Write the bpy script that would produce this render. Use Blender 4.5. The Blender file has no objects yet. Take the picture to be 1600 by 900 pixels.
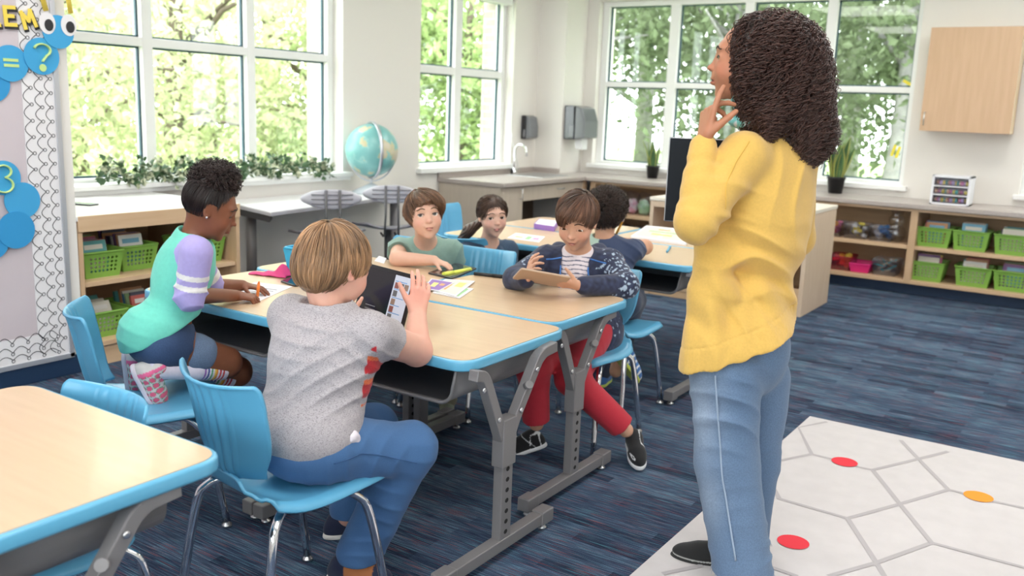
import bpy, bmesh, math, random
import numpy as np
from mathutils import Vector, Matrix, Euler
random.seed(7); rng=np.random.default_rng(7)
S=bpy.context.scene; COL=S.collection; PI=math.pi
# ------------------------------------------------------------------ camera
CAM_F=1424.3; YAW,PITCH,ROLL,CH=0.58379518,0.19556455,0.03808463,1.40
def cam_rows():
    cy,sy=math.cos(YAW),math.sin(YAW)
    f0=np.array([-sy,cy,0.]); r0=np.array([cy,sy,0.])
    fw=f0*math.cos(PITCH)-np.array([0,0,1.])*math.sin(PITCH)
    up=np.cross(r0,fw)
    r=r0*math.cos(ROLL)+up*math.sin(ROLL); u=up*math.cos(ROLL)-r0*math.sin(ROLL)
    return r,u,fw
CR,CU,CF=cam_rows()
cd=bpy.data.cameras.new('camera'); cam=bpy.data.objects.new('camera',cd); COL.objects.link(cam)
mw=Matrix.Identity(4)
for i in range(3): mw[i][0]=CR[i]; mw[i][1]=CU[i]; mw[i][2]=-CF[i]
mw[2][3]=CH
cam.matrix_world=mw
cd.sensor_width=36; cd.lens=CAM_F/1600*36; cd.clip_start=.05; cd.clip_end=200
cd.dof.use_dof=True; cd.dof.focus_distance=2.85; cd.dof.aperture_fstop=3.2
S.camera=cam
# ------------------------------------------------------------------ world, light, exposure
W=bpy.data.worlds.new('sky'); S.world=W; W.use_nodes=True
bg=W.node_tree.nodes['Background']; bg.inputs[0].default_value=(.93,.97,1,1); bg.inputs[1].default_value=8.0
S.view_settings.view_transform='Standard'; S.view_settings.look='None'; S.view_settings.exposure=0.2; S.view_settings.gamma=1.0
S.view_settings.use_curve_mapping=False
def area(name,loc,size,power,rot=(0,0,0),col=(1,1,1)):
    l=bpy.data.lights.new(name,'AREA'); l.shape='RECTANGLE'; l.size,l.size_y=size; l.energy=power; l.color=col
    o=bpy.data.objects.new(name,l); o.location=loc; o.rotation_euler=rot; COL.objects.link(o); return o
for i,(x,y) in enumerate([(-3.2,1.2),(-.6,1.2),(-3.2,4.0),(-.6,4.0),(-3.2,6.8),(-.6,6.8),(1.8,2.6),(1.8,5.6),(-.6,-1.2),(1.8,-.6)]):
    area('ceiling_lamp',(x,y,2.86),(1.2,1.2),27,(0,0,0),(1,.975,.94))
def Pm(px,py,d): # point at pixel (1600x900) and distance along the view axis
    v=np.array([0,0,CH])+d*(CF+CR*(px-800)/CAM_F-CU*(py-450)/CAM_F); return v
def ray(px,py): return CF+CR*(px-800)/CAM_F-CU*(py-450)/CAM_F
def atz(px,py,z): r=ray(px,py); return np.array([0,0,CH])+r*(z-CH)/r[2]
def atx(px,py,x): r=ray(px,py); return np.array([0,0,CH])+r*x/r[0]
def aty(px,py,y): r=ray(px,py); return np.array([0,0,CH])+r*y/r[1]
# ------------------------------------------------------------------ materials
MATS={}
def pmat(name,col,rough=.6,metal=0,var=0,vscale=8,bump=0,bscale=200,col2=None,vstretch=(1,1,1),spec=.5,trans=0,attr=None,sheen=0,sss=0,coat=0,emis=None,alpha=1):
    if name in MATS: return MATS[name]
    m=bpy.data.materials.new(name); m.use_nodes=True; nt=m.node_tree; N=nt.nodes; L=nt.links
    b=N['Principled BSDF']; b.inputs['Base Color'].default_value=(*col,1); b.inputs['Roughness'].default_value=rough
    b.inputs['Metallic'].default_value=metal; b.inputs['Specular IOR Level'].default_value=spec
    if trans: b.inputs['Transmission Weight'].default_value=trans
    if sheen: b.inputs['Sheen Weight'].default_value=sheen
    if coat: b.inputs['Coat Weight'].default_value=coat; b.inputs['Coat Roughness'].default_value=.08
    if sss: b.inputs['Subsurface Weight'].default_value=sss; b.inputs['Subsurface Radius'].default_value=(.01,.004,.002); b.inputs['Subsurface Scale'].default_value=.6
    if alpha<1: b.inputs['Alpha'].default_value=alpha
    if emis: b.inputs['Emission Color'].default_value=(*emis[:3],1); b.inputs['Emission Strength'].default_value=emis[3]
    tc=N.new('ShaderNodeTexCoord'); src=None
    if attr:
        a=N.new('ShaderNodeAttribute'); a.attribute_name=attr; src=a.outputs['Color']
    if var or col2:
        mp=N.new('ShaderNodeMapping'); mp.inputs['Scale'].default_value=vstretch; L.new(tc.outputs['Object'],mp.inputs[0])
        n=N.new('ShaderNodeTexNoise'); n.inputs['Scale'].default_value=vscale; n.inputs['Detail'].default_value=5; L.new(mp.outputs[0],n.inputs['Vector'])
        cr=N.new('ShaderNodeValToRGB'); cr.color_ramp.elements[0].position=.33; cr.color_ramp.elements[1].position=.67; L.new(n.outputs[0],cr.inputs[0])
        mx=N.new('ShaderNodeMix'); mx.data_type='RGBA'
        L.new(cr.outputs[0],mx.inputs[0])
        if src is not None:
            mx.blend_type='MULTIPLY'; mx.inputs[0].default_value=1
            for l in list(mx.inputs[0].links): nt.links.remove(l)
            cr.color_ramp.elements[0].color=(1-var,1-var,1-var,1); cr.color_ramp.elements[1].color=(1,1,1,1)
            L.new(src,mx.inputs[6]); L.new(cr.outputs[0],mx.inputs[7])
        else:
            c2=col2 or tuple(max(0,c*(1-var)) for c in col)
            mx.inputs[6].default_value=(*c2,1); mx.inputs[7].default_value=(*col,1)
        src=mx.outputs[2]
    if src is not None: L.new(src,b.inputs['Base Color'])
    if bump:
        n2=N.new('ShaderNodeTexNoise'); n2.inputs['Scale'].default_value=bscale; n2.inputs['Detail'].default_value=3; L.new(tc.outputs['Object'],n2.inputs['Vector'])
        bp=N.new('ShaderNodeBump'); bp.inputs['Strength'].default_value=bump; bp.inputs['Distance'].default_value=.002; L.new(n2.outputs[0],bp.inputs['Height']); L.new(bp.outputs[0],b.inputs['Normal'])
    MATS[name]=m; return m
def glassmat(name,tint=(.97,.99,.98),rough=0,mixf=.03):
    if name in MATS: return MATS[name]
    m=bpy.data.materials.new(name); m.use_nodes=True; nt=m.node_tree; N=nt.nodes; L=nt.links
    N.remove(N['Principled BSDF']); t=N.new('ShaderNodeBsdfTransparent'); t.inputs[0].default_value=(*tint,1)
    g=N.new('ShaderNodeBsdfGlossy'); g.inputs['Roughness'].default_value=rough
    f=N.new('ShaderNodeLayerWeight'); f.inputs[0].default_value=.5
    k0=N.new('ShaderNodeMath'); k0.operation='POWER'; k0.inputs[1].default_value=5; L.new(f.outputs['Facing'],k0.inputs[0])
    k=N.new('ShaderNodeMath'); k.operation='MULTIPLY_ADD'; k.inputs[1].default_value=.7; k.inputs[2].default_value=mixf; L.new(k0.outputs[0],k.inputs[0])
    x=N.new('ShaderNodeMixShader'); L.new(k.outputs[0],x.inputs[0]); L.new(t.outputs[0],x.inputs[1]); L.new(g.outputs[0],x.inputs[2])
    L.new(x.outputs[0],N['Material Output'].inputs[0]); MATS[name]=m; return m
def woodmat(name,c1,c2,stretch,rough=.4,scale=3,coat=0):
    return pmat(name,c1,rough,col2=c2,vscale=scale,vstretch=stretch,coat=coat)
# ------------------------------------------------------------------ mesh builder
class MB:
    def __init__(s): s.v=[]; s.f=[]; s.m=[]; s.sm=[]
    def add(s,V,F,mat=0,smooth=False,M=None):
        b=len(s.v)
        for p in V:
            p=Vector(p)
            s.v.append(tuple(M@p if M else p))
        for f in F: s.f.append([b+i for i in f]); s.m.append(mat); s.sm.append(smooth)
        return s
    def box(s,x0,x1,y0,y1,z0,z1,mat=0,M=None):
        V=[(x,y,z) for x in (x0,x1) for y in (y0,y1) for z in (z0,z1)]
        return s.add(V,[(0,1,3,2),(4,6,7,5),(0,4,5,1),(2,3,7,6),(0,2,6,4),(1,5,7,3)],mat,False,M)
    def bar(s,a,b,w,h,mat=0,up=(0,0,1),ext=0):
        a=Vector(a);b=Vector(b);d=(b-a).normalized(); a=a-d*ext;b=b+d*ext
        up=Vector(up); sd=d.cross(up)
        if sd.length<1e-4: sd=d.cross(Vector((0,1,0)))
        sd.normalize(); u=sd.cross(d).normalized()
        V=[p+sd*(i*w/2)+u*(j*h/2) for p in (a,b) for i,j in ((-1,-1),(1,-1),(1,1),(-1,1))]
        return s.add(V,[(3,2,1,0),(4,5,6,7),(0,1,5,4),(1,2,6,5),(2,3,7,6),(3,0,4,7)],mat)
    def tube(s,pts,r,n=10,mat=0,cap=True,smooth=True,closed=False,flat=1.0):
        P=[Vector(p) for p in pts]; k=len(P); rr=r if hasattr(r,'__len__') else [r]*k
        b=len(s.v); T=[]
        for i in range(k):
            a=P[(i-1)%k] if (closed or i>0) else P[i]; c=P[(i+1)%k] if (closed or i<k-1) else P[i]
            T.append((c-a).normalized() if (c-a).length>1e-9 else Vector((0,0,1)))
        ref=Vector((0,0,1)) if abs(T[0].z)<.9 else Vector((1,0,0))
        nn=(ref-T[0]*ref.dot(T[0])).normalized()
        for i in range(k):
            nn=(nn-T[i]*nn.dot(T[i]))
            if nn.length<1e-6: nn=Vector((1,0,0))
            nn.normalize(); bb=T[i].cross(nn)
            for j in range(n):
                a=2*PI*j/n; s.v.append(tuple(P[i]+(nn*math.cos(a)*flat+bb*math.sin(a))*rr[i]))
        for i in range(k if closed else k-1):
            for j in range(n):
                q=(i+1)%k
                s.f.append([b+i*n+j,b+i*n+(j+1)%n,b+q*n+(j+1)%n,b+q*n+j]); s.m.append(mat); s.sm.append(smooth)
        if cap and not closed:
            s.f.append([b+j for j in range(n)][::-1]); s.m.append(mat); s.sm.append(False)
            s.f.append([b+(k-1)*n+j for j in range(n)]); s.m.append(mat); s.sm.append(False)
        return s
    def lathe(s,prof,n=24,mat=0,M=None,smooth=True):
        V=[];F=[]
        for r,z in prof:
            for j in range(n): a=2*PI*j/n; V.append((r*math.cos(a),r*math.sin(a),z))
        for i in range(len(prof)-1):
            for j in range(n): F.append((i*n+j,i*n+(j+1)%n,(i+1)*n+(j+1)%n,(i+1)*n+j))
        if prof[0][0]>1e-6: F.append(tuple(range(n))[::-1])
        if prof[-1][0]>1e-6: F.append(tuple((len(prof)-1)*n+j for j in range(n)))
        return s.add(V,F,mat,smooth,M)
    def prism(s,poly,z0,z1,mat=0,M=None,smooth=False):
        n=len(poly); V=[(x,y,z0) for x,y in poly]+[(x,y,z1) for x,y in poly]
        F=[tuple(range(n))[::-1],tuple(range(n,2*n))]
        s.add(V,F,mat,False,M); b=len(s.v)-2*n
        for i in range(n): s.f.append([b+i,b+(i+1)%n,b+n+(i+1)%n,b+n+i]); s.m.append(mat); s.sm.append(smooth)
        return s
    def ball(s,c,r,n=16,mat=0,M=None):
        r=r if hasattr(r,'__len__') else (r,r,r)
        V=[];F=[];k=n//2
        for i in range(k+1):
            t=PI*i/k
            for j in range(n):
                a=2*PI*j/n; V.append((c[0]+r[0]*math.sin(t)*math.cos(a),c[1]+r[1]*math.sin(t)*math.sin(a),c[2]+r[2]*math.cos(t)))
        for i in range(k):
            for j in range(n): F.append((i*n+j,(i+1)*n+j,(i+1)*n+(j+1)%n,i*n+(j+1)%n))
        return s.add(V,F,mat,True,M)
    def grid(s,fn,nu,nv,mat=0,smooth=True):
        V=[fn(i/(nu-1),j/(nv-1)) for i in range(nu) for j in range(nv)]
        F=[(i*nv+j,(i+1)*nv+j,(i+1)*nv+j+1,i*nv+j+1) for i in range(nu-1) for j in range(nv-1)]
        return s.add(V,F,mat,smooth)
    def build(s,name,mats,parent=None,bevel=0,seg=2,solid=0,sub=0,world=False,autos=False):
        me=bpy.data.meshes.new(name)
        V=s.v
        if parent is not None and world:
            iv=Matrix.LocRotScale(parent.location,parent.rotation_euler,None).inverted(); V=[tuple(iv@Vector(p)) for p in V]
        me.from_pydata(V,[],s.f)
        if not isinstance(mats,(list,tuple)): mats=[mats]
        for m in mats: me.materials.append(m)
        me.polygons.foreach_set('material_index',s.m); me.polygons.foreach_set('use_smooth',s.sm)
        me.validate(); me.update()
        o=bpy.data.objects.new(name,me); COL.objects.link(o)
        if parent is not None: o.parent=parent
        if solid:
            q=o.modifiers.new('s','SOLIDIFY'); q.thickness=solid; q.offset=0
        if sub:
            q=o.modifiers.new('u','SUBSURF'); q.levels=sub; q.render_levels=sub
        if bevel:
            q=o.modifiers.new('b','BEVEL'); q.width=bevel; q.segments=seg; q.limit_method='ANGLE'; q.angle_limit=math.radians(40)
        return o
def npmesh(name,V,F,mats,parent=None,smooth=True,cols=None,matidx=None,world=True):
    V=np.asarray(V,np.float32); F=np.asarray(F,np.int32)
    if parent is not None and world:
        iv=np.array(Matrix.LocRotScale(parent.location,parent.rotation_euler,None).inverted()); V=(V@iv[:3,:3].T+iv[:3,3]).astype(np.float32)
    me=bpy.data.meshes.new(name); k=F.shape[1]
    me.vertices.add(len(V)); me.vertices.foreach_set('co',V.ravel())
    me.loops.add(F.size); me.loops.foreach_set('vertex_index',F.ravel())
    me.polygons.add(len(F)); me.polygons.foreach_set('loop_start',np.arange(0,F.size,k,dtype=np.int32)); me.polygons.foreach_set('loop_total',np.full(len(F),k,np.int32))
    me.polygons.foreach_set('use_smooth',np.full(len(F),smooth))
    if not isinstance(mats,(list,tuple)): mats=[mats]
    for m in mats: me.materials.append(m)
    if matidx is not None: me.polygons.foreach_set('material_index',np.asarray(matidx,np.int32))
    me.update(calc_edges=True)
    if cols is not None:
        c=np.ones((len(V),4),np.float32); c[:,:3]=cols
        a=me.color_attributes.new('Col','FLOAT_COLOR','POINT'); a.data.foreach_set('color',c.ravel())
    o=bpy.data.objects.new(name,me); COL.objects.link(o)
    if parent is not None: o.parent=parent
    return o
def tag(o,label=None,cat=None,group=None,kind=None):
    if label: o['label']=label
    if cat: o['category']=cat
    if group: o['group']=group
    if kind: o['kind']=kind
    return o
def thing(name,loc,label,cat,rz=0,group=None):
    o=bpy.data.objects.new(name,None); COL.objects.link(o); o.location=loc; o.rotation_euler=(0,0,rz); o.empty_display_size=.05
    return tag(o,label,cat,group)
def struct(o): o['kind']='structure'; return o
def kids(o): return [c for c in COL.objects if c.parent==o]
def dup(o,loc,rz=None,label=None,parent=None,rot=None):
    def rec(a,par):
        c=a.copy(); COL.objects.link(c); c.parent=par
        for ch in kids(a): rec(ch,c)
        return c
    ks=None
    c=rec(o,parent); c.location=loc
    if rz is not None: c.rotation_euler=(0,0,rz)
    if rot is not None: c.rotation_euler=rot
    if label: c['label']=label
    return c
def rot2(p,a): return (p[0]*math.cos(a)-p[1]*math.sin(a),p[0]*math.sin(a)+p[1]*math.cos(a))
def roundpoly(P,r,n=5):
    out=[]; k=len(P); rr=r if hasattr(r,'__len__') else [r]*k
    for i in range(k):
        p=Vector(P[i]); a=Vector(P[i-1]); b=Vector(P[(i+1)%k]); u=(a-p).normalized(); v=(b-p).normalized()
        ang=u.angle(v); t=min(rr[i]/math.tan(ang/2),(a-p).length*.45,(b-p).length*.45)
        s0=p+u*t; s1=p+v*t
        for j in range(n+1):
            w=j/n; q=s0*(1-w)**2+p*(2*w*(1-w))+s1*w*w; out.append((q.x,q.y))
    return out
# ------------------------------------------------------------------ implicit surfaces -> one continuous skin
class SDF:
    def __init__(s): s.ops=[]
    def cone(s,a,b,r1,r2=None,k=.02,sub=False,flat=None):
        s.ops.append(('c',np.array(a,float),np.array(b,float),r1,r1 if r2 is None else r2,k,sub,flat)); return s
    def ell(s,c,r,R=None,k=.02,sub=False):
        s.ops.append(('e',np.array(c,float),np.array(r if hasattr(r,'__len__') else (r,r,r),float),R,0,k,sub,None)); return s
    def box(s,c,h,r,R=None,k=.02,sub=False):
        s.ops.append(('b',np.array(c,float),np.array(h,float),R,r,k,sub,None)); return s
    def chain(s,pts,rad,k=.02):
        for i in range(len(pts)-1): s.cone(pts[i],pts[i+1],rad[i],rad[i+1],k)
        return s
    def plane(s,p,n,k=.003):   # cut away the side n points to
        s.ops.append(('p',np.array(p,float),np.array(n,float)/np.linalg.norm(n),None,0,k,True,None)); return s
    def ev(s,P):
        D=np.full(len(P),1e3,np.float32); P=np.asarray(P,np.float32)
        for t,a,b,c,d,k,sub,fl in s.ops:
            if t=='c':
                a=a.astype(np.float32); ab=b.astype(np.float32)-a; Pa=P-a; h=np.clip((Pa@ab)/(ab@ab+1e-12),0,1); q=Pa-h[:,None]*ab
                if fl is not None: # flattening: (axis, factor) distances along axis divided
                    ax,fc=fl; ax=np.array(ax,float); ax/=np.linalg.norm(ax); w=q@ax; q=q+np.outer(w*(1/fc-1),ax)
                e=np.sqrt(np.einsum('ij,ij->i',q,q))-(c+(d-c)*h)
            elif t=='e':
                q=P-a.astype(np.float32); b_=b.astype(np.float32)
                if c is not None: q=q@c.astype(np.float32)
                q=q/b_; k0=np.sqrt(np.einsum('ij,ij->i',q,q)); q=q/b_; k1=np.sqrt(np.einsum('ij,ij->i',q,q))+1e-9; e=k0*(k0-1)/k1
            elif t=='b':
                q=P-a.astype(np.float32)
                if c is not None: q=q@c.astype(np.float32)
                q=np.abs(q)-(b-d); e=np.sqrt((np.maximum(q,0)**2).sum(1))+np.minimum(q.max(1),0)-d
            elif t=='p': e=-((P-a)@b)
            e=e.astype(np.float32)
            if sub:
                e=-e; h=np.clip(.5-.5*(e-D)/k,0,1); D=D*h+e*(1-h)+k*h*(1-h)
            else:
                h=np.clip(.5+.5*(D-e)/k,0,1); D=D*(1-h)+e*h-k*h*(1-h)
        return D
    def bounds(s,m=.02):
        lo=[];hi=[]
        for t,a,b,c,d,k,sub,fl in s.ops:
            if sub: continue
            if t=='c': r=max(c,d); lo.append(np.minimum(a,b)-r);hi.append(np.maximum(a,b)+r)
            else: r=np.linalg.norm(b) if c is not None else b; lo.append(a-r);hi.append(a+r)
        return np.min(lo,0)-m,np.max(hi,0)+m
    def _spheres(s):
        out=[]
        for t,a,b,c,d,k,sub,fl in s.ops:
            if t=='c': out.append(((a+b)/2,np.linalg.norm(b-a)/2+max(c,d),k))
            elif t=='e': out.append((a,max(b),k))
            elif t=='b': out.append((a,np.linalg.norm(b),k))
            else: out.append((None,0,0))
        return out
    def merge(s,o,pos,R,sc):
        R=np.array(R,float); pos=np.array(pos,float)
        for t,a,b,c,d,k,sub,fl in o.ops:
            if t=='c': s.ops.append(('c',pos+R@a*sc,pos+R@b*sc,c*sc,d*sc,k*sc,sub,None if fl is None else (R@np.array(fl[0],float),fl[1])))
            elif t in 'eb': s.ops.append((t,pos+R@a*sc,b*sc,R if c is None else R@c,d*sc,k*sc,sub,None))
            else: s.ops.append(('p',pos+R@a*sc,R@b,None,0,k*sc,True,None))
        return s
    def mesh(s,vox,disp=None,bounds=None):
        """surface nets with blockwise culling"""
        lo,hi=bounds or s.bounds(max(.015,2*vox)); B=8
        nb=np.ceil((hi-lo)/(vox*B)).astype(int)+1; n=nb*B+1
        G=np.full(tuple(n),1.0,np.float32)
        # coarse pass
        ii=np.stack(np.meshgrid(*[np.arange(k) for k in nb],indexing='ij'),-1).reshape(-1,3)
        cen=lo+(ii*B+B/2)*vox; dc=s.ev(cen); act=ii[np.abs(dc)<B*vox*1.25+.012]
        far=ii[~(np.abs(dc)<B*vox*1.25+.012)]; fd=dc[~(np.abs(dc)<B*vox*1.25+.012)]
        for (i,j,k),v in zip(far,fd):
            if v<0: G[i*B:(i+1)*B+1,j*B:(j+1)*B+1,k*B:(k+1)*B+1]=-1
        o=np.stack(np.meshgrid(*[np.arange(B+1)]*3,indexing='ij'),-1).reshape(-1,3)
        gid=(act//3)@np.array([1,1000,1000000]); od=np.argsort(gid,kind='stable'); act=act[od]; gid=gid[od]
        cuts=np.flatnonzero(np.diff(gid))+1; bs=s._spheres()
        for A in np.split(act,cuts):
            if len(A)==0: continue
            blo=lo+A.min(0)*B*vox; bhi=lo+(A.max(0)+1)*B*vox; keep=[]
            for (c,r,k),op in zip(bs,s.ops):
                q=np.maximum(np.maximum(blo-c,c-bhi),0) if c is not None else None
                if c is None or np.sqrt((q*q).sum())<r+k+.05: keep.append(op)
            sub=SDF(); sub.ops=keep
            idx=(A[:,None,:]*B+o[None]).reshape(-1,3); P=lo+idx*vox; D=sub.ev(P)
            if disp is not None: D=D-disp(P).astype(np.float32)
            G[idx[:,0],idx[:,1],idx[:,2]]=D
        return surfnet(G,lo,vox)
def surfnet(G,lo,vox):
    ins=G<0; nx,ny,nz=G.shape
    c=np.zeros((nx-1,ny-1,nz-1),np.int8)
    for dx in (0,1):
        for dy in (0,1):
            for dz in (0,1): c+=ins[dx:nx-1+dx,dy:ny-1+dy,dz:nz-1+dz]
    cells=np.argwhere((c>0)&(c<8)); idm=np.full(c.shape,-1,np.int32); idm[cells[:,0],cells[:,1],cells[:,2]]=np.arange(len(cells))
    acc=np.zeros((len(cells),3)); cnt=np.zeros(len(cells))
    cor=[(0,0,0),(1,0,0),(0,1,0),(1,1,0),(0,0,1),(1,0,1),(0,1,1),(1,1,1)]
    ed=[(a,b) for a in range(8) for b in range(a+1,8) if bin(a^b).count('1')==1]
    x,y,z=cells.T; val=[G[x+a,y+b,z+d] for a,b,d in cor]
    for a,b in ed:
        va,vb=val[a],val[b]; m=(va<0)!=(vb<0); t=np.where(m,va/np.where(m,va-vb,1),0)
        pa=np.array(cor[a],float);pb=np.array(cor[b],float)
        acc+=np.where(m[:,None],pa+(pb-pa)*t[:,None],0); cnt+=m
    V=lo+(cells+acc/cnt[:,None])*vox
    F=[]
    for ax in range(3):
        sl0=[slice(None)]*3; sl1=[slice(None)]*3; sl0[ax]=slice(0,-1); sl1[ax]=slice(1,None)
        s0=ins[tuple(sl0)]; s1=ins[tuple(sl1)]
        E=np.argwhere(s0!=s1); sg=s0[E[:,0],E[:,1],E[:,2]]
        u,v=(ax+1)%3,(ax+2)%3
        ok=(E[:,u]>0)&(E[:,v]>0)&(E[:,u]<G.shape[u]-1)&(E[:,v]<G.shape[v]-1); E=E[ok]; sg=sg[ok]
        def cid(du,dv):
            q=E.copy(); q[:,u]+=du; q[:,v]+=dv; return idm[q[:,0],q[:,1],q[:,2]]
        a,b,c_,d=cid(-1,-1),cid(0,-1),cid(0,0),cid(-1,0)
        f=np.stack([a,b,c_,d],1); f[~sg]=f[~sg][:,::-1]; F.append(f)
    F=np.concatenate(F); F=F[(F>=0).all(1)]
    # light smoothing of vertices
    for _ in range(2):
        sm=np.zeros_like(V); ct=np.zeros(len(V))
        for i in range(4):
            W_=V[F[:,(i+1)%4]]; ct+=np.bincount(F[:,i],minlength=len(V))
            for a in range(3): sm[:,a]+=np.bincount(F[:,i],W_[:,a],minlength=len(V))
        m=ct>0; V[m]=V[m]*.5+.5*(sm[m]/ct[m][:,None])
    return V,F
def snoise(P,f,seed=0):   # cheap smooth noise: sum of rotated sines, range about -1..1
    r=np.random.default_rng(seed); P=np.asarray(P,np.float32); o=np.zeros(len(P),np.float32)
    for i in range(4):
        d=r.normal(size=3); d/=np.linalg.norm(d); w=f*(.6+.9*r.random()); u=P@(d*w).astype(np.float32); v=P@(np.roll(d,1)*w*.7).astype(np.float32)
        o+=np.sin(u+np.float32(r.random()*6.28)+np.float32(1.5)*np.sin(v+i))
    return o/2.2
def folds(P,pts,amp,wl,seed=0,rad=.12):
    """cloth creases around given joints: list of (centre, direction of crease run)"""
    P=np.asarray(P,np.float32); o=np.zeros(len(P),np.float32)
    for i,(c,d) in enumerate(pts):
        c=np.array(c,np.float32); d=np.array(d,float); d/=np.linalg.norm(d); Q=P-c; R2=np.einsum('ij,ij->i',Q,Q); m=R2<(1.9*rad)**2
        if not m.any(): continue
        q=Q[m]; p=P[m]; w=np.exp(-R2[m]/(rad*rad)); d2=np.cross(d,[.3,.9,.2]); ph=(q@d.astype(np.float32))*2*PI/wl+2.6*snoise(p,11,seed+i)+(q@d2.astype(np.float32))*PI/wl*.8
        o[m]+=w*((1-np.abs(np.sin(ph*.5)))**1.6-.35)*(.5+.6*snoise(p,13,seed+i+9))*1.5
    return o*amp
# ------------------------------------------------------------------ room shell
WALL=pmat('wall_paint',(.80,.765,.72),.85,bump=.15,bscale=350)
WHITE=pmat('white_frame_paint',(.86,.86,.85),.45)
CEIL=pmat('ceiling_tiles',(.85,.85,.84),.9)
NAVY=pmat('navy_baseboard',(.012,.035,.085),.5)
MAPLE=woodmat('maple_veneer',(.60,.41,.255),(.55,.36,.215),(14,14,1.2),.45,2.5)
MAPLEH=woodmat('maple_veneer_shelf',(.66,.46,.29),(.60,.40,.24),(14,1.2,14),.45,2.5)
MAPLEX=woodmat('maple_veneer_long',(.66,.46,.29),(.60,.40,.24),(1.2,14,14),.45,2.5)
LMAPLE=woodmat('pale_maple',(.71,.55,.41),(.66,.49,.35),(14,14,1.2),.45,2.5)
TAUPE=woodmat('taupe_cabinet',(.56,.475,.395),(.52,.44,.36),(12,12,1.5),.5,2.5)
STONE=pmat('taupe_counter',(.46,.40,.37),.3,var=.14,vscale=120)
CHROME=pmat('chrome',(.82,.82,.84),.08,1)
STEEL=pmat('brushed_steel',(.66,.66,.67),.28,1)
GLASS=glassmat('window_glass')
def carpet():
    m=bpy.data.materials.new('carpet'); m.use_nodes=True; nt=m.node_tree; N=nt.nodes; L=nt.links; b=N['Principled BSDF']
    b.inputs['Roughness'].default_value=.95; b.inputs['Specular IOR Level'].default_value=.1
    tc=N.new('ShaderNodeTexCoord')
    def noise(sc,st,det=3):
        mp=N.new('ShaderNodeMapping'); mp.inputs['Scale'].default_value=st; L.new(tc.outputs['Object'],mp.inputs[0])
        n=N.new('ShaderNodeTexNoise'); n.inputs['Scale'].default_value=sc; n.inputs['Detail'].default_value=det; L.new(mp.outputs[0],n.inputs['Vector']); return n.outputs[0]
    def ramp(src,els):
        r=N.new('ShaderNodeValToRGB'); e=r.color_ramp.elements
        e[0].position=els[0][0]; e[0].color=(*els[0][1],1); e[1].position=els[-1][0]; e[1].color=(*els[-1][1],1)
        for p,c in els[1:-1]: q=e.new(p); q.color=(*c,1)
        L.new(src,r.inputs[0]); return r.outputs[0]
    def mix(a,c,f,bt='MIX'):
        x=N.new('ShaderNodeMix'); x.data_type='RGBA'; x.blend_type=bt
        if isinstance(f,float): x.inputs[0].default_value=f
        else: L.new(f,x.inputs[0])
        L.new(a,x.inputs[6])
        if isinstance(c,tuple): x.inputs[7].default_value=(*c,1)
        else: L.new(c,x.inputs[7])
        return x.outputs[2]
    base=ramp(noise(1,(9,280,1)),[(.3,(.026,.036,.068)),(.47,(.045,.069,.120)),(.58,(.080,.128,.198)),(.72,(.15,.225,.30))])
    br=N.new('ShaderNodeTexBrick'); br.offset=.37; br.inputs['Scale'].default_value=1; br.inputs['Brick Width'].default_value=.34; br.inputs['Row Height'].default_value=.055
    br.inputs['Mortar Size'].default_value=0; br.inputs['Color1'].default_value=(0,0,0,1); br.inputs['Color2'].default_value=(1,1,1,1); br.inputs['Bias'].default_value=0
    L.new(tc.outputs['Object'],br.inputs['Vector'])
    dk=ramp(br.outputs[0],[(0,(.42,.42,.48)),(.3,(.80,.80,.84)),(1,(1.35,1.3,1.22))])
    big=ramp(noise(1.1,(1,2.4,1)),[(.35,(.72,.72,.78)),(.65,(1.25,1.25,1.2))])
    c=mix(base,dk,1.0,'MULTIPLY'); c=mix(c,big,1.0,'MULTIPLY')
    red=ramp(noise(1,(7,300,1),1),[(.63,(0,0,0)),(.67,(.75,.75,.75))]); c=mix(c,(.26,.07,.07),red)
    te=ramp(noise(1,(6,260,5),1),[(.62,(0,0,0)),(.68,(.5,.5,.5))]); c=mix(c,(.12,.34,.42),te)
    sp=ramp(noise(420,(1,1,1),2),[(.3,(.55,.55,.55)),(.7,(1.4,1.4,1.4))]); c=mix(c,sp,1.0,'MULTIPLY')
    L.new(c,b.inputs['Base Color'])
    bp=N.new('ShaderNodeBump'); bp.inputs['Strength'].default_value=.6; bp.inputs['Distance'].default_value=.004; L.new(noise(300,(1,1,1),2),bp.inputs['Height']); L.new(bp.outputs[0],b.inputs['Normal'])
    return m
struct(MB().box(-5.15,3.6,-2.6,8.6,-.1,0).build('floor',carpet()))
struct(MB().box(-5.6,3.7,-2.7,8.9,2.9,3.0).build('ceiling',CEIL))
XW=-5.15; XG=-5.3; YW=8.55; YG=8.68
m=MB()   # window wall with two openings
m.box(-5.5,XW,2.54,2.75,0,2.9).box(-5.5,XW,2.75,5.3,0,.84).box(-5.5,XW,2.75,5.3,2.62,2.9).box(-5.5,XW,5.3,6.24,0,2.9)
m.box(-5.5,XW,6.24,7.68,0,.84).box(-5.5,XW,6.24,7.68,2.45,2.9).box(-5.5,XW,7.68,8.9,0,2.9)
struct(m.build('wall_left',WALL))
struct(MB().box(-5.5,-4.27,-2.7,2.535,0,2.9).build('wall_left_pier',WALL))
m=MB(); m.box(-5.15,-4.70,YW,8.9,0,2.9).box(-4.70,-1.6,YW,8.9,0,.85).box(-4.70,-1.6,YW,8.9,2.50,2.9).box(-1.6,-.70,YW,8.9,0,2.9).box(-.7,1.1,YW,8.9,0,.85).box(-.7,1.1,YW,8.9,2.5,2.9).box(1.1,3.7,YW,8.9,0,2.9)
struct(m.build('wall_back',WALL))
struct(MB().box(-5.15,-4.83,8.12,YW,0,2.9).build('wall_column',WALL))
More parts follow.
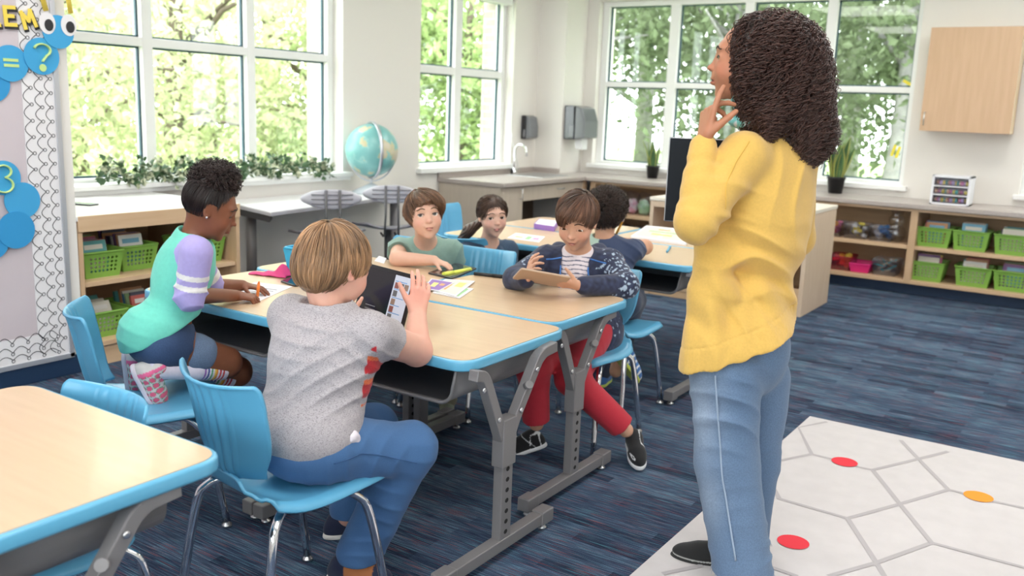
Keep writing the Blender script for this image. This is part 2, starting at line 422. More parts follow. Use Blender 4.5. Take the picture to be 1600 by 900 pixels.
struct(MB().box(3.6,3.75,-2.7,8.9,0,2.9).build('wall_right',WALL))
struct(MB().box(-5.5,-2.6,-2.85,-2.6,0,2.9).box(2.6,3.7,-2.85,-2.6,0,2.9).box(-2.6,2.6,-2.85,-2.6,0,1.0).box(-2.6,2.6,-2.85,-2.6,2.5,2.9).build('wall_front',WALL))  # unseen wall; its opening is added to let in fill daylight
struct(MB().box(-4.27,-4.255,-2.6,2.54,0,.098).build('baseboard_left',NAVY,bevel=.004))
struct(MB().box(-5.15,-5.135,3.55,6.48,0,.1).build('baseboard_window',NAVY,bevel=.004))
DK=pmat('window_gasket',(.02,.07,.10),.4)
def window_l(n,y0,y1,z0,z1,mull,tz,xg=XG,stool=True):
    w=MB(); t=.06; d0,d1=xg-.05,xg+.045
    w.box(d0,d1,y0,y0+t,z0,z1).box(d0,d1,y1-t,y1,z0,z1).box(d0-.001,d1+.002,y0,y1,z0,z0+.035).box(d0-.001,d1+.002,y0,y1,z1-t,z1)
    for a,b in mull: w.box(d0-.002,d1-.003,a,b,z0,z1)
    w.box(d0-.004,d1-.006,y0,y1,tz[0],tz[1])
    f=struct(w.build('window_%d'%n,WHITE,bevel=.004))
    g=MB(); ys=[y0+t]+[q for ab in mull for q in ab]+[y1-t]; zs=[z0+.035,tz[0],tz[1],z1-t]
    for i in range(0,len(ys),2):
        for j in (0,2): g.box(xg-.012,xg-.006,ys[i],ys[i+1],zs[j],zs[j+1])
    p=g.build('pane',GLASS,f)
    g=MB()
    for i in range(0,len(ys),2):
        for j in (0,2):
            a,b,c,d=ys[i],ys[i+1],zs[j],zs[j+1]; e=.012
            g.box(xg-.02,xg+.0,b-e,b,c,d).box(xg-.02,xg,a,a+e,c,d).box(xg-.02,xg,a,b,c,c+e).box(xg-.02,xg,a,b,d-e,d)
    g.build('gasket',DK,f); return f
window_l(1,2.75,5.3,.84,2.62,[(2.80,2.86),(3.625,3.70),(4.455,4.53)],(1.69,1.745))
window_l(2,6.24,7.68,.84,2.45,[(6.87,6.97)],(1.672,1.74))
def window_b(n,x0,x1,z0,z1,mull,tz,yg=YG):
    w=MB(); t=.05; d0,d1=yg-.045,yg+.05
    w.box(x0,x0+t+.02,d0,d1,z0,z1).box(x1-t,x1,d0,d1,z0,z1).box(x0,x1,d0-.002,d1+.001,z0,z0+.035).box(x0,x1,d0-.002,d1+.001,z1-t,z1)
    for a,b in mull: w.box(a,b,d0+.003,d1+.002,z0,z1)
    w.box(x0,x1,d0+.006,d1+.004,tz[0],tz[1])
    f=struct(w.build('window_%d'%n,WHITE,bevel=.004))
    g=MB(); h=MB(); xs=[x0+t+.02]+[q for ab in mull for q in ab]+[x1-t]; zs=[z0+.035,tz[0],tz[1],z1-t]
    for i in range(0,len(xs),2):
        for j in (0,2):
            a,b,c,d=xs[i],xs[i+1],zs[j],zs[j+1]; e=.012
            g.box(a,b,yg+.006,yg+.012,c,d); h.box(a,a+e,yg,yg+.02,c,d).box(b-e,b,yg,yg+.02,c,d).box(a,b,yg,yg+.02,c,c+e).box(a,b,yg,yg+.02,d-e,d)
    g.build('pane',GLASS,f); h.build('gasket',DK,f); return f
w3=window_b(3,-4.70,-1.6,.85,2.50,[(-3.95,-3.85),(-3.19,-3.10),(-2.42,-2.33)],(1.648,1.70))
window_b(4,-.70,1.1,.85,2.50,[(.16,.25)],(1.648,1.70))
window_b(5,-2.6,2.6,1.0,2.5,[(-1.34,-1.26),(-.04,.04),(1.26,1.34)],(1.72,1.77),yg=-2.72)  # invented window behind the camera, added so daylight fills the near side
# sills
struct(MB().box(-5.25,-5.06,2.54,5.33,.82,.85).box(-5.25,-5.09,2.54,5.33,.79,.82).build('trim_1',WHITE,bevel=.006))
struct(MB().box(-5.25,-5.10,6.21,7.72,.80,.845).build('trim_2',WHITE,bevel=.006))
struct(MB().box(-4.74,-1.56,8.50,8.64,.81,.852).box(-.74,1.14,8.50,8.64,.81,.852).build('trim_3',WHITE,bevel=.006))
# roller blinds at heads
for (nm,a) in (('trim_4',(-5.26,-5.17,6.26,7.66,2.37,2.44)),):
    struct(MB().box(*a).build(nm,WHITE,bevel=.01))
t=thing('blind_cord',(-5.13,7.60,1.2),'thin white pull cord hanging beside the narrow window near the sink','cord')
MB().tube([(0,0,1.2),(0,.02,.5),(.0,.05,-.1),(.05,.12,-.38)],.005,6).build('cord',WHITE,t)
MB().lathe([(.006,-.06),(.011,-.05),(.011,0),(.004,.01)],8,M=Matrix.Translation((.0,.05,-.06))).build('pull_weight',WHITE,t)
# paper stickers on the glass of window 3
YEL=pmat('yellow_tape',(.85,.7,.05),.5)
for px,py,a in ((1396,235,.25),(1403,238,.25),(1419,130,-1.1)):
    p=aty(px,py,8.678); M_=Matrix.Translation(p)@Matrix.Rotation(a,4,'Y')
    q=MB().box(-.012,.012,-.001,.001,-.05,.05,M=M_).build('tape_strip',YEL)
    tag(q,'strip of yellow tape stuck on the far right window pane'+(' above the crossbar' if py<200 else ''),'tape',None if py<200 else 'yellow tape strips low on the right pane')
# ------------------------------------------------------------------ outside: ground, brick pier, trees
GR=pmat('outdoor_grass',(.30,.42,.14),.9,var=.4,vscale=2)
struct(MB().box(-50,-5.5,-30,45,-.6,-.5).box(-5.5,40,8.9,45,-.6,-.5).build('ground',GR))
BR=bpy.data.materials.new('brick'); BR.use_nodes=True
_n=BR.node_tree.nodes.new('ShaderNodeTexBrick'); _n.inputs['Scale'].default_value=1; _n.inputs['Brick Width'].default_value=.2; _n.inputs['Row Height'].default_value=.075; _n.inputs['Mortar Size'].default_value=.008
_n.inputs['Color1'].default_value=(.40,.33,.30,1); _n.inputs['Color2'].default_value=(.46,.39,.35,1); _n.inputs['Mortar'].default_value=(.6,.56,.5,1)
_m=BR.node_tree.nodes.new('ShaderNodeMapping'); _m.inputs['Rotation'].default_value=(PI/2,0,0); _t=BR.node_tree.nodes.new('ShaderNodeTexCoord')
BR.node_tree.links.new(_t.outputs['Object'],_m.inputs[0]); BR.node_tree.links.new(_m.outputs[0],_n.inputs['Vector']); BR.node_tree.links.new(_n.outputs[0],BR.node_tree.nodes['Principled BSDF'].inputs['Base Color'])
struct(MB().box(-5.52,-5.352,7.655,7.679,.84,2.45).build('wall_outer_brick',BR)); struct(MB().box(-5.52,-5.352,5.275,5.299,.84,2.62).build('wall_outer_brick_pier',BR))
BARK=pmat('bark',(.17,.13,.10),.9,var=.4,vscale=10)
BARKG=pmat('grey_bark',(.42,.40,.40),.9,var=.3,vscale=10)
def leafmat(name,c):
    m=bpy.data.materials.new(name); m.use_nodes=True; nt=m.node_tree; N=nt.nodes; L=nt.links; N.remove(N['Principled BSDF'])
    d=N.new('ShaderNodeBsdfDiffuse'); t=N.new('ShaderNodeBsdfTranslucent'); x=N.new('ShaderNodeMixShader'); x.inputs[0].default_value=.45
    a=N.new('ShaderNodeAttribute'); a.attribute_name='Col'
    L.new(a.outputs[0],d.inputs[0]); L.new(a.outputs[0],t.inputs[0]); L.new(d.outputs[0],x.inputs[1]); L.new(t.outputs[0],x.inputs[2]); L.new(x.outputs[0],N['Material Output'].inputs[0]); return m
LEAF=leafmat('tree_leaves',None)
def tree(x,y,h,r,n,col,label,z0=-.5,size=.13,bark=BARK,lean=.3,low=.25):
    t=thing('tree',(x,y,z0),label,'tree',group=None)
    R=random.Random(int(x*100+y*7)); g=np.random.default_rng(int(abs(x)*100+y*7))
    tr=MB(); top=Vector((R.uniform(-lean,lean),R.uniform(-lean,lean),h*.8))
    tr.tube([(0,0,0),tuple(top*.35+Vector((.1,-.1,0))),tuple(top*.7),tuple(top)],[h*.028,h*.022,h*.014,h*.005],8)
    br=[]
    for i in range(14):
        k=R.uniform(low,.9); p=top*k; a=R.uniform(0,2*PI); l=r*R.uniform(.5,.95)
        e=p+Vector((math.cos(a)*l,math.sin(a)*l,l*R.uniform(.1,.6))); mdl=(p+e)/2+Vector((0,0,.12*l)); tr.tube([p,mdl,e],[h*.009,h*.006,h*.002],5); br.append((p,mdl,e))
    tr.build('trunk',bark,t)
    # leaf clusters
    nc=46; C=np.array([[*(np.array(br[R.randrange(14)][R.choice((1,2))])+g.normal(size=3)*r*.25)] for _ in range(nc)])
    ci=g.integers(0,nc,n); P=C[ci]+g.normal(size=(n,3))*r*.17
    u=g.normal(size=(n,3)); u/=np.linalg.norm(u,axis=1)[:,None]; v=np.cross(u,g.normal(size=(n,3))); v/=np.linalg.norm(v,axis=1)[:,None]
    s=size*(.6+.8*g.random((n,1))); w=np.cross(u,v)
    V=np.stack([P-u*s*.5,P+v*s*.28+w*s*.06,P+u*s*.5,P-v*s*.28+w*s*.06],1).reshape(-1,3); F=np.arange(4*n).reshape(n,4)
    tone=.6+.5*g.random((nc,1)); c=np.array(col)*tone[ci]*(.8+.4*g.random((n,1))); c=np.repeat(c,4,0)
    npmesh('foliage',V,F,LEAF,t,smooth=False,cols=c,world=False); return t
K=[('bright yellow-green leafy tree outside the wide window, %s',(.62,.72,.22))]
spots=[(-8.2,4.2,4.6,1.9,'nearest behind the left pane'),(-9.4,6.6,5.2,2.1,'behind the middle pane'),(-9.6,9.6,5.4,2.2,'behind the right pane'),(-12.5,6.2,6.5,2.8,'further back at left'),(-13.2,10.2,6.8,2.8,'further back at right'),(-16.5,9.5,8,3.6,'farthest back at left'),(-17,15,8.4,3.8,'farthest back at right')]
for x,y,h,r,w in spots: tree(x-1.5,y+1.3,h*1.1,r*1.1,11000,(.66,.69,.44),K[0][0]%w,size=.11)
for x,y,h,r,w in [(-8.4,11.0,4.8,1.7,'green leafy tree outside the narrow window by the sink, nearest the glass'),(-11,15.5,6.4,2.6,'green leafy tree outside the narrow window by the sink, further back'),(-14.5,20.5,8.5,3.6,'tall green tree far beyond the narrow window by the sink')]:
    tree(x,y,h,r,9000,(.48,.60,.28),w,size=.12)
G2=[(-7.2,12.2,5.4,2.0,'seen at the left pane'),(-5.0,13.0,5.8,2.2,'seen left of the woman'),(-2.6,12.6,5.6,2.2,'seen right of the woman'),(-.2,13.2,5.8,2.3,'seen through the last pane'),(-8.4,17.5,8,3.4,'far back at left'),(-4.4,18,8.6,3.6,'far back behind the woman'),(0,18.4,8.4,3.6,'far back at right'),(4,16,8,3.4,'beyond the right end')]
for x,y,h,r,w in G2: tree(x,y,h,r,11000,(.24,.30,.17),'grey-green leafy tree outside the back windows, '+w,size=.12,bark=BARKG)
# ------------------------------------------------------------------ bulletin board on the pier
PAPER=pmat('lilac_paper',(.62,.545,.58),.8,var=.05,vscale=3,bump=.1,bscale=60)
ALU=pmat('aluminium_trim',(.62,.63,.67),.35,.6)
BLUEP=pmat('blue_card',(.05,.36,.68),.7); BLUEP2=pmat('blue_card_deep',(.03,.30,.62),.7); LIME=pmat('lime_card',(.55,.74,.28),.7); YELP=pmat('yellow_card',(.88,.66,.10),.7)
INK=pmat('black_ink',(.02,.02,.025),.6); WCARD=pmat('white_card',(.82,.80,.82),.7)
XB=-4.27
bb=thing('bulletin_board',(XB,0,0),'lilac paper bulletin board with white scalloped border on the left wall','bulletin board')
MB().box(0,.012,-2.4,2.452,.115,2.3).build('backing_paper',PAPER,bb)
MB().box(0,.022,2.452,2.478,.09,2.33).box(0,.022,-2.4,2.478,.088,.115).build('frame',ALU,bb,bevel=.003)
# scalloped border: white strips plus inked scallops
bd=MB()
bd.box(.012,.0145,2.30,2.452,.115,2.3,0).box(.012,.0145,-2.4,2.30,.115,.235,0)
def scallop(mb,y,z0,z1,side,amp,step):
    z=z0
    while z<z1:
        pts=[]
        for i in range(9):
            t=i/8; pts.append((.0155,y-side*amp*math.sin(PI*t),z+step*t))
        mb.tube(pts,.0016,4,1,cap=False)
        pts=[(.0155,y+side*.008*math.cos(a)+side*.006,z+step+.008*math.sin(a)) for a in [q*2*PI/7 for q in range(8)]]
        mb.tube(pts,.0014,4,1,cap=False); z+=step
for y,amp in ((2.335,.032),(2.385,.028),(2.43,.024)): scallop(bd,y,.13,2.3,1,amp,.075 if amp>.03 else .066)
z=0
for zz,amp in ((.215,.03),(.17,.026),(.135,.02)):
    y=-.3
    while y<2.33:
        bd.tube([(.0155,y+.075*t/8,zz+amp*math.sin(PI*t/8)) for t in range(9)],.0016,4,1,cap=False)
        bd.tube([(.0155,y+.075+.008*math.cos(a),zz-.006+.008*math.sin(a)) for a in [q*2*PI/7 for q in range(8)]],.0014,4,1,cap=False); y+=.075
bd.build('scalloped_border',[WCARD,INK],bb)
XC=XB+.0185
def card_disc(px,py,prx,label,mat,lift):
    c=atx(px,py,XC); e=atx(px+prx,py,XC); u=atx(px,py+prx,XC); r=(abs(e[1]-c[1])*.5+abs(u[2]-c[2])*.5)
    mb=MB(); M_=Matrix.Translation((XC-.0025+lift,c[1],c[2]))@Matrix.Rotation(PI/2,4,'Y'); mb.lathe([(r,0),(r,.003)],40,M=M_,smooth=False)
    o=mb.build('card_disc',mat); tag(o,label,'paper disc'); return c,r,o
def stroke_text(name,pts_list,w,c,mat,parent,lift):
    mb=MB()
    for pts in pts_list: mb.tube([(XC+lift,c[1]+p[0],c[2]+p[1]) for p in pts],w,6,0,flat=.35)
    return mb.build(name,mat,parent,world=True)
q,rq,o1=card_disc(-14,130,30,'blue paper disc at the frame edge below the equals sign',BLUEP2,0)
q,rq,o1=card_disc(16,99,28,'blue paper disc carrying a lime equals sign',BLUEP,.004)
for dz in (.008,-.014): 
    m_=MB().box(XC+.005,XC+.0075,q[1]-.034,q[1]+.034,q[2]+dz,q[2]+dz+.013)
    if dz>0: eq=m_
    else: eq.box(XC+.005,XC+.0075,q[1]-.032,q[1]+.036,q[2]-.016,q[2]-.003)
eq.build('equals_sign',LIME,o1,world=True)
q,rq,o2=card_disc(64,88,28,'blue paper disc carrying a lime question mark',BLUEP,.008)
qm=[(rq*.45*math.cos(a),rq*.33+rq*.33*math.sin(a)) for a in np.linspace(2.9,-1.0,12)]+[(.0,-.02*1),(-.0,-rq*.3)]
qs=stroke_text('question_mark',[qm],.013,q,LIME,o2,.012); MB().lathe([(.017,0),(.017,.003)],20,M=Matrix.Translation((XC+.009,q[1],q[2]-rq*.62))@Matrix.Rotation(PI/2,4,'Y'),smooth=False).build('question_dot',LIME,o2,world=True)
q,rq,o3=card_disc(89,50,25,'blue paper disc head with two round eyes and yellow feelers',BLUEP,.012)
for k,dy in ((0,-.052),(1,.052)):
    for mt,r_,dx,nm in ((WCARD,.043,0,'eye_white'),(INK,.023,.003,'pupil')):
        M_=Matrix.Translation((XC+.012+dx,q[1]+dy+(.0 if nm=='eye_white' else .006),q[2]+.035-(0 if nm=='eye_white' else .008)))@Matrix.Rotation(PI/2,4,'Y')@Matrix.Diagonal((1.15,.9,1,1))
        MB().lathe([(r_,0),(r_,.003)],24,M=M_,smooth=False).build(nm,mt,o3,world=True)
for dy in (-.05,.07):
    MB().tube([(XC+.006,q[1]+dy,q[2]+.09),(XC+.006,q[1]+dy*1.1-.02,q[2]+.19),(XC+.006,q[1]+dy*1.6-.03,q[2]+.30)],.014,6,flat=.2).build('feeler',YELP,o3,world=True)
q,rq,o4=card_disc(5,278,27,'blue paper disc carrying a lime number three',BLUEP,.004)
th=[(.035*math.cos(a)-.002,.03+.028*math.sin(a)) for a in np.linspace(2.4,-1.4,9)]+[(.04*math.cos(a)-.002,-.032+.034*math.sin(a)) for a in np.linspace(1.4,-2.4,10)]
stroke_text('number_three',[th],.012,q,LIME,o4,.008)
card_disc(34,313,28,'plain blue paper disc on the board, right of the numbered one',BLUEP,.007)
card_disc(24,359,29,'plain deep blue paper disc, lower right of the ring on the board',BLUEP2,.010)
card_disc(-16,378,29,'deep blue paper disc cut by the frame edge, lowest of the ring',BLUEP2,.007)
def letter(ch,px,py,hpx,rot):
    c=atx(px,py,XC); h=abs(atx(px,py+hpx,XC)[2]-c[2]); w=h*.62
    S_={'E':[[(.5,.5),(-.4,.5),(-.4,-.5),(.5,-.5)],[(-.4,0),(.3,0)]],'M':[[(-.6,-.5),(-.5,.5),(0,-.1),(.5,.5),(.6,-.5)]],'L':[[(-.4,.5),(-.4,-.5),(.5,-.5)]]}[ch]
    root=None
    for nm,mt,off,ww in (('letter_shadow',INK,(.006,-.008),.014),('letter_face',YELP,(0,0),.0105)):
        mb=MB()
        for st in S_:
            for a,b in zip(st[:-1],st[1:]):
                pa=rot2((a[0]*w,a[1]*h),rot);pb=rot2((b[0]*w,b[1]*h),rot); x=XC+(.001 if nm=='letter_shadow' else .0045)+.0004*len(mb.v)/8
                mb.bar((x,c[1]+pa[0]+off[0],c[2]+pa[1]+off[1]),(x,c[1]+pb[0]+off[0],c[2]+pb[1]+off[1]),ww*1.6,.004,0,up=(1,0,0),ext=ww*.7)
        if root is None: root=mb.build('paper_letter',mt); tag(root,'yellow paper letter %s with black shadow on the bulletin board'%ch,'letter')
        else: mb.build(nm,mt,root)
letter('L',-12,26,26,.1); letter('E',14,25,27,.05); letter('M',43,30,24,.3)
# ------------------------------------------------------------------ left bookcase
def cab_open(name,label,loc,w,d,h,dividers,shelves,face,mat,top=None,kick=.09,th=.025,back=True,rz=0):
    """local: front at y=0 facing -y, runs +x, depth +y"""
    t=thing(name,loc,label,'bookcase',rz)
    MB().box(0,th,0,d,0,h-.03).build('side_panel',mat,t,bevel=.002); MB().box(w-th,w,0,d,0,h-.03).build('side_panel',mat,t,bevel=.002)
    for x in dividers: MB().box(x-th/2-.008,x+th/2+.008,.0,d,kick,h-.03).build('divider',mat,t,bevel=.002)
    xs=[th]+list(dividers)+[w-th]
    for z in shelves:
        MB().box(th,w-th,.012,d,z-.025,z).build('shelf',MAPLEX,t,bevel=.002)
    MB().box(th,w-th,d-.012,d,kick,h-.03).build('back_panel',MAPLEX,t)
    return t
TOPW=pmat('white_laminate',(.80,.79,.79),.35)
bk=cab_open('bookcase','maple bookcase with white top under the wide window','' and 0 or (-4.27,2.54,0),1.0,.86,.79,[],[.13,.45],None,MAPLE,rz=PI/2)
# local x -> world y, local y(depth) -> world -x
MB().box(-.004,1.0,-.006,.87,.765,.79).build('top_panel',TOPW,bk,bevel=.003); MB().box(.0,1.0,-.008,.0,.71,.79).build('front_rail',MAPLEX,bk,bevel=.002)
MB().box(.025,.975,.03,.05,0,.105).build('kick_plate',MAPLEX,bk)
# ------------------------------------------------------------------ counters at the back
t=thing('countertop',(0,0,0),'long taupe counter wrapping the far corner and running below the back windows','countertop')
MB().prism([(-5.148,6.5),(-4.42,6.5),(-4.42,7.93),(3.55,7.93),(3.55,8.545),(-4.832,8.545),(-4.832,8.115),(-5.148,8.115)],.715,.755).build('slab',STONE,t,bevel=.006)
MB().box(-5.148,-5.125,6.5,8.115,.755,.80).box(-5.125,-4.832,8.095,8.115,.755,.80).build('backsplash',STONE,t,bevel=.003)
MB().box(-4.98,-4.56,7.35,7.90,.752,.758).build('sink_rim',STEEL,t,bevel=.002)
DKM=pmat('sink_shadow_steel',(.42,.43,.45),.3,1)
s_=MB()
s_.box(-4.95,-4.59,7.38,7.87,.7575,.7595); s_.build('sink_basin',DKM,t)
fa=thing('faucet',(-5.05,7.60,.755),'tall chrome gooseneck faucet at the corner sink','faucet')
MB().lathe([(.03,0),(.03,.02),(.014,.035),(.012,.06)],16).build('base',CHROME,fa)
MB().tube([(0,0,.05),(0,0,.22)]+[(.0+.07-.07*math.cos(a),0,.22+.07*math.sin(a)) for a in np.linspace(0,PI,10)]+[(.14,0,.18)],.011,10).build('spout',CHROME,fa)
MB().bar((0,.03,.03),(0,.1,.05),.018,.014).build('handle',CHROME,fa,bevel=.003)
MB().tube([(0,-.04,0),(0,-.04,.05)],.014,10).build('side_sprayer',pmat('black_plastic',(.02,.02,.02),.4),fa)
# sink base cabinet
t=thing('sink_cabinet',(0,0,0),'taupe sink cabinet with one door and an open knee space','cabinet')
MB().box(-5.145,-4.46,6.52,6.56,0,.713).build('end_panel',TAUPE,t,bevel=.002)
MB().box(-5.145,-4.48,6.56,6.9,.09,.713).build('body',TAUPE,t)
d_=MB().box(-4.478,-4.455,6.545,6.86,.10,.705).build('door',TAUPE,t,bevel=.003)
MB().tube([(-4.455,6.82,.60),(-4.43,6.82,.60),(-4.43,6.82,.69),(-4.455,6.82,.69)],.005,8).build('handle',STEEL,d_)
a_=MB().box(-4.478,-4.455,6.87,7.95,.575,.705).build('apron_drawer',TAUPE,t,bevel=.003)
MB().tube([(-4.455,7.46,.66),(-4.43,7.46,.66),(-4.43,7.56,.66),(-4.455,7.56,.66)],.005,8).build('handle',STEEL,a_)
MB().box(-5.14,-5.12,6.9,8.1,.0,.7).build('back_panel',pmat('brown_laminate',(.16,.105,.07),.6),t)
MB().box(-4.50,-4.44,7.95,8.0,.0,.713).build('post',MAPLE,t,bevel=.002)
# built in shelving along the back wall
t=thing('built_in_bookcase',(-4.38,7.97,0),'long maple open shelving built under the back counter','bookcase')
W_=6.6
for i,x in enumerate([0,1.48,2.98,4.42,5.9]): MB().box(x,x+.055,-.002,.56,.098,.7145).build('divider',MAPLE,t,bevel=.002)
for z,y0 in ((.125,0),(.41,.01)): MB().box(0,W_,y0,.56,z-.03,z).build('shelf',MAPLEX,t,bevel=.002)
MB().box(0,W_,.54,.56,.10,.714).build('back_panel',pmat('maple_back',(.50,.33,.19),.55,var=.12,vscale=3,vstretch=(1,12,12)),t)
MB().box(0,W_,.0,.02,.69,.714).build('top_rail',MAPLEX,t,bevel=.002)
MB().box(0,W_,.10,.12,0,.10).build('toe_kick',NAVY,t)
# wall cabinet
t=thing('hanging_cupboard',(-1.468,8.25,1.337),'square maple cupboard mounted on the wall right of the windows','cupboard')
MB().box(0,.665,.02,.30,0,.825).build('body',MAPLE,t,bevel=.002); d_=MB().box(-.0,.668,0,.018,.0,.826).build('door',woodmat('cupboard_door_maple',(.62,.41,.255),(.57,.37,.225),(14,14,1.2),.4,2.2),t,bevel=.002)
MB().tube([(.03,0,.05),(.03,-.025,.05),(.03,-.025,.15),(.03,0,.15)],.005,8).build('handle',STEEL,d_)
# island bookcase behind the woman
t=thing('island_bookcase',(-3.02,6.47,0),'low pale maple shelf unit standing behind the woman','bookcase')
MB().box(0,.03,-.002,.70,.0,.735).build('side_panel',LMAPLE,t,bevel=.003); MB().box(1.20,1.23,-.002,.701,.0,.735).build('side_panel',LMAPLE,t,bevel=.003)
MB().box(.03,1.2,.02,.70,.38,.405).build('shelf',MAPLEX,t); MB().box(.03,1.2,.0,.70,.06,.10).build('shelf',MAPLEX,t,bevel=.003); MB().box(.03,1.2,.012,.03,0,.20).build('base_rail',MAPLEX,t)
MB().box(.03,1.2,.69,.70,.0,.735).build('back_panel',MAPLEX,t); MB().box(-.005,1.235,-.008,.705,.735,.762).build('top_panel',pmat('cream_top',(.80,.73,.63),.4),t,bevel=.003); MB().box(.03,1.2,.0,.02,.69,.735).build('front_rail',LMAPLE,t)
# ------------------------------------------------------------------ desks
TOP=woodmat('desk_maple_laminate',(.67,.475,.31),(.63,.44,.28),(1.3,14,1),.32,3,coat=.15)
BLUE=pmat('blue_desk_edge',(.12,.41,.62),.32,coat=.2)
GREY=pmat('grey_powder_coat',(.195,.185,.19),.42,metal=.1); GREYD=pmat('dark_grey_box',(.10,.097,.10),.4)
ZT=.675
def sweepx(pts,X,w,h):
    """square tube bent in the plane x=X"""
    P=[Vector((p[1],p[2])) for p in pts]; Q=[P[0]]
    for k in range(1,len(P)-1):
        a,b,c=P[k-1],P[k],P[k+1]; r=min(.018,(b-a).length*.4,(c-b).length*.4); s0=b+(a-b).normalized()*r; s1=b+(c-b).normalized()*r
        for j in range(4): t_=j/3; Q.append(s0*(1-t_)**2+b*2*t_*(1-t_)+s1*t_*t_)
    Q.append(P[-1]); V=[];n=len(Q)
    for k,q in enumerate(Q):
        d=(Q[min(k+1,n-1)]-Q[max(k-1,0)]).normalized(); m_=Vector((-d.y,d.x))*h/2
        for sx,sn in ((-1,-1),(1,-1),(1,1),(-1,1)): V.append((X+sx*w/2,q.x+m_.x*sn,q.y+m_.y*sn))
    F=[(0,1,2,3),tuple(4*(n-1)+i for i in (3,2,1,0))]+[(4*k+i,4*k+4+i,4*k+4+(i+1)%4,4*k+(i+1)%4) for k in range(n-1) for i in range(4)]
    return MB().add(V,F)
def desk(loc,rz,label,foff=-.115,w=.77,d=.585,poly=None):
    t=thing('student_desk',loc,label,'desk',rz,None)
    x0=w/2;y0=d/2
    base=poly or [(-x0,-y0),(x0,-y0),(x0,y0),(-x0,y0)]
    rp=roundpoly(base,.075,7)
    cx=sum(p[0] for p in rp)/len(rp); cy=sum(p[1] for p in rp)/len(rp)
    ins=[(p[0]*(1-.009/x0)if 0 else p[0]-.011*np.sign(p[0]) if abs(p[0])>x0-.012 else p[0], p[1]) for p in rp]
    rin=roundpoly([ (p[0]-.0105*(1 if p[0]>0 else -1), p[1]-.0105*(1 if p[1]>0 else -1)) for p in base],.066,7)
    MB().prism(rp,-.034+ZT,ZT-.0008,smooth=True).build('edge_band',BLUE,t,bevel=.007,seg=3)
    MB().prism(rin,ZT-.01,ZT+.0006).build('tabletop',TOP,t)
    # book box, open at -y
    bw=w/2-.085; z1=ZT-.036; n=8; pr=[]
    for i in range(n+1): a=PI/2*i/n; pr.append((bw-.05+.05*math.sin(a)*1,z1-.12+.05-.05*math.cos(a)))
    half=[(0,z1-.12)]+pr+[(bw+.015,z1)]
    full=[(-a,b) for a,b in half[::-1]]+half[1:]
    V=[];F=[]
    for y in (-y0+.05,y0-.10):
        V+=[(a,y,b) for a,b in full]
    k=len(full); F=[(i,i+1,k+i+1,k+i) for i in range(k-1)]
    bb_=MB().add(V,F,0,True); bb_.add([(a,y0-.10,b) for a,b in full],[tuple(range(k))]); bb_.build('book_box',GREY,t,solid=.005)
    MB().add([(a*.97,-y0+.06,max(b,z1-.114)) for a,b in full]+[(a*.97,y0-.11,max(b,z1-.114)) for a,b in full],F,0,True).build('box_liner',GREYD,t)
    # lip in front
    MB().tube([(a,-y0+.05,b) for a,b in full],.006,6).build('box_rim',GREY,t)
    for s in (-1,1):
        X=s*(w/2-.022)
        L_=thing('leg_frame',(0,0,0),None,None); L_.parent=t
        g=MB(); yl=foff+.02
        g.box(X-.022,X+.022,yl-.036,yl+.036,.31,.465,0); g.box(X-.017,X+.017,yl-.029,yl+.029,.045,.32,0)
        for k_ in range(7): g.add([(X+s*.0175,yl+.01*math.cos(a),.09+.035*k_+.008*math.sin(a)) for a in [q*PI/4 for q in range(8)]],[tuple(range(8))] if s>0 else [tuple(range(8))[::-1]],1)
        g.build('upright',[GREY,pmat('hole_black',(.01,.01,.01),.8)],L_,bevel=.003)
        for dy,nm in ((-1,'arm'),(1,'arm')):
            pts=[(X,yl+dy*.02,.40),(X,yl+dy*.045,.455),(X,yl+dy*.115,.60),(X,yl+dy*.135,.628),(X,yl+dy*.175,.636)] if dy<0 else [(X,yl+dy*.02,.40),(X,yl+dy*.05,.455),(X,yl+dy*.17,.615),(X,yl+dy*.20,.632),(X,yl+dy*.27,.637)]
            a=sweepx(pts,X,.034,.034)
            a.lathe([(.008,0),(.008,.006),(.003,.006)],10,1,M=Matrix.Translation((X+s*.017,yl+dy*.06,.475))@Matrix.Rotation(s*PI/2,4,'Y')); a.lathe([(.008,0),(.008,.006),(.003,.006)],10,1,M=Matrix.Translation((X+s*.017,yl+dy*.145,.588))@Matrix.Rotation(s*PI/2,4,'Y'))
            a.build(nm,[GREY,STEEL],L_,bevel=.003)
        MB().tube([(X-s*.0,yl+.11,.535),(X+s*.03,yl+.085,.555)],.013,10).build('bag_hook',GREY,L_)
        MB().box(X-.02,X+.02,foff-.24,foff+.24,.030,.068).build('foot_bar',GREY,L_,bevel=.003)
        for dy in (-1,1):
            y_=foff+dy*.27
            MB().box(X-.024,X+.024,y_-.035,y_+.035,.025,.073).build('end_cap',GREY,L_,bevel=.004)
            MB().lathe([(.014,0),(.016,.004),(.016,.008),(.007,.012),(.007,.026)],12,M=Matrix.Translation((X,y_,0))).build('glide',STEEL,L_)
    return t
DA=desk((-1.875,2.325,0),0,'maple topped blue edged desk where the boy in the grey shirt sits')
[c for c in kids(DA) if c.name.startswith('leg_frame')][1].location.x=.0
DB=dup(DA,(-1.935,2.92,0),0,'maple topped blue edged desk where the boy with the tablet in both hands sits')
def flipbox(o):
    pass
D2=dup(DA,(-2.655,2.325,0),0,'maple topped blue edged desk under the girl writing on paper')
D3=dup(DA,(-2.72,2.92,0),0,'maple topped blue edged desk where the boy in the sage shirt leans')
DC=dup(DA,(-1.84,.88,0),0,'maple topped blue edged desk in the bottom left corner of the view')
BX=-2.06
E1=dup(DA,(BX,4.40,0),0,'back row desk beside the woman with an open picture book on it')
E2=dup(DA,(BX-.785,4.40,0),0,'back row desk where the girl with the ponytail sits')
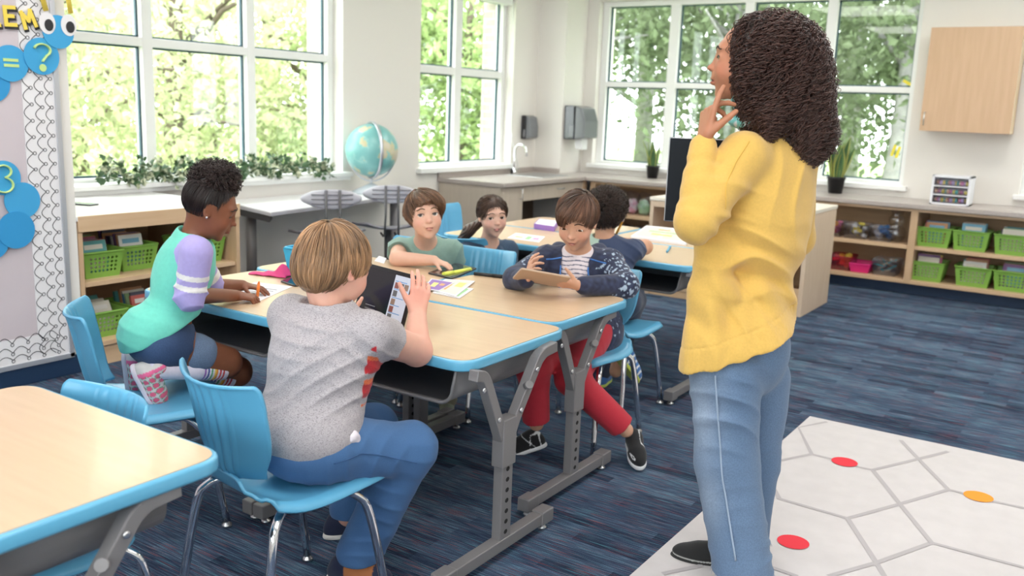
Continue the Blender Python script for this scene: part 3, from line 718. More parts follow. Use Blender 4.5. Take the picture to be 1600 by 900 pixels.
E3=dup(DA,(BX-.04,5.0,0),0,'desk behind the open picture book, farthest right of the back cluster')
E4=dup(DA,(BX-.825,5.0,0),0,'farthest left desk of the back cluster, holding the purple book')
[c for c in kids(DA) if c.name.startswith('leg_frame')][1].location.x=.032
# ------------------------------------------------------------------ chairs
CBL=pmat('blue_chair_plastic',(.11,.385,.60),.34,coat=.1)
def chair(loc,rz,label,zs=.40):
    t=thing('school_chair',loc,label,'chair',rz)
    def prof(K,u):
        i=min(int(u*(len(K)-1)),len(K)-2); f_=u*(len(K)-1)-i
        p0=K[max(i-1,0)];p1=K[i];p2=K[i+1];p3=K[min(i+2,len(K)-1)]
        return [.5*((2*b)+(-a+c)*f_+(2*a-5*b+4*c-d)*f_*f_+(-a+3*b-3*c+d)*f_**3) for a,b,c,d in zip(p0,p1,p2,p3)]
    KS=[(.200,-.022,.135),(.195,-.004,.172),(.16,.004,.192),(.08,.0,.2),(-.02,-.006,.203),(-.10,-.002,.198),(-.155,.012,.172),(-.185,.035,.125),(-.195,.07,.10)]
    def seat(u,v):
        y,z,w=prof(KS,u); s=2*v-1; r=0
        e=abs(s)**3
        return (w*s,y+r-.012*e*(u>.9),zs+z+(.012*e if u<.8 else 0)-(.022*max(0,abs(s)-.9)*10 if u<.75 else 0))
    MB().grid(seat,34,37).build('seat',CBL,t,solid=.009,bevel=0)
    KB=[(-.178,.055,.095),(-.196,.085,.12),(-.208,.13,.155),(-.218,.18,.172),(-.23,.24,.178),(-.245,.295,.180),(-.254,.312,.174),(-.262,.316,.168)]
    def back(u,v):
        y,z,w=prof(KB,u); s=2*v-1; r=0
        if abs(s)<.5: r=.0075*(math.cos(s*2*PI*5)-1)*.5*min(1,(1-u)*2.2)
        return (w*s,y+.055*s*s+r-.0*u,zs+z+.012*s*s*(u>.6))
    MB().grid(back,30,61).build('backrest',CBL,t,solid=.009)
    for sx in (-1,1):
        for sy in (-1,1):
            if sy>0: pts=[(sx*.10,.02,zs-.02),(sx*.13,.07,zs-.022),(sx*.155,.115,zs-.045),(sx*.17,.15,zs-.11),(sx*.19,.20,.02)]
            else: pts=[(sx*.09,-.03,zs-.02),(sx*.135,-.10,zs-.02),(sx*.165,-.145,zs-.04),(sx*.182,-.17,zs-.10),(sx*.205,-.215,.02)]
            P_=[]
            for i in range(len(pts)-1):
                for k in range(4):
                    f_=k/4; a,b,c,d=pts[max(i-1,0)],pts[i],pts[i+1],pts[min(i+2,4)]
                    P_.append(tuple(.5*((2*b[j])+(-a[j]+c[j])*f_+(2*a[j]-5*b[j]+4*c[j]-d[j])*f_*f_+(-a[j]+3*b[j]-3*c[j]+d[j])*f_**3) for j in range(3)))
            P_.append(pts[-1])
            l=MB().tube(P_,.0125,12).build('leg',CHROME,t)
            MB().lathe([(.014,0),(.017,.003),(.017,.010),(.010,.016),(.010,.03)],14,M=Matrix.Translation((pts[-1][0],pts[-1][1],0))).build('glide',STEEL,l)
    MB().tube([(-.10,.02,zs-.02),(.10,.02,zs-.02)],.011,10).build('crossbar',CHROME,t); MB().tube([(-.09,-.03,zs-.02),(.09,-.03,zs-.02)],.011,10).build('crossbar',CHROME,t)
    return t
C1=chair((-1.775,1.615,0),-.14,'blue plastic chair with chrome legs, the boy in grey sits on it')
C2=dup(C1,(-2.58,1.775,0),-.58,'blue plastic chair that the kneeling girl is on')
C3=dup(C1,(-1.97,1.03,0),PI+.0,'blue plastic chair pushed under the bottom left desk'); C3.scale=(.945,.945,.945)
C4=dup(C1,(-1.94,3.80,0),-.05,'blue plastic chair under the curly haired child at the back desks')
C5=dup(C1,(-1.84,3.33,0),PI+.03,'blue plastic chair under the boy holding the tablet')
C6=dup(C1,(-2.50,3.35,0),PI+.05,'empty blue plastic chair between the sage shirt boy and the tablet boy')
C7=dup(C1,(-2.915,3.36,0),PI,'blue plastic chair behind the boy in the sage shirt')
C8=dup(C1,(-2.87,4.02,0),.0,'blue plastic chair under the girl with the ponytail')
C9=dup(C1,(-3.66,4.95,0),-PI/2,'blue chair at the far left of the back desks, beside the ponytail girl')
# ------------------------------------------------------------------ white window desk, globe, stools
DESKW=pmat('white_desk_laminate',(.92,.92,.94),.25); DEDGE=pmat('grey_desk_edge',(.40,.385,.42),.4)
t=thing('window_table',(0,0,0),'white topped grey edged table against the window wall','table')
tp=[(-5.135,4.20),(-4.93,4.05),(-4.43,3.92),(-4.58,4.9),(-4.72,5.68),(-5.135,5.9)]
MB().prism(tp,.668,.692).build('edge_band',DEDGE,t,bevel=.003); MB().prism([(x+(.006 if x<-4.9 else -.006),y) for x,y in tp],.69,.697).build('tabletop',DESKW,t)
MB().tube([(-4.90,4.16,0),(-4.90,4.16,.66)],.035,16).build('leg',GREY,t); MB().tube([(-4.80,5.52,0),(-4.80,5.52,.66)],.035,16).build('leg',GREY,t)
MB().prism([(-4.96,4.08),(-4.5,3.97),(-4.62,4.10),(-4.92,4.2)],.62,.667).build('bracket',pmat('black_bracket',(.02,.02,.025),.5),t)
gx,gy=-4.90,5.36
def globe():
    m=bpy.data.materials.new('globe_map'); m.use_nodes=True; N=m.node_tree.nodes; L=m.node_tree.links; b=N['Principled BSDF']; b.inputs['Roughness'].default_value=.28
    tc=N.new('ShaderNodeTexCoord'); n=N.new('ShaderNodeTexNoise'); n.inputs['Scale'].default_value=7.5; n.inputs['Detail'].default_value=7; n.inputs['Roughness'].default_value=.55; L.new(tc.outputs['Object'],n.inputs['Vector'])
    r=N.new('ShaderNodeValToRGB'); e=r.color_ramp.elements; e[0].position=.0; e[0].color=(.15,.38,.38,1); e[1].position=1; e[1].color=(.75,.62,.40,1)
    for p,c in ((.50,(.20,.46,.45)),(.555,(.32,.56,.53)),(.565,(.58,.52,.30)),(.64,(.62,.56,.44))): q=e.new(p); q.color=(*c,1)
    L.new(n.outputs[0],r.inputs[0]); L.new(r.outputs[0],b.inputs['Base Color']); return m
t=thing('globe',(gx,gy,.697),'light teal desk globe in a silver ring on a grey cone base','globe')
GB=pmat('globe_base_grey',(.48,.52,.56),.5); MB().lathe([(.16,0),(.158,.008),(.06,.055),(.02,.075),(0,.078)],32).build('base',GB,t)
SIL=pmat('silver_ring',(.62,.63,.68),.3,.7); cz=.335; R_=.205
Rm=Matrix.Translation((0,0,cz))@Matrix.Rotation(.62,4,'Z')
mer=MB()
for r0 in (R_+.012,):
    V=[];F=[];n=64
    for i in range(n):
        a=2*PI*i/n
        for rr,w in ((R_+.008,-.012),(R_+.008,.012),(R_+.016,.012),(R_+.016,-.012)): V.append((rr*math.cos(a),w,rr*math.sin(a)))
    for i in range(n):
        for k in range(4): F.append((i*4+k,i*4+(k+1)%4,((i+1)%n)*4+(k+1)%4,((i+1)%n)*4+k))
    mer.add(V,F,0,True,Rm@Matrix.Rotation(-1.09,4,'Z')@Matrix.Rotation(.05,4,'Y'))
mer.build('meridian_ring',SIL,t)
MB().tube([tuple(Rm@Vector(((R_+.03)*math.cos(a)*.8,0,(R_+.035)*math.sin(a)))) for a in np.linspace(-PI*.93,-PI*.07,20)],.006,8).build('cradle_arm',SIL,t)
MB().tube([(0,0,.07),(0,0,cz-R_-.015)],.01,10).build('stem',SIL,t)
b_=MB().ball((0,0,0),R_,48).build('ball',globe(),t); b_.location=(0,0,cz); b_.rotation_euler=(.35,.2,1.0)
# task stools
SG=pmat('stool_grey_plastic',(.24,.23,.26),.4); SL=pmat('stool_light_grey',(.50,.49,.54),.4)
def stool(loc,rz,label):
    t=thing('task_stool',loc,label,'stool',rz)
    def st(u,v):
        x=(u*2-1);y=(v*2-1); r=math.hypot(x,y)
        a=.25*x*math.sqrt(1-y*y/2);b=.20*y*math.sqrt(1-x*x/2)
        return (a*(1.05 if b>0 else .95),b,.50+.028*(x*x)*1.2-.045*max(0,b*5)*x*x*0-.03*(y>0)*y*y+.02*(y<0)*y*y-.035*(1-abs(x))*max(0,-0))
    MB().grid(st,22,22).build('seat',SG,t,solid=.014)
    for sx in (-1,1): 
        MB().lathe([(.022,0),(.022,.002)],14,M=Matrix.Translation((sx*.07,-.07,.513))@Matrix.Diagonal((1.2,.8,1,1))).build('seat_vent',SL,t)
    def bk_(u,v):
        x=u*2-1;y=v*2-1; w=.20*x*math.sqrt(max(0,1-y*y*.45)); h=.065*y*math.sqrt(max(.0,1-x*x*.75)); return (w,-.20+.05*x*x,.765+h)
    MB().grid(bk_,24,12).build('backrest',SL,t,solid=.012)
    sl=MB()
    for k in (-.03,0,.03): sl.tube([(.17*q,-.205+.05*(q*.85)**2-.006,.765+k) for q in (-.8,-.5,0,.5,.8)],.005,6)
    for sx in (-1,1): sl.box(sx*.045-.009,sx*.045+.009,-.222,-.205,.705,.827)
    sl.build('back_slats',SG,t)
    for sx in (-1,1): MB().tube([(sx*.045,-.215,.82),(sx*.045,-.225,.62),(sx*.05,-.21,.47),(sx*.05,-.12,.455),(sx*.05,0,.46)],.008,8).build('back_rod',GREYD,t)
    MB().tube([(0,0,.49),(0,0,.12)],.025,12).build('column',GREYD,t)
    for k in range(5):
        a=2*PI*k/5+.3; MB().tube([(0,0,.13),(.24*math.cos(a),.24*math.sin(a),.055)],.014,8).build('base_leg',GREYD,t)
        MB().ball((.24*math.cos(a),.24*math.sin(a),.028),(.028,.028,.028),12).build('caster',pmat('caster_black',(.02,.02,.02),.4),t)
    return t
p_=atz(512,372,.48); T1=stool((p_[0],p_[1],0),.95,'grey task stool with slatted backrest, nearer of the two at the window table')
p_=atz(606,360,.48); T2=dup(T1,(p_[0],p_[1],0),.85,'grey task stool with slatted backrest, behind the sage shirt boy')
# ------------------------------------------------------------------ rug
RUGM=pmat('rug_cream',(.61,.575,.575),.95,var=.05,vscale=14,bump=.5,bscale=500); RL=pmat('rug_grey_line',(.43,.40,.41),.95,bump=.4,bscale=500); RR=pmat('rug_red',(.72,.035,.055),.95); RO=pmat('rug_orange',(.9,.30,.03),.95)
rg=MB(); rg.box(-1.085,.95,1.9,4.255,0,.012,0)
def rp_(x,y): p=atz(1000+x*.375,600+y*.375,.0125); return (float(p[0]),float(p[1]))
nodes={'a':(655,180),'b':(775,158),'c':(715,292),'d':(555,325),'e':(800,313),'f':(905,345),'g':(970,358),'h':(1160,312),'i':(1280,282),'j':(1088,236),'k':(1285,440),'l':(1083,500),'m':(865,560),'n':(580,478),'o':(560,440),'p':(1345,455),'q':(1475,490),'r':(1600,517),'s':(1215,662),'t':(985,745),'u':(790,800),'v':(1600,765),'w':(1035,830),'y':(650,800),'z':(520,755),'A':(255,757),'B':(100,790)}
E_=['ab','ac','cd','ce','fg','gh','hi','jh','hk','kl','gl','lm','mn','no','kp','qr','ls','st','mt','tu','sv','tw','yz','AB']
_rz=.0128
def ribbon(p,q,w=.009):
    d=Vector((q[0]-p[0],q[1]-p[1])).normalized(); n=Vector((-d.y,d.x))*w; d*=w*.6
    x0,x1,y0,y1=-1.085,.95,1.9,4.255
    c=lambda P:(min(max(P[0],x0),x1),min(max(P[1],y0),y1))
    P4=[c((p[0]-d.x+n.x,p[1]-d.y+n.y)),c((p[0]-d.x-n.x,p[1]-d.y-n.y)),c((q[0]+d.x-n.x,q[1]+d.y-n.y)),c((q[0]+d.x+n.x,q[1]+d.y+n.y))]
    global _rz; _rz+=.00004; rg.add([(a,b,_rz) for a,b in P4],[(0,1,2,3)],1)
for e in E_: ribbon(rp_(*nodes[e[0]]),rp_(*nodes[e[1]]))
# the pattern carries on beyond the view
for a,b in (((-.2,2.4),(.1,2.75)),((.1,2.75),(.45,2.6)),((.45,2.6),(.62,2.2)),((.1,2.75),(.05,3.2)),((.05,3.2),(.45,3.4)),((.45,3.4),(.8,3.2)),((.45,3.4),(.42,3.85))): ribbon(a,b)
for (x,y),mi in (((852,326),2),((1410,470),3),((638,660),2)):
    c=rp_(x,y); rg.add([(c[0]+.052*math.cos(a),c[1]+.052*math.sin(a),.0148) for a in np.linspace(0,2*PI,28,endpoint=False)],[tuple(range(28))],mi)
tag(rg.build('rug',[RUGM,RL,RR,RO]),'cream rug with grey hexagon lines and red and orange dots','rug')
# ------------------------------------------------------------------ green baskets with books
GRN=pmat('green_plastic',(.22,.43,.07),.42)
def perf_wall(mb,p00,p10,p11,p01,nx,ny,hr=.30,margin=True):
    """quad wall split in cells, each with an octagonal hole in rows; corners given, hole cells inside"""
    p00,p10,p11,p01=[Vector(p) for p in (p00,p10,p11,p01)]
    def P(u,v): return (p00*(1-u)+p10*u)*(1-v)+(p01*(1-u)+p11*u)*v
    for i in range(nx):
        for j in range(ny):
            u0,u1,v0,v1=i/nx,(i+1)/nx,j/ny,(j+1)/ny
            if i in (0,nx-1) or j in (0,ny-1):
                mb.add([P(u0,v0),P(u1,v0),P(u1,v1),P(u0,v1)],[(0,1,2,3)]); continue
            um,vm=(u0+u1)/2,(v0+v1)/2; V=[];H=[]
            for k in range(8):
                a=PI/4*k+PI/4*.0; c,s=math.cos(a),math.sin(a); m_=max(abs(c),abs(s)); V.append(P(um+c/m_*(u1-u0)/2,vm+s/m_*(v1-v0)/2)); H.append(P(um+c*(u1-u0)*hr,vm+s*(v1-v0)*hr))
            mb.add(V+H,[(k,(k+1)%8,8+(k+1)%8,8+k) for k in range(8)])
def basket(loc,rz,label,w=.225,d=.28,h=.135,group=None):
    t=thing('book_basket',loc,label,'basket',rz,group)
    a,b=w*.42,d*.43; A,B=w/2,d/2
    mb=MB(); c0=[(-a,-b,.004),(a,-b,.004),(a,b,.004),(-a,b,.004)]; c1=[(-A,-B,h),(A,-B,h),(A,B,h),(-A,B,h)]
    for i in range(4): perf_wall(mb,c0[i],c0[(i+1)%4],c1[(i+1)%4],c1[i],9 if i%2==0 else 10,6,.34)
    mb.box(-a,a,-b,b,0,.004); mb.build('body',GRN,t,solid=.003)
    r=MB(); q=[(x*1.03,y*1.03,h) for x,y,z in c1]; rr=roundpoly([(x,y) for x,y,z in q],.02,3); r.tube([(x,y,h) for x,y in rr],.0065,6,closed=True); r.build('rim',GRN,t)
    return t
BOOKC=[(.10,.25,.45),(.55,.12,.10),(.75,.70,.60),(.12,.40,.40),(.80,.55,.15),(.25,.12,.30),(.85,.82,.78),(.10,.10,.14),(.60,.30,.15),(.20,.45,.60),(.70,.20,.30),(.35,.50,.25)]
BM=[pmat('book_cover_%s'%n,c,.45) for n,c in zip(['blue','red','cream','teal','ochre','plum','white','black','brown','sky','rose','green'],BOOKC)]
BN=['blue','red','cream','teal','ochre','plum','white','black','brown','sky blue','rose','green']
PAGES=pmat('book_pages',(.78,.73,.64),.8)
CREAMC=pmat('cover_art_cream',(.85,.80,.66),.6)
def book(parent_mat,loc,rz,tilt,w,h,th,mi,label,group,art=None):
    """upright book, cover plane facing local -y, thickness along y"""
    o=MB(); o.box(-w/2,w/2,-th/2,-th/2+.0015,0,h,0).box(-w/2,w/2,th/2-.0015,th/2,0,h,0).box(-w/2,-w/2+.002,-th/2,th/2,0,h,0).box(-w/2+.003,w/2-.004,-th/2+.002,th/2-.002,.003,h-.003,1)
    if art is not None:
        o.box(-w*.38,w*.38,-th/2-.0006,-th/2,h*.12,h*.62,2); o.box(-w*.36,w*.36,-th/2-.0006,-th/2,h*.74,h*.88,2)
    b=o.build('book',[BM[mi],PAGES,BM[art] if art is not None else CREAMC]); b.location=loc; b.rotation_euler=(tilt,0,rz)
    return tag(b,label,'book',group)
_br=random.Random(3)
def fill(t,n,where,face=0,w=.15,h=.19,depth=.28,tilt=-.22,cols=None,thin=False,frontc=None):
    """row of books leaning back in a basket; t local frame: front is -y"""
    grp='books in the '+where; seq_=[0,2,8,3,6,1,9,5,10,4,7,11]; off_=_br.randrange(12)
    for i in range(n):
        th=.007 if thin else _br.uniform(.008,.02)
        y=-depth*.30+i*(depth*.56/max(1,n-1)); x=_br.uniform(-.012,.012)
        ct,st=math.cos(t.rotation_euler.z),math.sin(t.rotation_euler.z)
        X=t.location.x+ct*x-st*y; Y=t.location.y+st*x+ct*y
        mi=(cols or list(range(12)))[_br.randrange(len(cols) if cols else 12)]
        if i==0 and frontc is not None: mi=frontc
        hh=h*_br.uniform(.86,1.0)
        if i and cols is None: mi=seq_[(i+off_)%12]
        book(None,(X,Y,t.location.z+.012),t.rotation_euler.z,tilt,w*_br.uniform(.88,1),hh,th,mi,(BN[mi]+(' front book in the ' if i==0 else ' book in the '))+where,None if i==0 else grp,art=_br.choice([2,6,4,9]) if i==0 else None)
# left bookcase: local front of baskets faces +x  -> rz=+90deg : local -y -> world +x
def lb(px0,px1,z,label,xf=-4.33,xoff=0):
    a=atx(px0,400,xf);b=atx(px1,400,xf); return basket((xf-.15,(a[1]+b[1])/2,z),PI/2,label)
L1=lb(132,196,.45,'green basket on the upper left shelf, nearest the bulletin board'); fill(L1,9,'upper left basket next to the board',frontc=3)
L2=lb(200,262,.45,'green basket on the upper left shelf behind the kneeling girl'); L2.location.x-=.06; fill(L2,11,'upper left basket behind the kneeling girl',thin=True,frontc=6,cols=[5,7,8,6])
L3=lb(306,352,.45,'green basket on the upper left shelf at its right end'); fill(L3,5,'upper left basket at the right end of the shelf',frontc=9,h=.16)
L4=lb(134,200,.13,'green basket on the lower left shelf beside the chair back'); fill(L4,6,'lower left basket beside the chair back',frontc=2,tilt=-.5,h=.2)
L5=lb(208,268,.13,'green basket low on the left shelf, mostly hidden by the girl'); fill(L5,7,'low basket mostly hidden by the girl',frontc=1)
# right shelving: baskets face -y
def rb(px,py,z,w,label,Y=8.02): p=aty(px,py,Y); return basket((p[0],Y+.14,z),0,label,w=w,d=.26,h=.155)
RS=[((1458,365),.41,'upper row of the back shelves, leftmost of three'),((1516,372),.41,'upper row of the back shelves, middle of three'),((1582,378),.41,'upper row of the back shelves, rightmost of three'),
    ((1446,425),.125,'bottom row of the back shelves, leftmost of three'),((1519,432),.125,'bottom row of the back shelves, middle of three'),((1580,440),.125,'bottom row of the back shelves, rightmost of three')]
for i,((px,py),z,w_) in enumerate(RS):
    b_=rb(px,py,z,.265,'green basket of books, '+w_)
    fill(b_,6+i%3,w_.replace('row of the back shelves','back basket'),w=.17,h=.205,depth=.26,frontc=[8,9,2,2,6,5][i])
# ------------------------------------------------------------------ bins and bits on the shelves
CLR=glassmat('clear_plastic',(.90,.90,.93),.15,.10); PINKP=glassmat('pink_plastic',(.95,.45,.62),.2,.10); MAG=pmat('magenta_plastic',(.70,.02,.20),.4)
def bin_(px0,px1,z,h,label,mat,Y=8.03,d=.26,content=None,name='storage_bin'):
    a=aty(px0,390,Y)[0]; b=aty(px1,390,Y)[0]; t=thing(name,((a+b)/2,Y+d/2,z),label,'bin'); w=(b-a)/2
    c0=[(-w*.82,-d*.42),(w*.82,-d*.42),(w*.82,d*.42),(-w*.82,d*.42)]; c1=[(-w,-d/2),(w,-d/2),(w,d/2),(-w,d/2)]
    mb=MB().add([(x,y,.003) for x,y in c0]+[(x,y,h) for x,y in c1],[(0,1,2,3)]+[(i,(i+1)%4,4+(i+1)%4,4+i) for i in range(4)]); mb.build('body',mat,t,solid=.003)
    MB().tube([(x,y,h) for x,y in roundpoly(c1,.02,3)],.006,6,closed=True).build('rim',mat,t)
    if content:
        R=random.Random(int(px0)); 
        for k in range(content[0]):
            c=content[1][k%len(content[1])]; m_=MB(); sx=R.uniform(.015,.035)
            M_=Matrix.Translation((0,0,0))@Euler((R.uniform(-.5,.5),R.uniform(-.5,.5),R.uniform(0,3))).to_matrix().to_4x4()
            if content[2]=='stick': m_.tube([(-.05,0,0),(.05,0,0)],.006,6)
            elif content[2]=='ball': m_.ball((0,0,0),.024,12)
            else: m_.box(-sx,sx,-.02,.02,-.014,.014)
            o=m_.build(content[3],pmat('toy_%s'%c[0],c[1],.5)); o.matrix_world=Matrix.Translation((t.location.x+R.uniform(-w*.6,w*.6),t.location.y+R.uniform(-d*.25,d*.25),z+.03+h*.75*(k/content[0])))@M_
            tag(o,'small %s %s heaped in the %s'%(c[0],content[3].replace('_',' '),' '.join(label.split()[:8])),content[3].replace('_',' '),c[0]+' '+content[3].replace('_',' ')+'s in the '+' '.join(label.split()[:8]))
    return t
OR=('orange',(.85,.35,.06));RDc=('red',(.65,.05,.06));BLc=('blue',(.08,.22,.50));WHc=('white',(.8,.8,.78));YLc=('yellow',(.85,.70,.12));PKc=('pink',(.8,.25,.45));TLc=('teal',(.1,.5,.5));GYc=('grey',(.4,.4,.42))
bin_(1280,1310,.41,.12,'clear bin at the left of the upper shelf',CLR,content=(10,[OR,RDc,PKc],'block','toy_block'))
bin_(1313,1350,.41,.12,'clear bin of white pieces on the upper shelf',CLR,content=(12,[WHc,GYc,YLc],'block','game_piece'))
bin_(1352,1392,.41,.115,'clear bin of blue pieces on the upper shelf',CLR,content=(12,[BLc,GYc,BLc],'block','counting_piece'))
bin_(1294,1331,.125,.12,'translucent pink bin on the bottom shelf beside the wooden unit',PINKP,content=(14,[OR,YLc,RDc],'block','play_brick'))
bin_(1329,1362,.125,.075,'flat magenta basket on the bottom shelf between two bins',MAG)
bin_(1364,1405,.125,.13,'clear bin of craft sticks on the bottom shelf by the divider',CLR,content=(16,[GYc,('tan',(.6,.5,.35)),TLc],'stick','craft_stick'))
p=aty(1404,365,8.15); t=thing('glass_vase',(p[0]-.03,8.18,.41),'clear bubble shaped glass vase on the upper shelf by the divider','vase')
VS=glassmat('vase_glass',(.93,.94,.95),.02,.14); MB().lathe([(.05,0),(.075,.03),(.085,.07),(.07,.11),(.05,.135),(.065,.165),(.06,.20),(.04,.225),(.06,.27)],24).build('body',VS,t)
# bags in the left bay
for i,(px,zz,c,l) in enumerate([(965,.41,('lilac',(.45,.45,.65)),'left'),(985,.41,PKc,'middle'),(1004,.41,('mint',(.55,.75,.6)),'right')]):
    p=aty(px,320,8.12); t=thing('zip_bag',(p[0],8.16,zz),'clear zip bag of coloured pieces slumped on the back shelf, %s of three'%l,'bag')
    bb2=SDF().ell((0,0,.10),(.085,.07,.115),k=.02).box((0,0,.19),(.075,.012,.03),.01,k=.04)
    V,F=bb2.mesh(.014,lambda P:.006*snoise(P,60,i)); V[:,2]=np.maximum(V[:,2],.001); npmesh('pouch',V,F,glassmat('bag_plastic',(.88,.88,.92),.25,.12),t,world=False)
    V,F=SDF().ell((0,0,.075),(.065,.05,.075)).mesh(.012,lambda P:.008*snoise(P,90,i+5)); V[:,2]=np.maximum(V[:,2],.003); npmesh('contents',V,F,pmat('bag_fill_%d'%i,c[1],.7,col2=[(.75,.2,.3),(.8,.8,.8),(.3,.65,.3)][i],vscale=22),t,world=False)
for i,(px,l) in enumerate([(955,'left'),(1000,'right')]):
    p=aty(px,350,8.1); t=thing('storage_box',(p[0],8.2,.125),'grey box on the lowest back shelf behind the curly haired child, %s one'%l,'box')
    MB().box(-.13,.13,-.1,.12,0,.13).build('body',pmat('grey_card',(.35,.32,.34),.7),t,bevel=.006); MB().box(-.135,.135,-.105,.125,.13,.15).build('lid',pmat('grey_card',(.35,.32,.34),.7),t,bevel=.004)
# drawer box on the counter
p0=atz(1458,317,.755); p1=atz(1524,321,.755)
dx=thing('drawer_box',(float(p0[0]+p1[0])/2-.02,8.22,.755),'clear fronted white drawer box of supplies standing on the back counter','drawer box')
WP=pmat('white_plastic',(.80,.80,.84),.35); w_=.145; MB().box(-w_,w_,-.1,-.095,0,.0).build('foot',WP,dx) if 0 else None
f_=MB(); f_.box(-w_,-w_+.018,-.12,.12,0,.235).box(w_-.018,w_,-.12,.12,0,.235).box(-w_,w_,-.12,.12,.218,.235).box(-w_,w_,-.12,.12,0,.014).box(-w_,w_,-.12,.12,.075,.083).box(-w_,w_,-.12,.12,.145,.153).box(-w_,w_,.11,.12,0,.235); f_.build('frame',WP,dx,bevel=.003)
for k,z in enumerate((.016,.085,.155)):
    dr=MB().box(-w_+.02,w_-.02,-.118,-.114,z,z+.056).build('drawer',CLR,dx)
    R=random.Random(k); q=MB()
    for i in range(14):
        x=-w_+.035+i*(2*w_-.07)/13; q.ball((x,-.06+R.uniform(-.03,.03),z+.022),(.014,.014,.02),8,i%5)
    s_=q.build('supplies',[pmat('toy_peach',(.9,.55,.35),.5),pmat('toy_pink',(.8,.25,.45),.5),pmat('toy_lilac',(.65,.5,.8),.5),pmat('toy_yellow',(.85,.70,.12),.5),pmat('toy_teal',(.1,.5,.5),.5)],dx); s_['kind']='stuff'
# wall dispensers
BLKP=pmat('black_gloss_plastic',(.015,.015,.02),.15,coat=.3); SMK=pmat('smoke_grey_plastic',(.16,.165,.18),.2,coat=.2)
def dispenser(x,y,z,w,d,h,label,name):
    t=thing(name,(x,y,z),label,'dispenser')
    MB().prism([(0,0),(d*.55,0),(d*.5,h),(0,h)],0,w,M=Matrix(((1,0,0,0),(0,0,1,-w/2),(0,1,0,0),(0,0,0,1)))).build('housing',BLKP,t,bevel=.012,seg=3)
    MB().prism([(d*.5,.0),(d,.02),(d,h*.55),(d*.82,h*.93),(d*.5,h)],0,w*.96,M=Matrix(((1,0,0,0),(0,0,1,-w*.48),(0,1,0,0),(0,0,0,1)))).build('cover',SMK,t,bevel=.015,seg=3)
    MB().box(d*.25,d*.5,-w/2-.004,-w/2+.01,h*.08,h*.42).build('lever',SMK,t,bevel=.005); return t
p=atx(818,222,-5.15); dispenser(-5.148,p[1]+.02,p[2]+.03,.17,.11,.24,'small black wall dispenser above the sink, left of the corner','soap_dispenser')
p=aty(915,208,8.28); pd=dispenser(-4.828,8.30,1.10,.30,.24,.34,'large black and grey paper towel dispenser on the column by the window','towel_dispenser')
MB().prism([(.10,-.09),(.17,-.10),(.17,.02),(.08,.02)],-.06,.06,M=Matrix(((1,0,0,0),(0,0,1,0),(0,1,0,0),(0,0,0,1)))).build('paper_sheet',pmat('paper_white',(.82,.81,.82),.8),pd)
# ------------------------------------------------------------------ plants
POT=pmat('black_pot',(.012,.012,.014),.4); SNK=bpy.data.materials.new('snake_leaf'); SNK.use_nodes=True
_N=SNK.node_tree.nodes; _a=_N.new('ShaderNodeAttribute'); _a.attribute_name='Col'; SNK.node_tree.links.new(_a.outputs[0],_N['Principled BSDF'].inputs['Base Color']); _N['Principled BSDF'].inputs['Roughness'].default_value=.4
SOIL=pmat('soil',(.05,.03,.02),.9)
def snake(loc,label,s,n,seed,hh):
    t=thing('snake_plant',loc,label,'plant'); R=random.Random(seed)
    MB().lathe([(.0,.0),(.055*s,0),(.072*s,.125*s),(.078*s,.125*s),(.078*s,.14*s),(.07*s,.14*s),(.066*s,.12*s),(0,.12*s)],24).build('pot',POT,t); MB().lathe([(.066*s,.118*s),(0,.122*s)],16).build('soil',SOIL,t)
    for i in range(n):
        a=2*PI*i/n+R.uniform(-.3,.3); r0=.02*s+.015*s*R.random(); L_=hh*R.uniform(.62,1); lean=R.uniform(.10,.62)*(1 if i%3 else .3); w=.032*s*R.uniform(.8,1.1); tw=R.uniform(-.6,.6)
        V=[];C=[];nu=12;nv=7
        for u in range(nu):
            k=u/(nu-1); c=Vector((math.cos(a)*(r0+lean*L_*k*k*.8),math.sin(a)*(r0+lean*L_*k*k*.8),.10*s+L_*k)); ww=w*(.75+.9*k-1.0*k*k)*(1-k**6) if k<1 else .0005
            ww=w*(.7+.6*math.sin(PI*min(k*1.1,1)))*(1-k**5)+.0004; b=a+PI/2+tw*k; sd=Vector((math.cos(b),math.sin(b),0)); out=Vector((math.cos(a),math.sin(a),0))
            for v in range(nv):
                q=v/(nv-1)*2-1; p=c+sd*(q*ww)+out*(.5*ww*q*q); V.append(tuple(p))
                band=.5+.5*math.sin(k*60+3*math.sin(q*4+i)); C.append((.42,.42,.10) if abs(q)>.8 else (.03+.07*band,.10+.10*band,.04+.03*band))
        F=[(u*nv+v,(u+1)*nv+v,(u+1)*nv+v+1,u*nv+v+1) for u in range(nu-1) for v in range(nv-1)]
        o=npmesh('leaf',V,F,SNK,t,cols=C,world=False); q_=o.modifiers.new('s','SOLIDIFY'); q_.thickness=.002
    return t
snake((-2.13,8.40,.755),'larger snake plant in a black pot on the counter, right of the woman',1.05,12,4,.44)
snake((-3.93,8.42,.755),'smaller snake plant in a black pot on the counter, left of the woman',.9,6,9,.33)
MB()
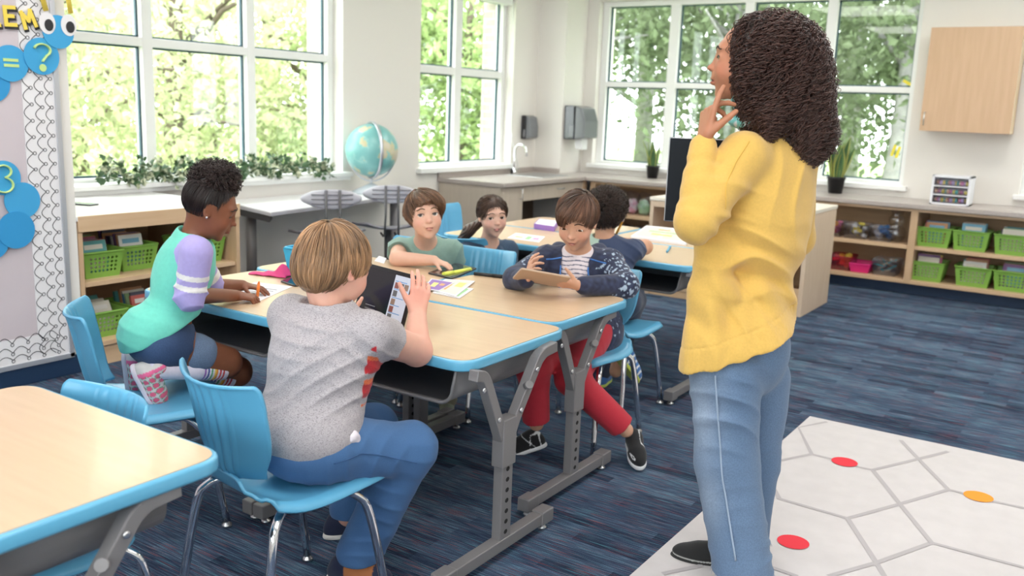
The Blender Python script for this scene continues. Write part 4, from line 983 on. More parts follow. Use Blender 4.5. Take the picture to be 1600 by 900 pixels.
# ivy garland
iv=thing('ivy_garland',(-5.12,4.0,.85),'variegated artificial ivy garland lying along the wide window sill','garland')
R=random.Random(11); st=MB(); pts=[(0.02+.02*math.sin(i),-.80+i*.075,.03+.02*math.sin(i*1.7)) for i in range(26)]; st.tube(pts,.004,5); st.build('vine',pmat('vine_green',(.05,.10,.03),.6),iv)
V=[];F=[];C=[]
for i in range(760):
    k=R.uniform(0,25); p=Vector((R.uniform(-.04,.09),-.80+k*.075,R.uniform(.0,.05)+.12*abs(math.sin(k*.9+.6))*R.random()+.01)); s=R.uniform(.028,.052)
    E_r=Euler((R.uniform(-1.2,1.2),R.uniform(-.2,1.6),R.uniform(-3,3))).to_matrix()
    if p.x>.06: p.z-=R.random()*.05
    shp=[(0,0),(.45,.35),(.5,.8),(.12,.9),(0,1.35),(-.12,.9),(-.5,.8),(-.45,.35)]; b=len(V)
    V.append(tuple(p+E_r@Vector((0,.6*s,.004)))); vr=R.random()
    C.append((.05,.11,.045) if vr<.8 else (.5,.52,.35))
    for x,y in shp:
        V.append(tuple(p+E_r@Vector((x*s,y*s,-.004*abs(x)*2)))); C.append((.62,.64,.46) if vr>.45 and R.random()<.55 else (.07,.14,.06))
    F+=[(b,b+1+j,b+1+(j+1)%8) for j in range(8)]
npmesh('leaves',V,F,SNK,iv,smooth=False,cols=C,world=False)
ph=thing('phone',tuple(atz(131,320,.79)),'dark phone lying on top of the left bookcase','phone',rz=PI/2+.3)
MB().box(-.035,.035,-.07,.07,.0005,.009).build('case',BLKP,ph,bevel=.003); MB().box(-.031,.031,-.064,.064,.009,.0095).build('screen',pmat('phone_screen',(.25,.38,.30),.15),ph)
# ------------------------------------------------------------------ things on the desks
Z=ZT+.0012
def P2(px,py,z=Z): p=atz(px,py,z); return (float(p[0]),float(p[1]))
def flat(name,quad,th,mats,label,cat,z=Z,group=None,bevel=0):
    P4=[P2(*q,z) for q in quad]; cx=sum(p[0] for p in P4)/4; cy=sum(p[1] for p in P4)/4
    t=thing(name,(cx,cy,z),label,cat,0,group); return t,[(p[0]-cx,p[1]-cy) for p in P4]
def inner(Q,u0,u1,v0,v1):
    def L(u,v): return tuple((Q[0][i]*(1-u)+Q[1][i]*u)*(1-v)+(Q[3][i]*(1-u)+Q[2][i]*u)*v for i in (0,1))
    return [L(u0,v0),L(u1,v0),L(u1,v1),L(u0,v1)]
PW=pmat('white_paper',(.80,.79,.82),.8)
def ccw(q): 
    a=sum(q[i][0]*q[(i+1)%4][1]-q[(i+1)%4][0]*q[i][1] for i in range(4)); return q if a>0 else q[::-1]
def sheet(quad,label,z=Z,arts=(),name='paper_sheet',th=.0012,mat=None,cat='paper',lift=0):
    t,Q=flat(name,quad,th,None,label,cat,z); MB().prism(ccw(Q),0,th).build('sheet',mat or PW,t)
    m=MB(); mm=[]
    for i,(u0,u1,v0,v1,c) in enumerate(arts): m.prism(ccw(inner(Q,u0,u1,v0,v1)),th,th+.0003*(i+1),i); mm.append(c)
    if mm: m.build('printing',mm,t)
    return t
lin=pmat('pencil_grey',(.45,.44,.48),.8); cpk=pmat('print_pink',(.82,.35,.55),.7); cyl=pmat('print_yellow',(.85,.75,.25),.7); cgr=pmat('print_green',(.35,.62,.30),.7); cpu=pmat('print_purple',(.28,.16,.45),.6); cor=pmat('print_orange',(.80,.42,.2),.7); cbl=pmat('print_blue',(.15,.42,.62),.6); ccr=pmat('print_cream',(.82,.76,.62),.6)
sheet([(345,466),(400,473),(457,448),(398,441)],'white worksheet the kneeling girl is writing on',arts=[(.15,.85,.2+.1*i,.215+.1*i,lin) for i in range(6)])
sheet([(585,408),(600,412),(604,404),(592,400)],'corner of white paper showing behind the boy in grey')
sheet([(792,372),(842,379),(852,370),(806,364)],'coloured worksheet at the left end of the back desks',arts=[(.15,.4,.3,.5,cyl),(.5,.65,.2,.7,cgr),(.72,.9,.3,.6,cpk)])
ob=sheet([(985,372),(1072,384),(1078,362),(1010,355)],'open picture book with pale map pages on the back desk',name='picture_book',cat='book',th=.012,arts=[(.05,.46,.1,.9,ccr),(.54,.95,.1,.9,ccr),(.3,.7,.3,.42,cyl),(.2,.8,.5,.62,pmat('print_sage',(.5,.6,.4),.7)),(.35,.6,.7,.78,cor)])
sheet([(834,357),(866,362),(872,352),(842,349)],'thick purple book with white top at the far left back desk',name='purple_book',cat='book',th=.03,mat=pmat('purple_cover',(.30,.16,.50),.5),arts=[(.04,.96,.04,.96,PW)])
# magazines stack
sheet([(676,458),(718,467),(740,452),(690,445)],'bottom magazine of the small pile beside the tablet boy hand',name='magazine',cat='magazine',th=.003,arts=[(.1,.9,.1,.9,cgr)])
sheet([(668,452),(712,464),(742,440),(696,437)],'pale green picture magazine on top of the small pile',name='magazine',cat='magazine',th=.003,z=Z+.0035,arts=[(.06,.94,.06,.94,pmat('print_pale',(.72,.78,.62),.6)),(.15,.5,.2,.6,cor),(.6,.85,.5,.8,cyl)])
sheet([(660,452),(686,455),(710,442),(674,436)],'purple comic with a yellow moon on the small pile',name='comic_book',cat='magazine',th=.002,z=Z+.0072,arts=[(.05,.95,.05,.95,cpu),(.25,.5,.3,.7,cyl),(.6,.8,.5,.7,cor)])
# tablets lying flat
def lying_tablet(quad,label):
    t,Q=flat('tablet',quad,.008,None,label,'tablet'); MB().prism(roundpoly(ccw(Q),.015,4),0,.007).build('body',pmat('tablet_back_dark',(.03,.03,.035),.3),t,bevel=.002)
    MB().prism(ccw(inner(Q,.06,.94,.07,.93)),.007,.0076).build('screen',pmat('dark_screen',(.02,.022,.028),.06),t); return t
lying_tablet([(668,428),(706,437),(745,421),(712,413)],'dark tablet lying on the desk in front of the sage shirt boy')
lying_tablet([(438,441),(462,449),(478,444),(455,435)],'small dark tablet beside the head of the boy in grey')
def pen(p0,p1,r,col,label,name,cap=None,z=Z):
    a=P2(*p0); b=P2(*p1); t=thing(name,(a[0],a[1],z+r),label,'pen'); d=(b[0]-a[0],b[1]-a[1]); 
    MB().tube([(0,0,0),(d[0]*.68,d[1]*.68,0)],r,12).build('barrel',col,t); MB().tube([(d[0]*.66,d[1]*.66,0),(d[0],d[1],0)],r*1.12,12).build('cap',cap or col,t); return t
pen((735,424),(693,432),.009,pmat('highlighter_yellow',(.80,.86,.12),.4),'yellow highlighter lying beside the dark tablet','highlighter')
pen((741,430),(786,435),.0075,pmat('marker_black',(.012,.012,.014),.4),'black marker lying on the desk of the tablet boy','marker')
pen((1042,395),(1047,387),.006,cbl,'short blue crayon lying on the back desk','crayon')
# pencil bin
BIN=pmat('bin_blue',(.03,.42,.68),.35)
c=P2(482,432); t=thing('pencil_bin',(c[0],c[1],Z),'bright blue plastic bin behind the head of the boy in grey','bin',rz=.1)
m=MB(); a,b,A,B,h=.065,.045,.08,.06,.12
m.add([(-a,-b,.002),(a,-b,.002),(a,b,.002),(-a,b,.002),(-A,-B,h),(A,-B,h),(A,B,h),(-A,B,h)],[(3,2,1,0)]+[(i,(i+1)%4,4+(i+1)%4,4+i) for i in range(4)]); m.build('body',BIN,t,solid=.004); MB().tube([(x,y,h) for x,y in roundpoly([(-A,-B),(A,-B),(A,B),(-A,B)],.02,3)],.006,6,closed=True).build('rim',BIN,t)
# pink cloth
c=P2(432,430); V=[];n=26
for i in range(n):
    for j in range(n):
        u=i/(n-1)*2-1;v=j/(n-1)*2-1
        r=math.hypot(u,v); z=.028*math.exp(-((u-.5)**2+(v)**2)*3)*(1+.5*math.sin(5*u+3*v))+.012*abs(math.sin(4*u+2.5*v))*(1-min(1,r*.6)); V.append((c[0]+.09*u+.015*math.sin(3*v),c[1]+.05*v+.02*u,Z+.003+max(0,z)))
F=[(i*n+j,(i+1)*n+j,(i+1)*n+j+1,i*n+j+1) for i in range(n-1) for j in range(n-1)]
o=npmesh('pink_cloth',V,F,pmat('pink_cloth',(.68,.06,.22),.8,bump=.4)); o.modifiers.new('s','SOLIDIFY').thickness=.003; tag(o,'crumpled pink cloth lying on the desk beside the blue bin','cloth')
# ------------------------------------------------------------------ people: shared tools
FH=np.array([-math.sin(YAW),math.cos(YAW),0]); RH=np.array([math.cos(YAW),math.sin(YAW),0]); UP=np.array([0,0,1.])
def T(px,py,g): r=ray(px,py); return np.array([0,0,CH])+r*g/(r@FH)
def vdir(r,w,z=0): v=RH*r+FH*w+UP*z; return v/np.linalg.norm(v)
def frame(Y,up=UP,roll=0):
    Y=Y/np.linalg.norm(Y); X=np.cross(Y,up); X/=np.linalg.norm(X); Z=np.cross(X,Y)
    c,s=math.cos(roll),math.sin(roll); X2=X*c+Z*s; Z2=Z*c-X*s
    return np.stack([X2,Y,Z2],1)
def attrmat(name,rough=.6,var=.0,vscale=60,bump=0,bscale=300,sss=0,sheen=0,spec=.4,vstretch=(1,1,1)):
    return pmat(name,(1,1,1),rough,attr='Col',var=var,vscale=vscale,bump=bump,bscale=bscale,sss=sss,sheen=sheen,spec=spec,vstretch=vstretch)
SKIN=attrmat('skin',.48,var=.05,vscale=40,bump=.05,bscale=500,sss=.12,spec=.35)
HAIRM=attrmat('hair_strands',.38,spec=.5)
CLOTH=attrmat('knit_cloth',.85,var=.06,vscale=90,bump=.25,bscale=700,sheen=.15)
EYW=pmat('eye_white',(.80,.78,.76),.15); PUP=pmat('pupil_black',(.01,.008,.008),.08)
def irism(n,c): return pmat('iris_'+n,c,.12)
def head_sdf(child=True,jaw=1.0,fat=0.,eye=1.0,mouth=0.,nose=1.0,lips=1.0):
    S_=SDF(); c=S_
    c.ell((0,-.08,.13),(.345,.415,.37),k=.02)
    c.ell((0,.07,-.07),(.292+fat*.5,.315,.34),k=.10)
    c.ell((0,.13,-.27),((.215+fat)*jaw,.215,.20),k=.09)
    c.ell((0,.275,-.425),(.07*jaw+fat*.3,.055,.055),k=.08)
    for s in (-1,1):
        c.ell((s*.155,.235,-.15),(.10+fat*.5,.10,.11),k=.09)
        c.ell((s*.15,.44,.025),(.085,.085,.05),k=.06,sub=True)
    c.ell((0,.31,.13),(.22,.05,.05),k=.08)
    for s in (-1,1): c.ell((s*.148,.262,.012),(.092,.088,.088),k=.02)
    c.cone((0,.33,.06),(0,.405,-.10*nose),.026,.036,k=.05); c.ell((0,.425,-.115*nose),(.043,.045,.037),k=.025)
    for s in (-1,1): c.ell((s*.043,.388,-.125*nose),(.028,.036,.026),k=.02); c.ell((s*.021,.425,-.152*nose),(.011,.02,.012),k=.008,sub=True)
    c.ell((0,.36,-.20),(.10,.04,.05),k=.05)
    c.ell((0,.372,-.236),(.085,.042,.019*lips),k=.016); c.ell((0,.366,-.278-mouth*.6),(.07,.044,.025*lips),k=.016)
    c.ell((0,.44,-.256-mouth*.3),(.085,.06,.006+mouth),k=.010,sub=True)
    for s in (-1,1):
        c.ell((s*.148,.375,.012-(.010 if eye<.6 else 0)),(.066,.078,.033*eye),k=.008,sub=True)
        Re=np.array(Euler((0.15,0,s*.35)).to_matrix())
        c.ell((s*.335,-.03,-.01),(.028,.075,.115),R=Re,k=.02); c.ell((s*.365,-.01,.0),(.018,.04,.065),R=Re,k=.015,sub=True); c.ell((s*.335,.0,-.09),(.026,.04,.035),R=Re,k=.02)
    return c
def surf_y(S_,x,z,y0=.65,y1=0.):
    ys=np.linspace(y0,y1,131); D=S_.ev(np.stack([np.full(131,x),ys,np.full(131,z)],1)); i=np.argmax(D<0); return ys[i]
def smooth01(x,a,b): t=np.clip((x-a)/(b-a),0,1); return t*t*(3-2*t)
def face_cols(V,pos,R,s,skin,lip,mouth=0.,cheek=None,browc=None):
    Q=((V-pos)@R)/s; C=np.tile(np.array(skin,float),(len(V),1))
    ck=np.array(cheek if cheek is not None else np.array(skin)*np.array([1.03,.82,.80]))
    for sd in (-1,1):
        w=np.exp(-(((Q-np.array([sd*.19,.30,-.13]))/np.array([.11,.2,.09]))**2).sum(1)); C=C*(1-.75*w[:,None])+ck*.75*w[:,None]
    w=np.exp(-(((Q-np.array([0,.45,-.11]))/np.array([.06,.08,.05]))**2).sum(1)); C=C*(1-.5*w[:,None])+ck*.5*w[:,None]
    wid=np.clip(1-(np.abs(Q[:,0])/.086)**2.2,0,1); zc=Q[:,2]+.256+mouth*.3; top=.030*wid+.001; bot=(.047+mouth*.9)*wid
    m=(zc<top)&(zc>-bot)&(Q[:,1]>.28)&(Q[:,1]<.55)&(np.abs(Q[:,0])<.086)
    C[m]=.65*np.array(lip)+.35*np.array(skin)
    m=(np.abs(zc)<.008+mouth*.6)&(np.abs(Q[:,0])<.07)&(Q[:,1]>.25)&(Q[:,1]<.395); C[m]=np.array(lip)*.35
    return C
def eyes(parent,hs,pos,R,s,iris,gaze=(0,0),lid=(.05,.03,.03),brow=(.10,.05,.03),browth=.012,lash=True,eye=1.0,browz=.125):
    gx,gy=gaze
    for sd,nm in ((-1,'a'),(1,'b')):
        c=np.array([sd*.148,.262,.012]); d=np.array([math.sin(gx),math.cos(gx)*math.cos(gy),math.sin(gy)]); Rg=frame(d)
        V=[];F=[];M_=[];rings=[0,.12,.20,.21,.34,.46,.48,.7,1.1,1.6,2.2,2.8]; n=20
        for a in rings:
            for j in range(n): t=2*PI*j/n; q=np.array([math.sin(a)*math.cos(t),math.cos(a),math.sin(a)*math.sin(t)])*.0835; V.append(pos+R@((c+Rg@q)*s))
        for i in range(len(rings)-1):
            for j in range(n): F.append([i*n+j,(i+1)*n+j,(i+1)*n+(j+1)%n,i*n+(j+1)%n]); M_.append(1 if i<2 else (2 if i<6 else 0))
        npmesh('eye',V,F,[EYW,PUP,irism(*iris)],parent,matidx=M_)
        mb=MB(); pts=[]
        for k in range(9):
            x=.06+.165*k/8; z=browz+.028*math.sin(PI*min(1,k/8*1.15))-.012*k/8; y=surf_y(hs,sd*x,z); pts.append(tuple(pos+R@(np.array([sd*x,y+.004,z])*s)))
        rr=[s*browth*(.6+.8*math.sin(PI*(k+1.5)/11)) for k in range(9)]
        mb.tube(pts,rr,6,flat=.7); mb.build('eyebrow',pmat('brow_%.2f_%.2f'%(brow[0],brow[1]),brow,.7),parent,world=True)
        if lash:
            mb=MB(); pts=[]
            for k in range(9):
                t=PI*(1-k/8); x=sd*.148+.066*math.cos(t); z=.012+.031*eye*math.sin(t)*(1 if eye>.55 else -.6)-(.010 if eye<.6 else 0); pts.append(tuple(pos+R@(np.array([x,surf_y(hs,x*1.0,z+.012)+.002,z])*s)))
            mb.tube(pts,s*.006,5); mb.build('eyelashes',pmat('lash_dark',(.02,.012,.01),.6),parent,world=True)
def hand(S_,W_,f,n,u,L,curl=((.3,.4,.3),)*4,thumb=(.6,.7,.25),spl=(.10,.03,-.04,-.12),tb=.25,rad=1.0):
    f=f/np.linalg.norm(f); n=n-f*(n@f); n/=np.linalg.norm(n); u=u-f*(u@f)-n*(u@n); u/=np.linalg.norm(u)
    off=[.165,.055,-.055,-.16]; kl=[.50,.52,.49,.44]; ln=[.40,.46,.42,.33]; tips=[]
    S_.cone(W_-f*.06*L,W_+f*.12*L,.105*L*rad,.10*L*rad,k=.01,flat=(n,.8))
    for i in range(4):
        K=W_+f*kl[i]*L+u*off[i]*L-n*.012*L*abs(i-1.5)*0
        S_.cone(W_+f*.10*L+u*off[i]*.5*L,K,.085*L*rad,.058*L*rad,k=.012,flat=(n,.8))
    for i in range(4):
        K=W_+f*kl[i]*L+u*off[i]*L; a=0; p=K; c=curl[i if len(curl)>i else 0]; fd=f+u*spl[i]; fd/=np.linalg.norm(fd)
        for j,(q,r0,r1) in enumerate(((.44,.052,.047),(.31,.047,.043),(.25,.043,.037))):
            a+=c[j]; d=fd*math.cos(a)+n*math.sin(a); e=p+d*ln[i]*q*L; S_.cone(p,e,r0*L*rad,r1*L*rad,k=.0022); p=e
        tips.append(p)
    p=W_+f*.13*L+u*.12*L; d=f*thumb[0]+u*thumb[1]+n*thumb[2]; d/=np.linalg.norm(d); d2=d+f*tb+n*.1; d2/=np.linalg.norm(d2)
    q=p+d*.24*L; S_.cone(p,q,.085*L*rad,.062*L*rad,k=.010); e=q+d2*.17*L; S_.cone(q,e,.06*L*rad,.052*L*rad,k=.003); g=e+(d2+f*tb*.4)*.13*L; S_.cone(e,g,.052*L*rad,.042*L*rad,k=.003)
    return tips
def tubes(P,r,n=4):
    """P (N,K,3) polylines -> swept tubes"""
    N,K,_=P.shape; Tn=np.gradient(P,axis=1); Tn/=np.linalg.norm(Tn,axis=2,keepdims=True)+1e-9
    ref=np.tile(np.array([.13,.31,.94]),(N,K,1)); A=np.cross(Tn,ref); A/=np.linalg.norm(A,axis=2,keepdims=True)+1e-9; Bn=np.cross(Tn,A)
    r=np.broadcast_to(r,(N,K)); ang=np.arange(n)*2*PI/n
    V=P[:,:,None,:]+r[:,:,None,None]*(A[:,:,None,:]*np.cos(ang)[None,None,:,None]+Bn[:,:,None,:]*np.sin(ang)[None,None,:,None])
    base=(np.arange(N)[:,None,None]*K+np.arange(K-1)[None,:,None])*n; j=np.arange(n)[None,None,:]; j2=(j+1)%n
    F=np.stack([base+j,base+j2,base+n+j2,base+n+j],-1).reshape(-1,4)
    return V.reshape(-1,3),F
def project(S_,P,off,it=4):
    for _ in range(it):
        D0=S_.ev(P); D=D0-off; e=.003; G=np.stack([S_.ev(P+np.eye(3)[i]*e)-D0 for i in range(3)],1)/e; L_=np.linalg.norm(G,axis=1,keepdims=True)+1e-6; G/=L_
        P=P-G*np.clip(D,-.03,.03)[:,None]
    return P,G
def groom(S_,roots,flow,steps,step,off=0.,wob=.0,seed=0):
    """strands that follow the surface of S_, direction given by flow(P)"""
    P,G=project(S_,roots,off); out=[P]
    for k in range(steps):
        v=flow(P); v=v-G*(v*G).sum(1,keepdims=True); v/=np.linalg.norm(v,axis=1,keepdims=True)+1e-6
        P,G=project(S_,P+v*step,off,1); out.append(P)
    return np.stack(out,1)
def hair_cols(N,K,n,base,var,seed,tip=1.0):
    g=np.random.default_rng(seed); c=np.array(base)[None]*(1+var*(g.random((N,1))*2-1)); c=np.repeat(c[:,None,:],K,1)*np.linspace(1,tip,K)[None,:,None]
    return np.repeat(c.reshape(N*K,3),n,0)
def join_np(parts):
    V=[];F=[];C=[];b=0
    for v,f,c in parts: V.append(v);F.append(f+b);C.append(np.broadcast_to(c,(len(v),3)));b+=len(v)
    return np.concatenate(V),np.concatenate(F),np.concatenate(C)
def straight_hair(parent,pos,R,s,crown,cut,base,seed=1,n=1500,flowdir=(0,0,-1),sweep=(0,0,0),steps=13,step=.062,thick=.006,var=.35,extra=None,keep=None,jit=.0,wave=.012,rag=.075):
    """cap of hair as one surface plus combed strands; all in head units, cut(S) removes the face side"""
    H=SDF(); H.ell((0,-.085,.135),(.380,.450,.400),k=.02)
    if extra: extra(H)
    C_=SDF(); C_.ops=list(H.ops); cut(C_)
    cr=np.array(crown); 
    def az(Q): q=Q-cr; return np.arctan2(q[:,0],q[:,1])
    g=np.random.default_rng(seed)
    W_=SDF().merge(C_,pos,R,s)
    def disp(P):
        Q=((P-pos)@R)/s; a=az(Q); return s*(.006*np.sin(a*46+3*snoise(Q,5,seed))*np.clip(np.linalg.norm(Q-cr,axis=1)*3,0,1)-.020)
    V,F=W_.mesh(.0032,disp); Q=((V-pos)@R)/s
    cc=np.array(base)[None]*(1-.5*var+var*.5*(1+np.sin(az(Q)*46+3*snoise(Q,5,seed)+1))[:,None])*.8
    # strands in head units
    d=g.normal(size=(n*3,3)); d/=np.linalg.norm(d,axis=1)[:,None]; d=d[d[:,2]>-.35][:n]; roots=np.array([0,-.085,.135])+d*np.array([.39,.46,.41])
    fd=np.array(flowdir,float); sw=np.array(sweep,float)
    def flow(P):
        q=P-cr; L_=np.linalg.norm(q,axis=1,keepdims=True); return q/L_*np.clip(1.4-L_*1.1,.25,1)+fd*np.clip(L_*1.3,0,1)+sw*np.clip(L_*2,0,1)
    P=groom(H,roots,flow,steps,step*.45,.004)
    nrm_=P-np.array([0,-.085,.135]); nrm_/=np.linalg.norm(nrm_,axis=2,keepdims=True); lay=(g.random((len(P),1,1))**2)*.028-.004
    cl=snoise(P[:,0]*1.0,9,seed+3)
    P=P+nrm_*(lay*np.sin(PI*np.linspace(.1,1,P.shape[1]))[None,:,None])
    ok=(C_.ev(P.reshape(-1,3)).reshape(P.shape[:2])<(.004+rag*g.random((len(P),1))**1.6))
    if keep is not None: ok&=keep(P)
    P=P+g.normal(size=(n if len(P)==n else len(P),1,3))*jit*np.linspace(0,1,P.shape[1])[None,:,None]
    run=np.cumprod(ok,1).astype(float); run=run*1.0
    last=np.maximum(run.sum(1).astype(int)-1,0)
    idx=np.minimum(np.arange(P.shape[1])[None,:],last[:,None]); P=np.take_along_axis(P,idx[:,:,None].repeat(3,2),1)
    good=last>2; P=P[good]; last=last[good]; K=P.shape[1]
    # resample so that collapsed tails vanish
    u=np.linspace(0,1,K)[None,:]*last[:,None]; i0=np.floor(u).astype(int); fr=(u-i0)[:,:,None]; i1=np.minimum(i0+1,K-1)
    P=np.take_along_axis(P,i0[:,:,None].repeat(3,2),1)*(1-fr)+np.take_along_axis(P,i1[:,:,None].repeat(3,2),1)*fr
    rr=thick*s*np.sin(PI*np.clip(np.linspace(.08,1.0,K),0,.97))**.5
    Pw=pos+(P@R.T)*s; fl=P.reshape(-1,3); wv=np.stack([snoise(fl,7,seed+5),snoise(fl,7,seed+6),snoise(fl,7,seed+7)],1).reshape(P.shape); Pw=pos+((P+wave*wv*np.linspace(.1,1,K)[None,:,None])@R.T)*s
    v2,f2=tubes(Pw,rr[None,:]); c2=hair_cols(len(P),K,4,base,var,seed); cl=snoise(P[:,1],12,seed+3); c2=c2*np.repeat(1+.30*cl,K*4)[:,None]
    V,F,C=join_np([(V,F,cc),(v2,f2,c2)]); return npmesh('hair',V,F,HAIRM,parent,cols=C)
def person(name_loc,label): return thing('person',tuple(name_loc),label,'person')
def garment(name,S_,vox,col,parent,disp=None,mat=None,colf=None):
    V,F=S_.mesh(vox,disp); C=np.tile(np.array(col,float),(len(V),1))
    if colf is not None: C=colf(V,C)
    return npmesh(name,V,F,mat or CLOTH,parent,cols=C)
def seg_t(V,a,b):
    ab=np.array(b)-np.array(a); return ((V-a)@ab)/(ab@ab)
def shoe(parent,heel,toe,up,L,colup,colsole,name='shoe',h=.055,hi=False,colf=None):
    """shoe from heel to toe point on the sole plane"""
    heel=np.array(heel);toe=np.array(toe);f=(toe-heel)/np.linalg.norm(toe-heel); up=np.array(up,float); up=up-f*(up@f); up/=np.linalg.norm(up); sd=np.cross(f,up); R=np.stack([sd,f,up],1)
    o=heel; Lc=L
    S_=SDF(); w=.17*Lc
    S_.ell(o+f*.24*Lc+up*.030,(w*.85,.25*Lc,.04),R=R,k=.02); S_.ell(o+f*.68*Lc+up*.026,(w*1.06,.31*Lc,.032),R=R,k=.03); S_.cone(o+f*.25*Lc+up*.05,o+f*.2*Lc+up*(h+(.03 if hi else .0)),w*.85,w*.80,k=.02); S_.cone(o+f*.3*Lc+up*.055,o+f*.6*Lc+up*.038,w*.75,w*.75,k=.03)
    S_.plane(o+up*.012,-up,.004)
    sh=garment(name,S_,.004,colup,parent,colf=(lambda V,C:colf(V,C,o,f,up,sd,Lc)) if colf else None)
    q=SDF(); q.ell(o+f*.25*Lc+up*.008,(w*.9,.27*Lc,.03),R=R,k=.01); q.ell(o+f*.68*Lc+up*.008,(w*1.12,.335*Lc,.03),R=R,k=.03); q.plane(o+up*.019,up,.003); q.plane(o,-up,.003)
    V,F=q.mesh(.004); so=npmesh('sole',V,F,CLOTH,sh,cols=np.tile(np.array(colsole,float),(len(V),1)),world=False)
    if sh.parent:  # sole mesh is expressed in the same space as the shoe
        iv=np.array(Matrix.LocRotScale(parent.location,parent.rotation_euler,None).inverted()); co=(V@iv[:3,:3].T+iv[:3,3]).astype(np.float32); so.data.vertices.foreach_set('co',co.ravel()); so.data.update()
    return sh
# ------------------------------------------------------------------ the woman in the yellow cardigan
def dnm(c0,c1,seed):
    def f(V,C):
        n=.5+.5*snoise(V,14,seed); return np.array(c0)*(1-n[:,None])+np.array(c1)*n[:,None]
    return f
DENIM=attrmat('denim',.85,var=.22,vscale=260,bump=.2,bscale=600,sheen=.1)
def teacher():
    root=person((-.86,2.62,0),'woman in a yellow cardigan and jeans standing with one finger on her chin')
    SK=(.47,.205,.118); s=.225
    hp=T(1167,96,2.60); R=frame(vdir(-.965,.26,.05)); hs=head_sdf(False,jaw=.95,eye=.9,mouth=.008,nose=.95,lips=1.35)
    ft=vdir(-.75,.66); lt=np.cross(UP,ft); RT=np.stack([lt,ft,UP],1)
    SB=T(1205,236,2.64); H0=T(1163,520,2.60)
    Ls=SB+lt*.165; Rs=SB-lt*.165; E_=T(1088,346,2.42); Wr=T(1099,226,2.50)
    B=SDF().merge(hs,hp,R,s)
    B.cone(hp+R@np.array([0,-.12,-.20])*s,SB+UP*.04,.052,.058,k=.03)
    B.cone(Ls,Rs,.045,k=.03).ell(SB-UP*.13,(.15,.09,.17),R=RT,k=.05).ell((SB+H0)/2-UP*.05,(.12,.085,.16),R=RT,k=.05).ell(H0,(.14,.10,.13),R=RT,k=.05)
    B.chain([Ls,E_,Wr],[.042,.036,.026],.015)
    hand(B,Wr+UP*.01,vdir(.10,.06,1),vdir(.95,.32,.05),vdir(.25,-1,.1),.165,curl=((.12,.12,.10),(.95,.45,.25),(1.25,.7,.4),(1.4,.9,.6)),thumb=(.75,.35,.62),tb=.1)
    Er=T(1243,372,2.86); Wrr=T(1120,345,2.86)
    B.chain([Rs,Er,Wrr],[.042,.036,.026],.015); hand(B,Wrr,vdir(-1,.1,.1),vdir(-.2,-1,0),vdir(0,.1,1),.165)
    hl=T(1131,600,2.50); kl=T(1136,720,2.50); al=T(1160,925,2.47); hr=T(1184,600,2.68); kr=T(1176,720,2.70); ar=T(1160,868,2.72)
    B.chain([hl,kl,al],[.08,.052,.035],.03).chain([hr,kr,ar],[.08,.052,.035],.03)
    V,F=B.mesh(.0027); npmesh('body',V,F,SKIN,root,cols=face_cols(V,hp,R,s,SK,(.36,.10,.085),.008,cheek=(.50,.17,.10)))
    eyes(root,hs,hp,R,s,('brown',(.08,.035,.015)),(-.30,.1),brow=(.03,.015,.01),browth=.011,eye=.9)
    # jeans
    J=SDF(); J.ell(H0-UP*.05,(.165,.13,.15),R=RT,k=.05)
    hm_l=T(1160,893,2.47); hm_r=T(1162,842,2.72)
    J.chain([hl+UP*.03,kl,hm_l+(hm_l-kl)*.05],[.105,.088,.088],.03); J.chain([hr+UP*.02,kr,hm_r+(hm_r-kr)*.05],[.098,.080,.080],.022)
    J.plane((0,0,hm_l[2]),(0,0,-1)) if 0 else None
    def fo(P): return folds(P,[(kl,(0,0,1)),(kr,(0,0,1)),(hl,(.4,.3,1)),(hm_l+UP*.1,(0.2,0,1)),(T(1150,640,2.4),vdir(.5,0,1))],.009,.07,3,.12)+.003*snoise(P,18,4)
    J.box(hm_l-UP*.2,(.14,.14,.2),.01,k=.004,sub=True); J.box(hm_r-UP*.2,(.14,.10,.2),.01,k=.004,sub=True)
    def jc(V,C):
        n=.5+.5*snoise(V,10,2); fd=np.exp(-(((V-T(1095,640,2.45))/np.array([.06,.09,.16]))**2).sum(1)); fd2=np.exp(-(((V-T(1108,780,2.45))/np.array([.05,.06,.10]))**2).sum(1))
        a=np.clip(.18*n+.75*fd+.5*fd2,0,1)[:,None]; return np.array([.10,.175,.30])*(1-a)+np.array([.34,.42,.54])*a
    garment('jeans',J,.0042,(.1,.17,.3),root,fo,DENIM,jc)
    # side seam on the near leg
    q=np.array([T(1100,590,2.30),T(1108,680,2.30),T(1120,780,2.30),T(1143,905,2.28)]); t=np.linspace(0,3,30); i=np.minimum(t.astype(int),2); q=q[i]*(1-(t-i))[:,None]+q[i+1]*(t-i)[:,None]
    q,_=project(J,q,.0035,10); MB().tube([tuple(p) for p in q],.0028,6).build('side_seam',pmat('seam_light',(.32,.40,.52),.8),root,world=True)
    # frayed hems
    for c,rr,nm in ((hm_l,.089,0),(hm_r,.081,1)):
        g=np.random.default_rng(5+nm); n=130; a=g.random(n)*2*PI; P0=np.stack([c[0]+rr*np.cos(a),c[1]+rr*np.sin(a),np.full(n,c[2]+.004)],1); P1=P0+np.stack([g.normal(size=n)*.003,g.normal(size=n)*.003,-.006-.010*g.random(n)],1)
        v,f=tubes(np.stack([P0,(P0+P1)/2,P1],1),np.array([[.0014,.0012,.0006]])); npmesh('frayed_hem',v,f,DENIM,root,cols=np.tile([.45,.50,.58],(len(v),1)))
    # blouse and collar
    Bl=SDF(); nb=SB+UP*.045+ft*.01
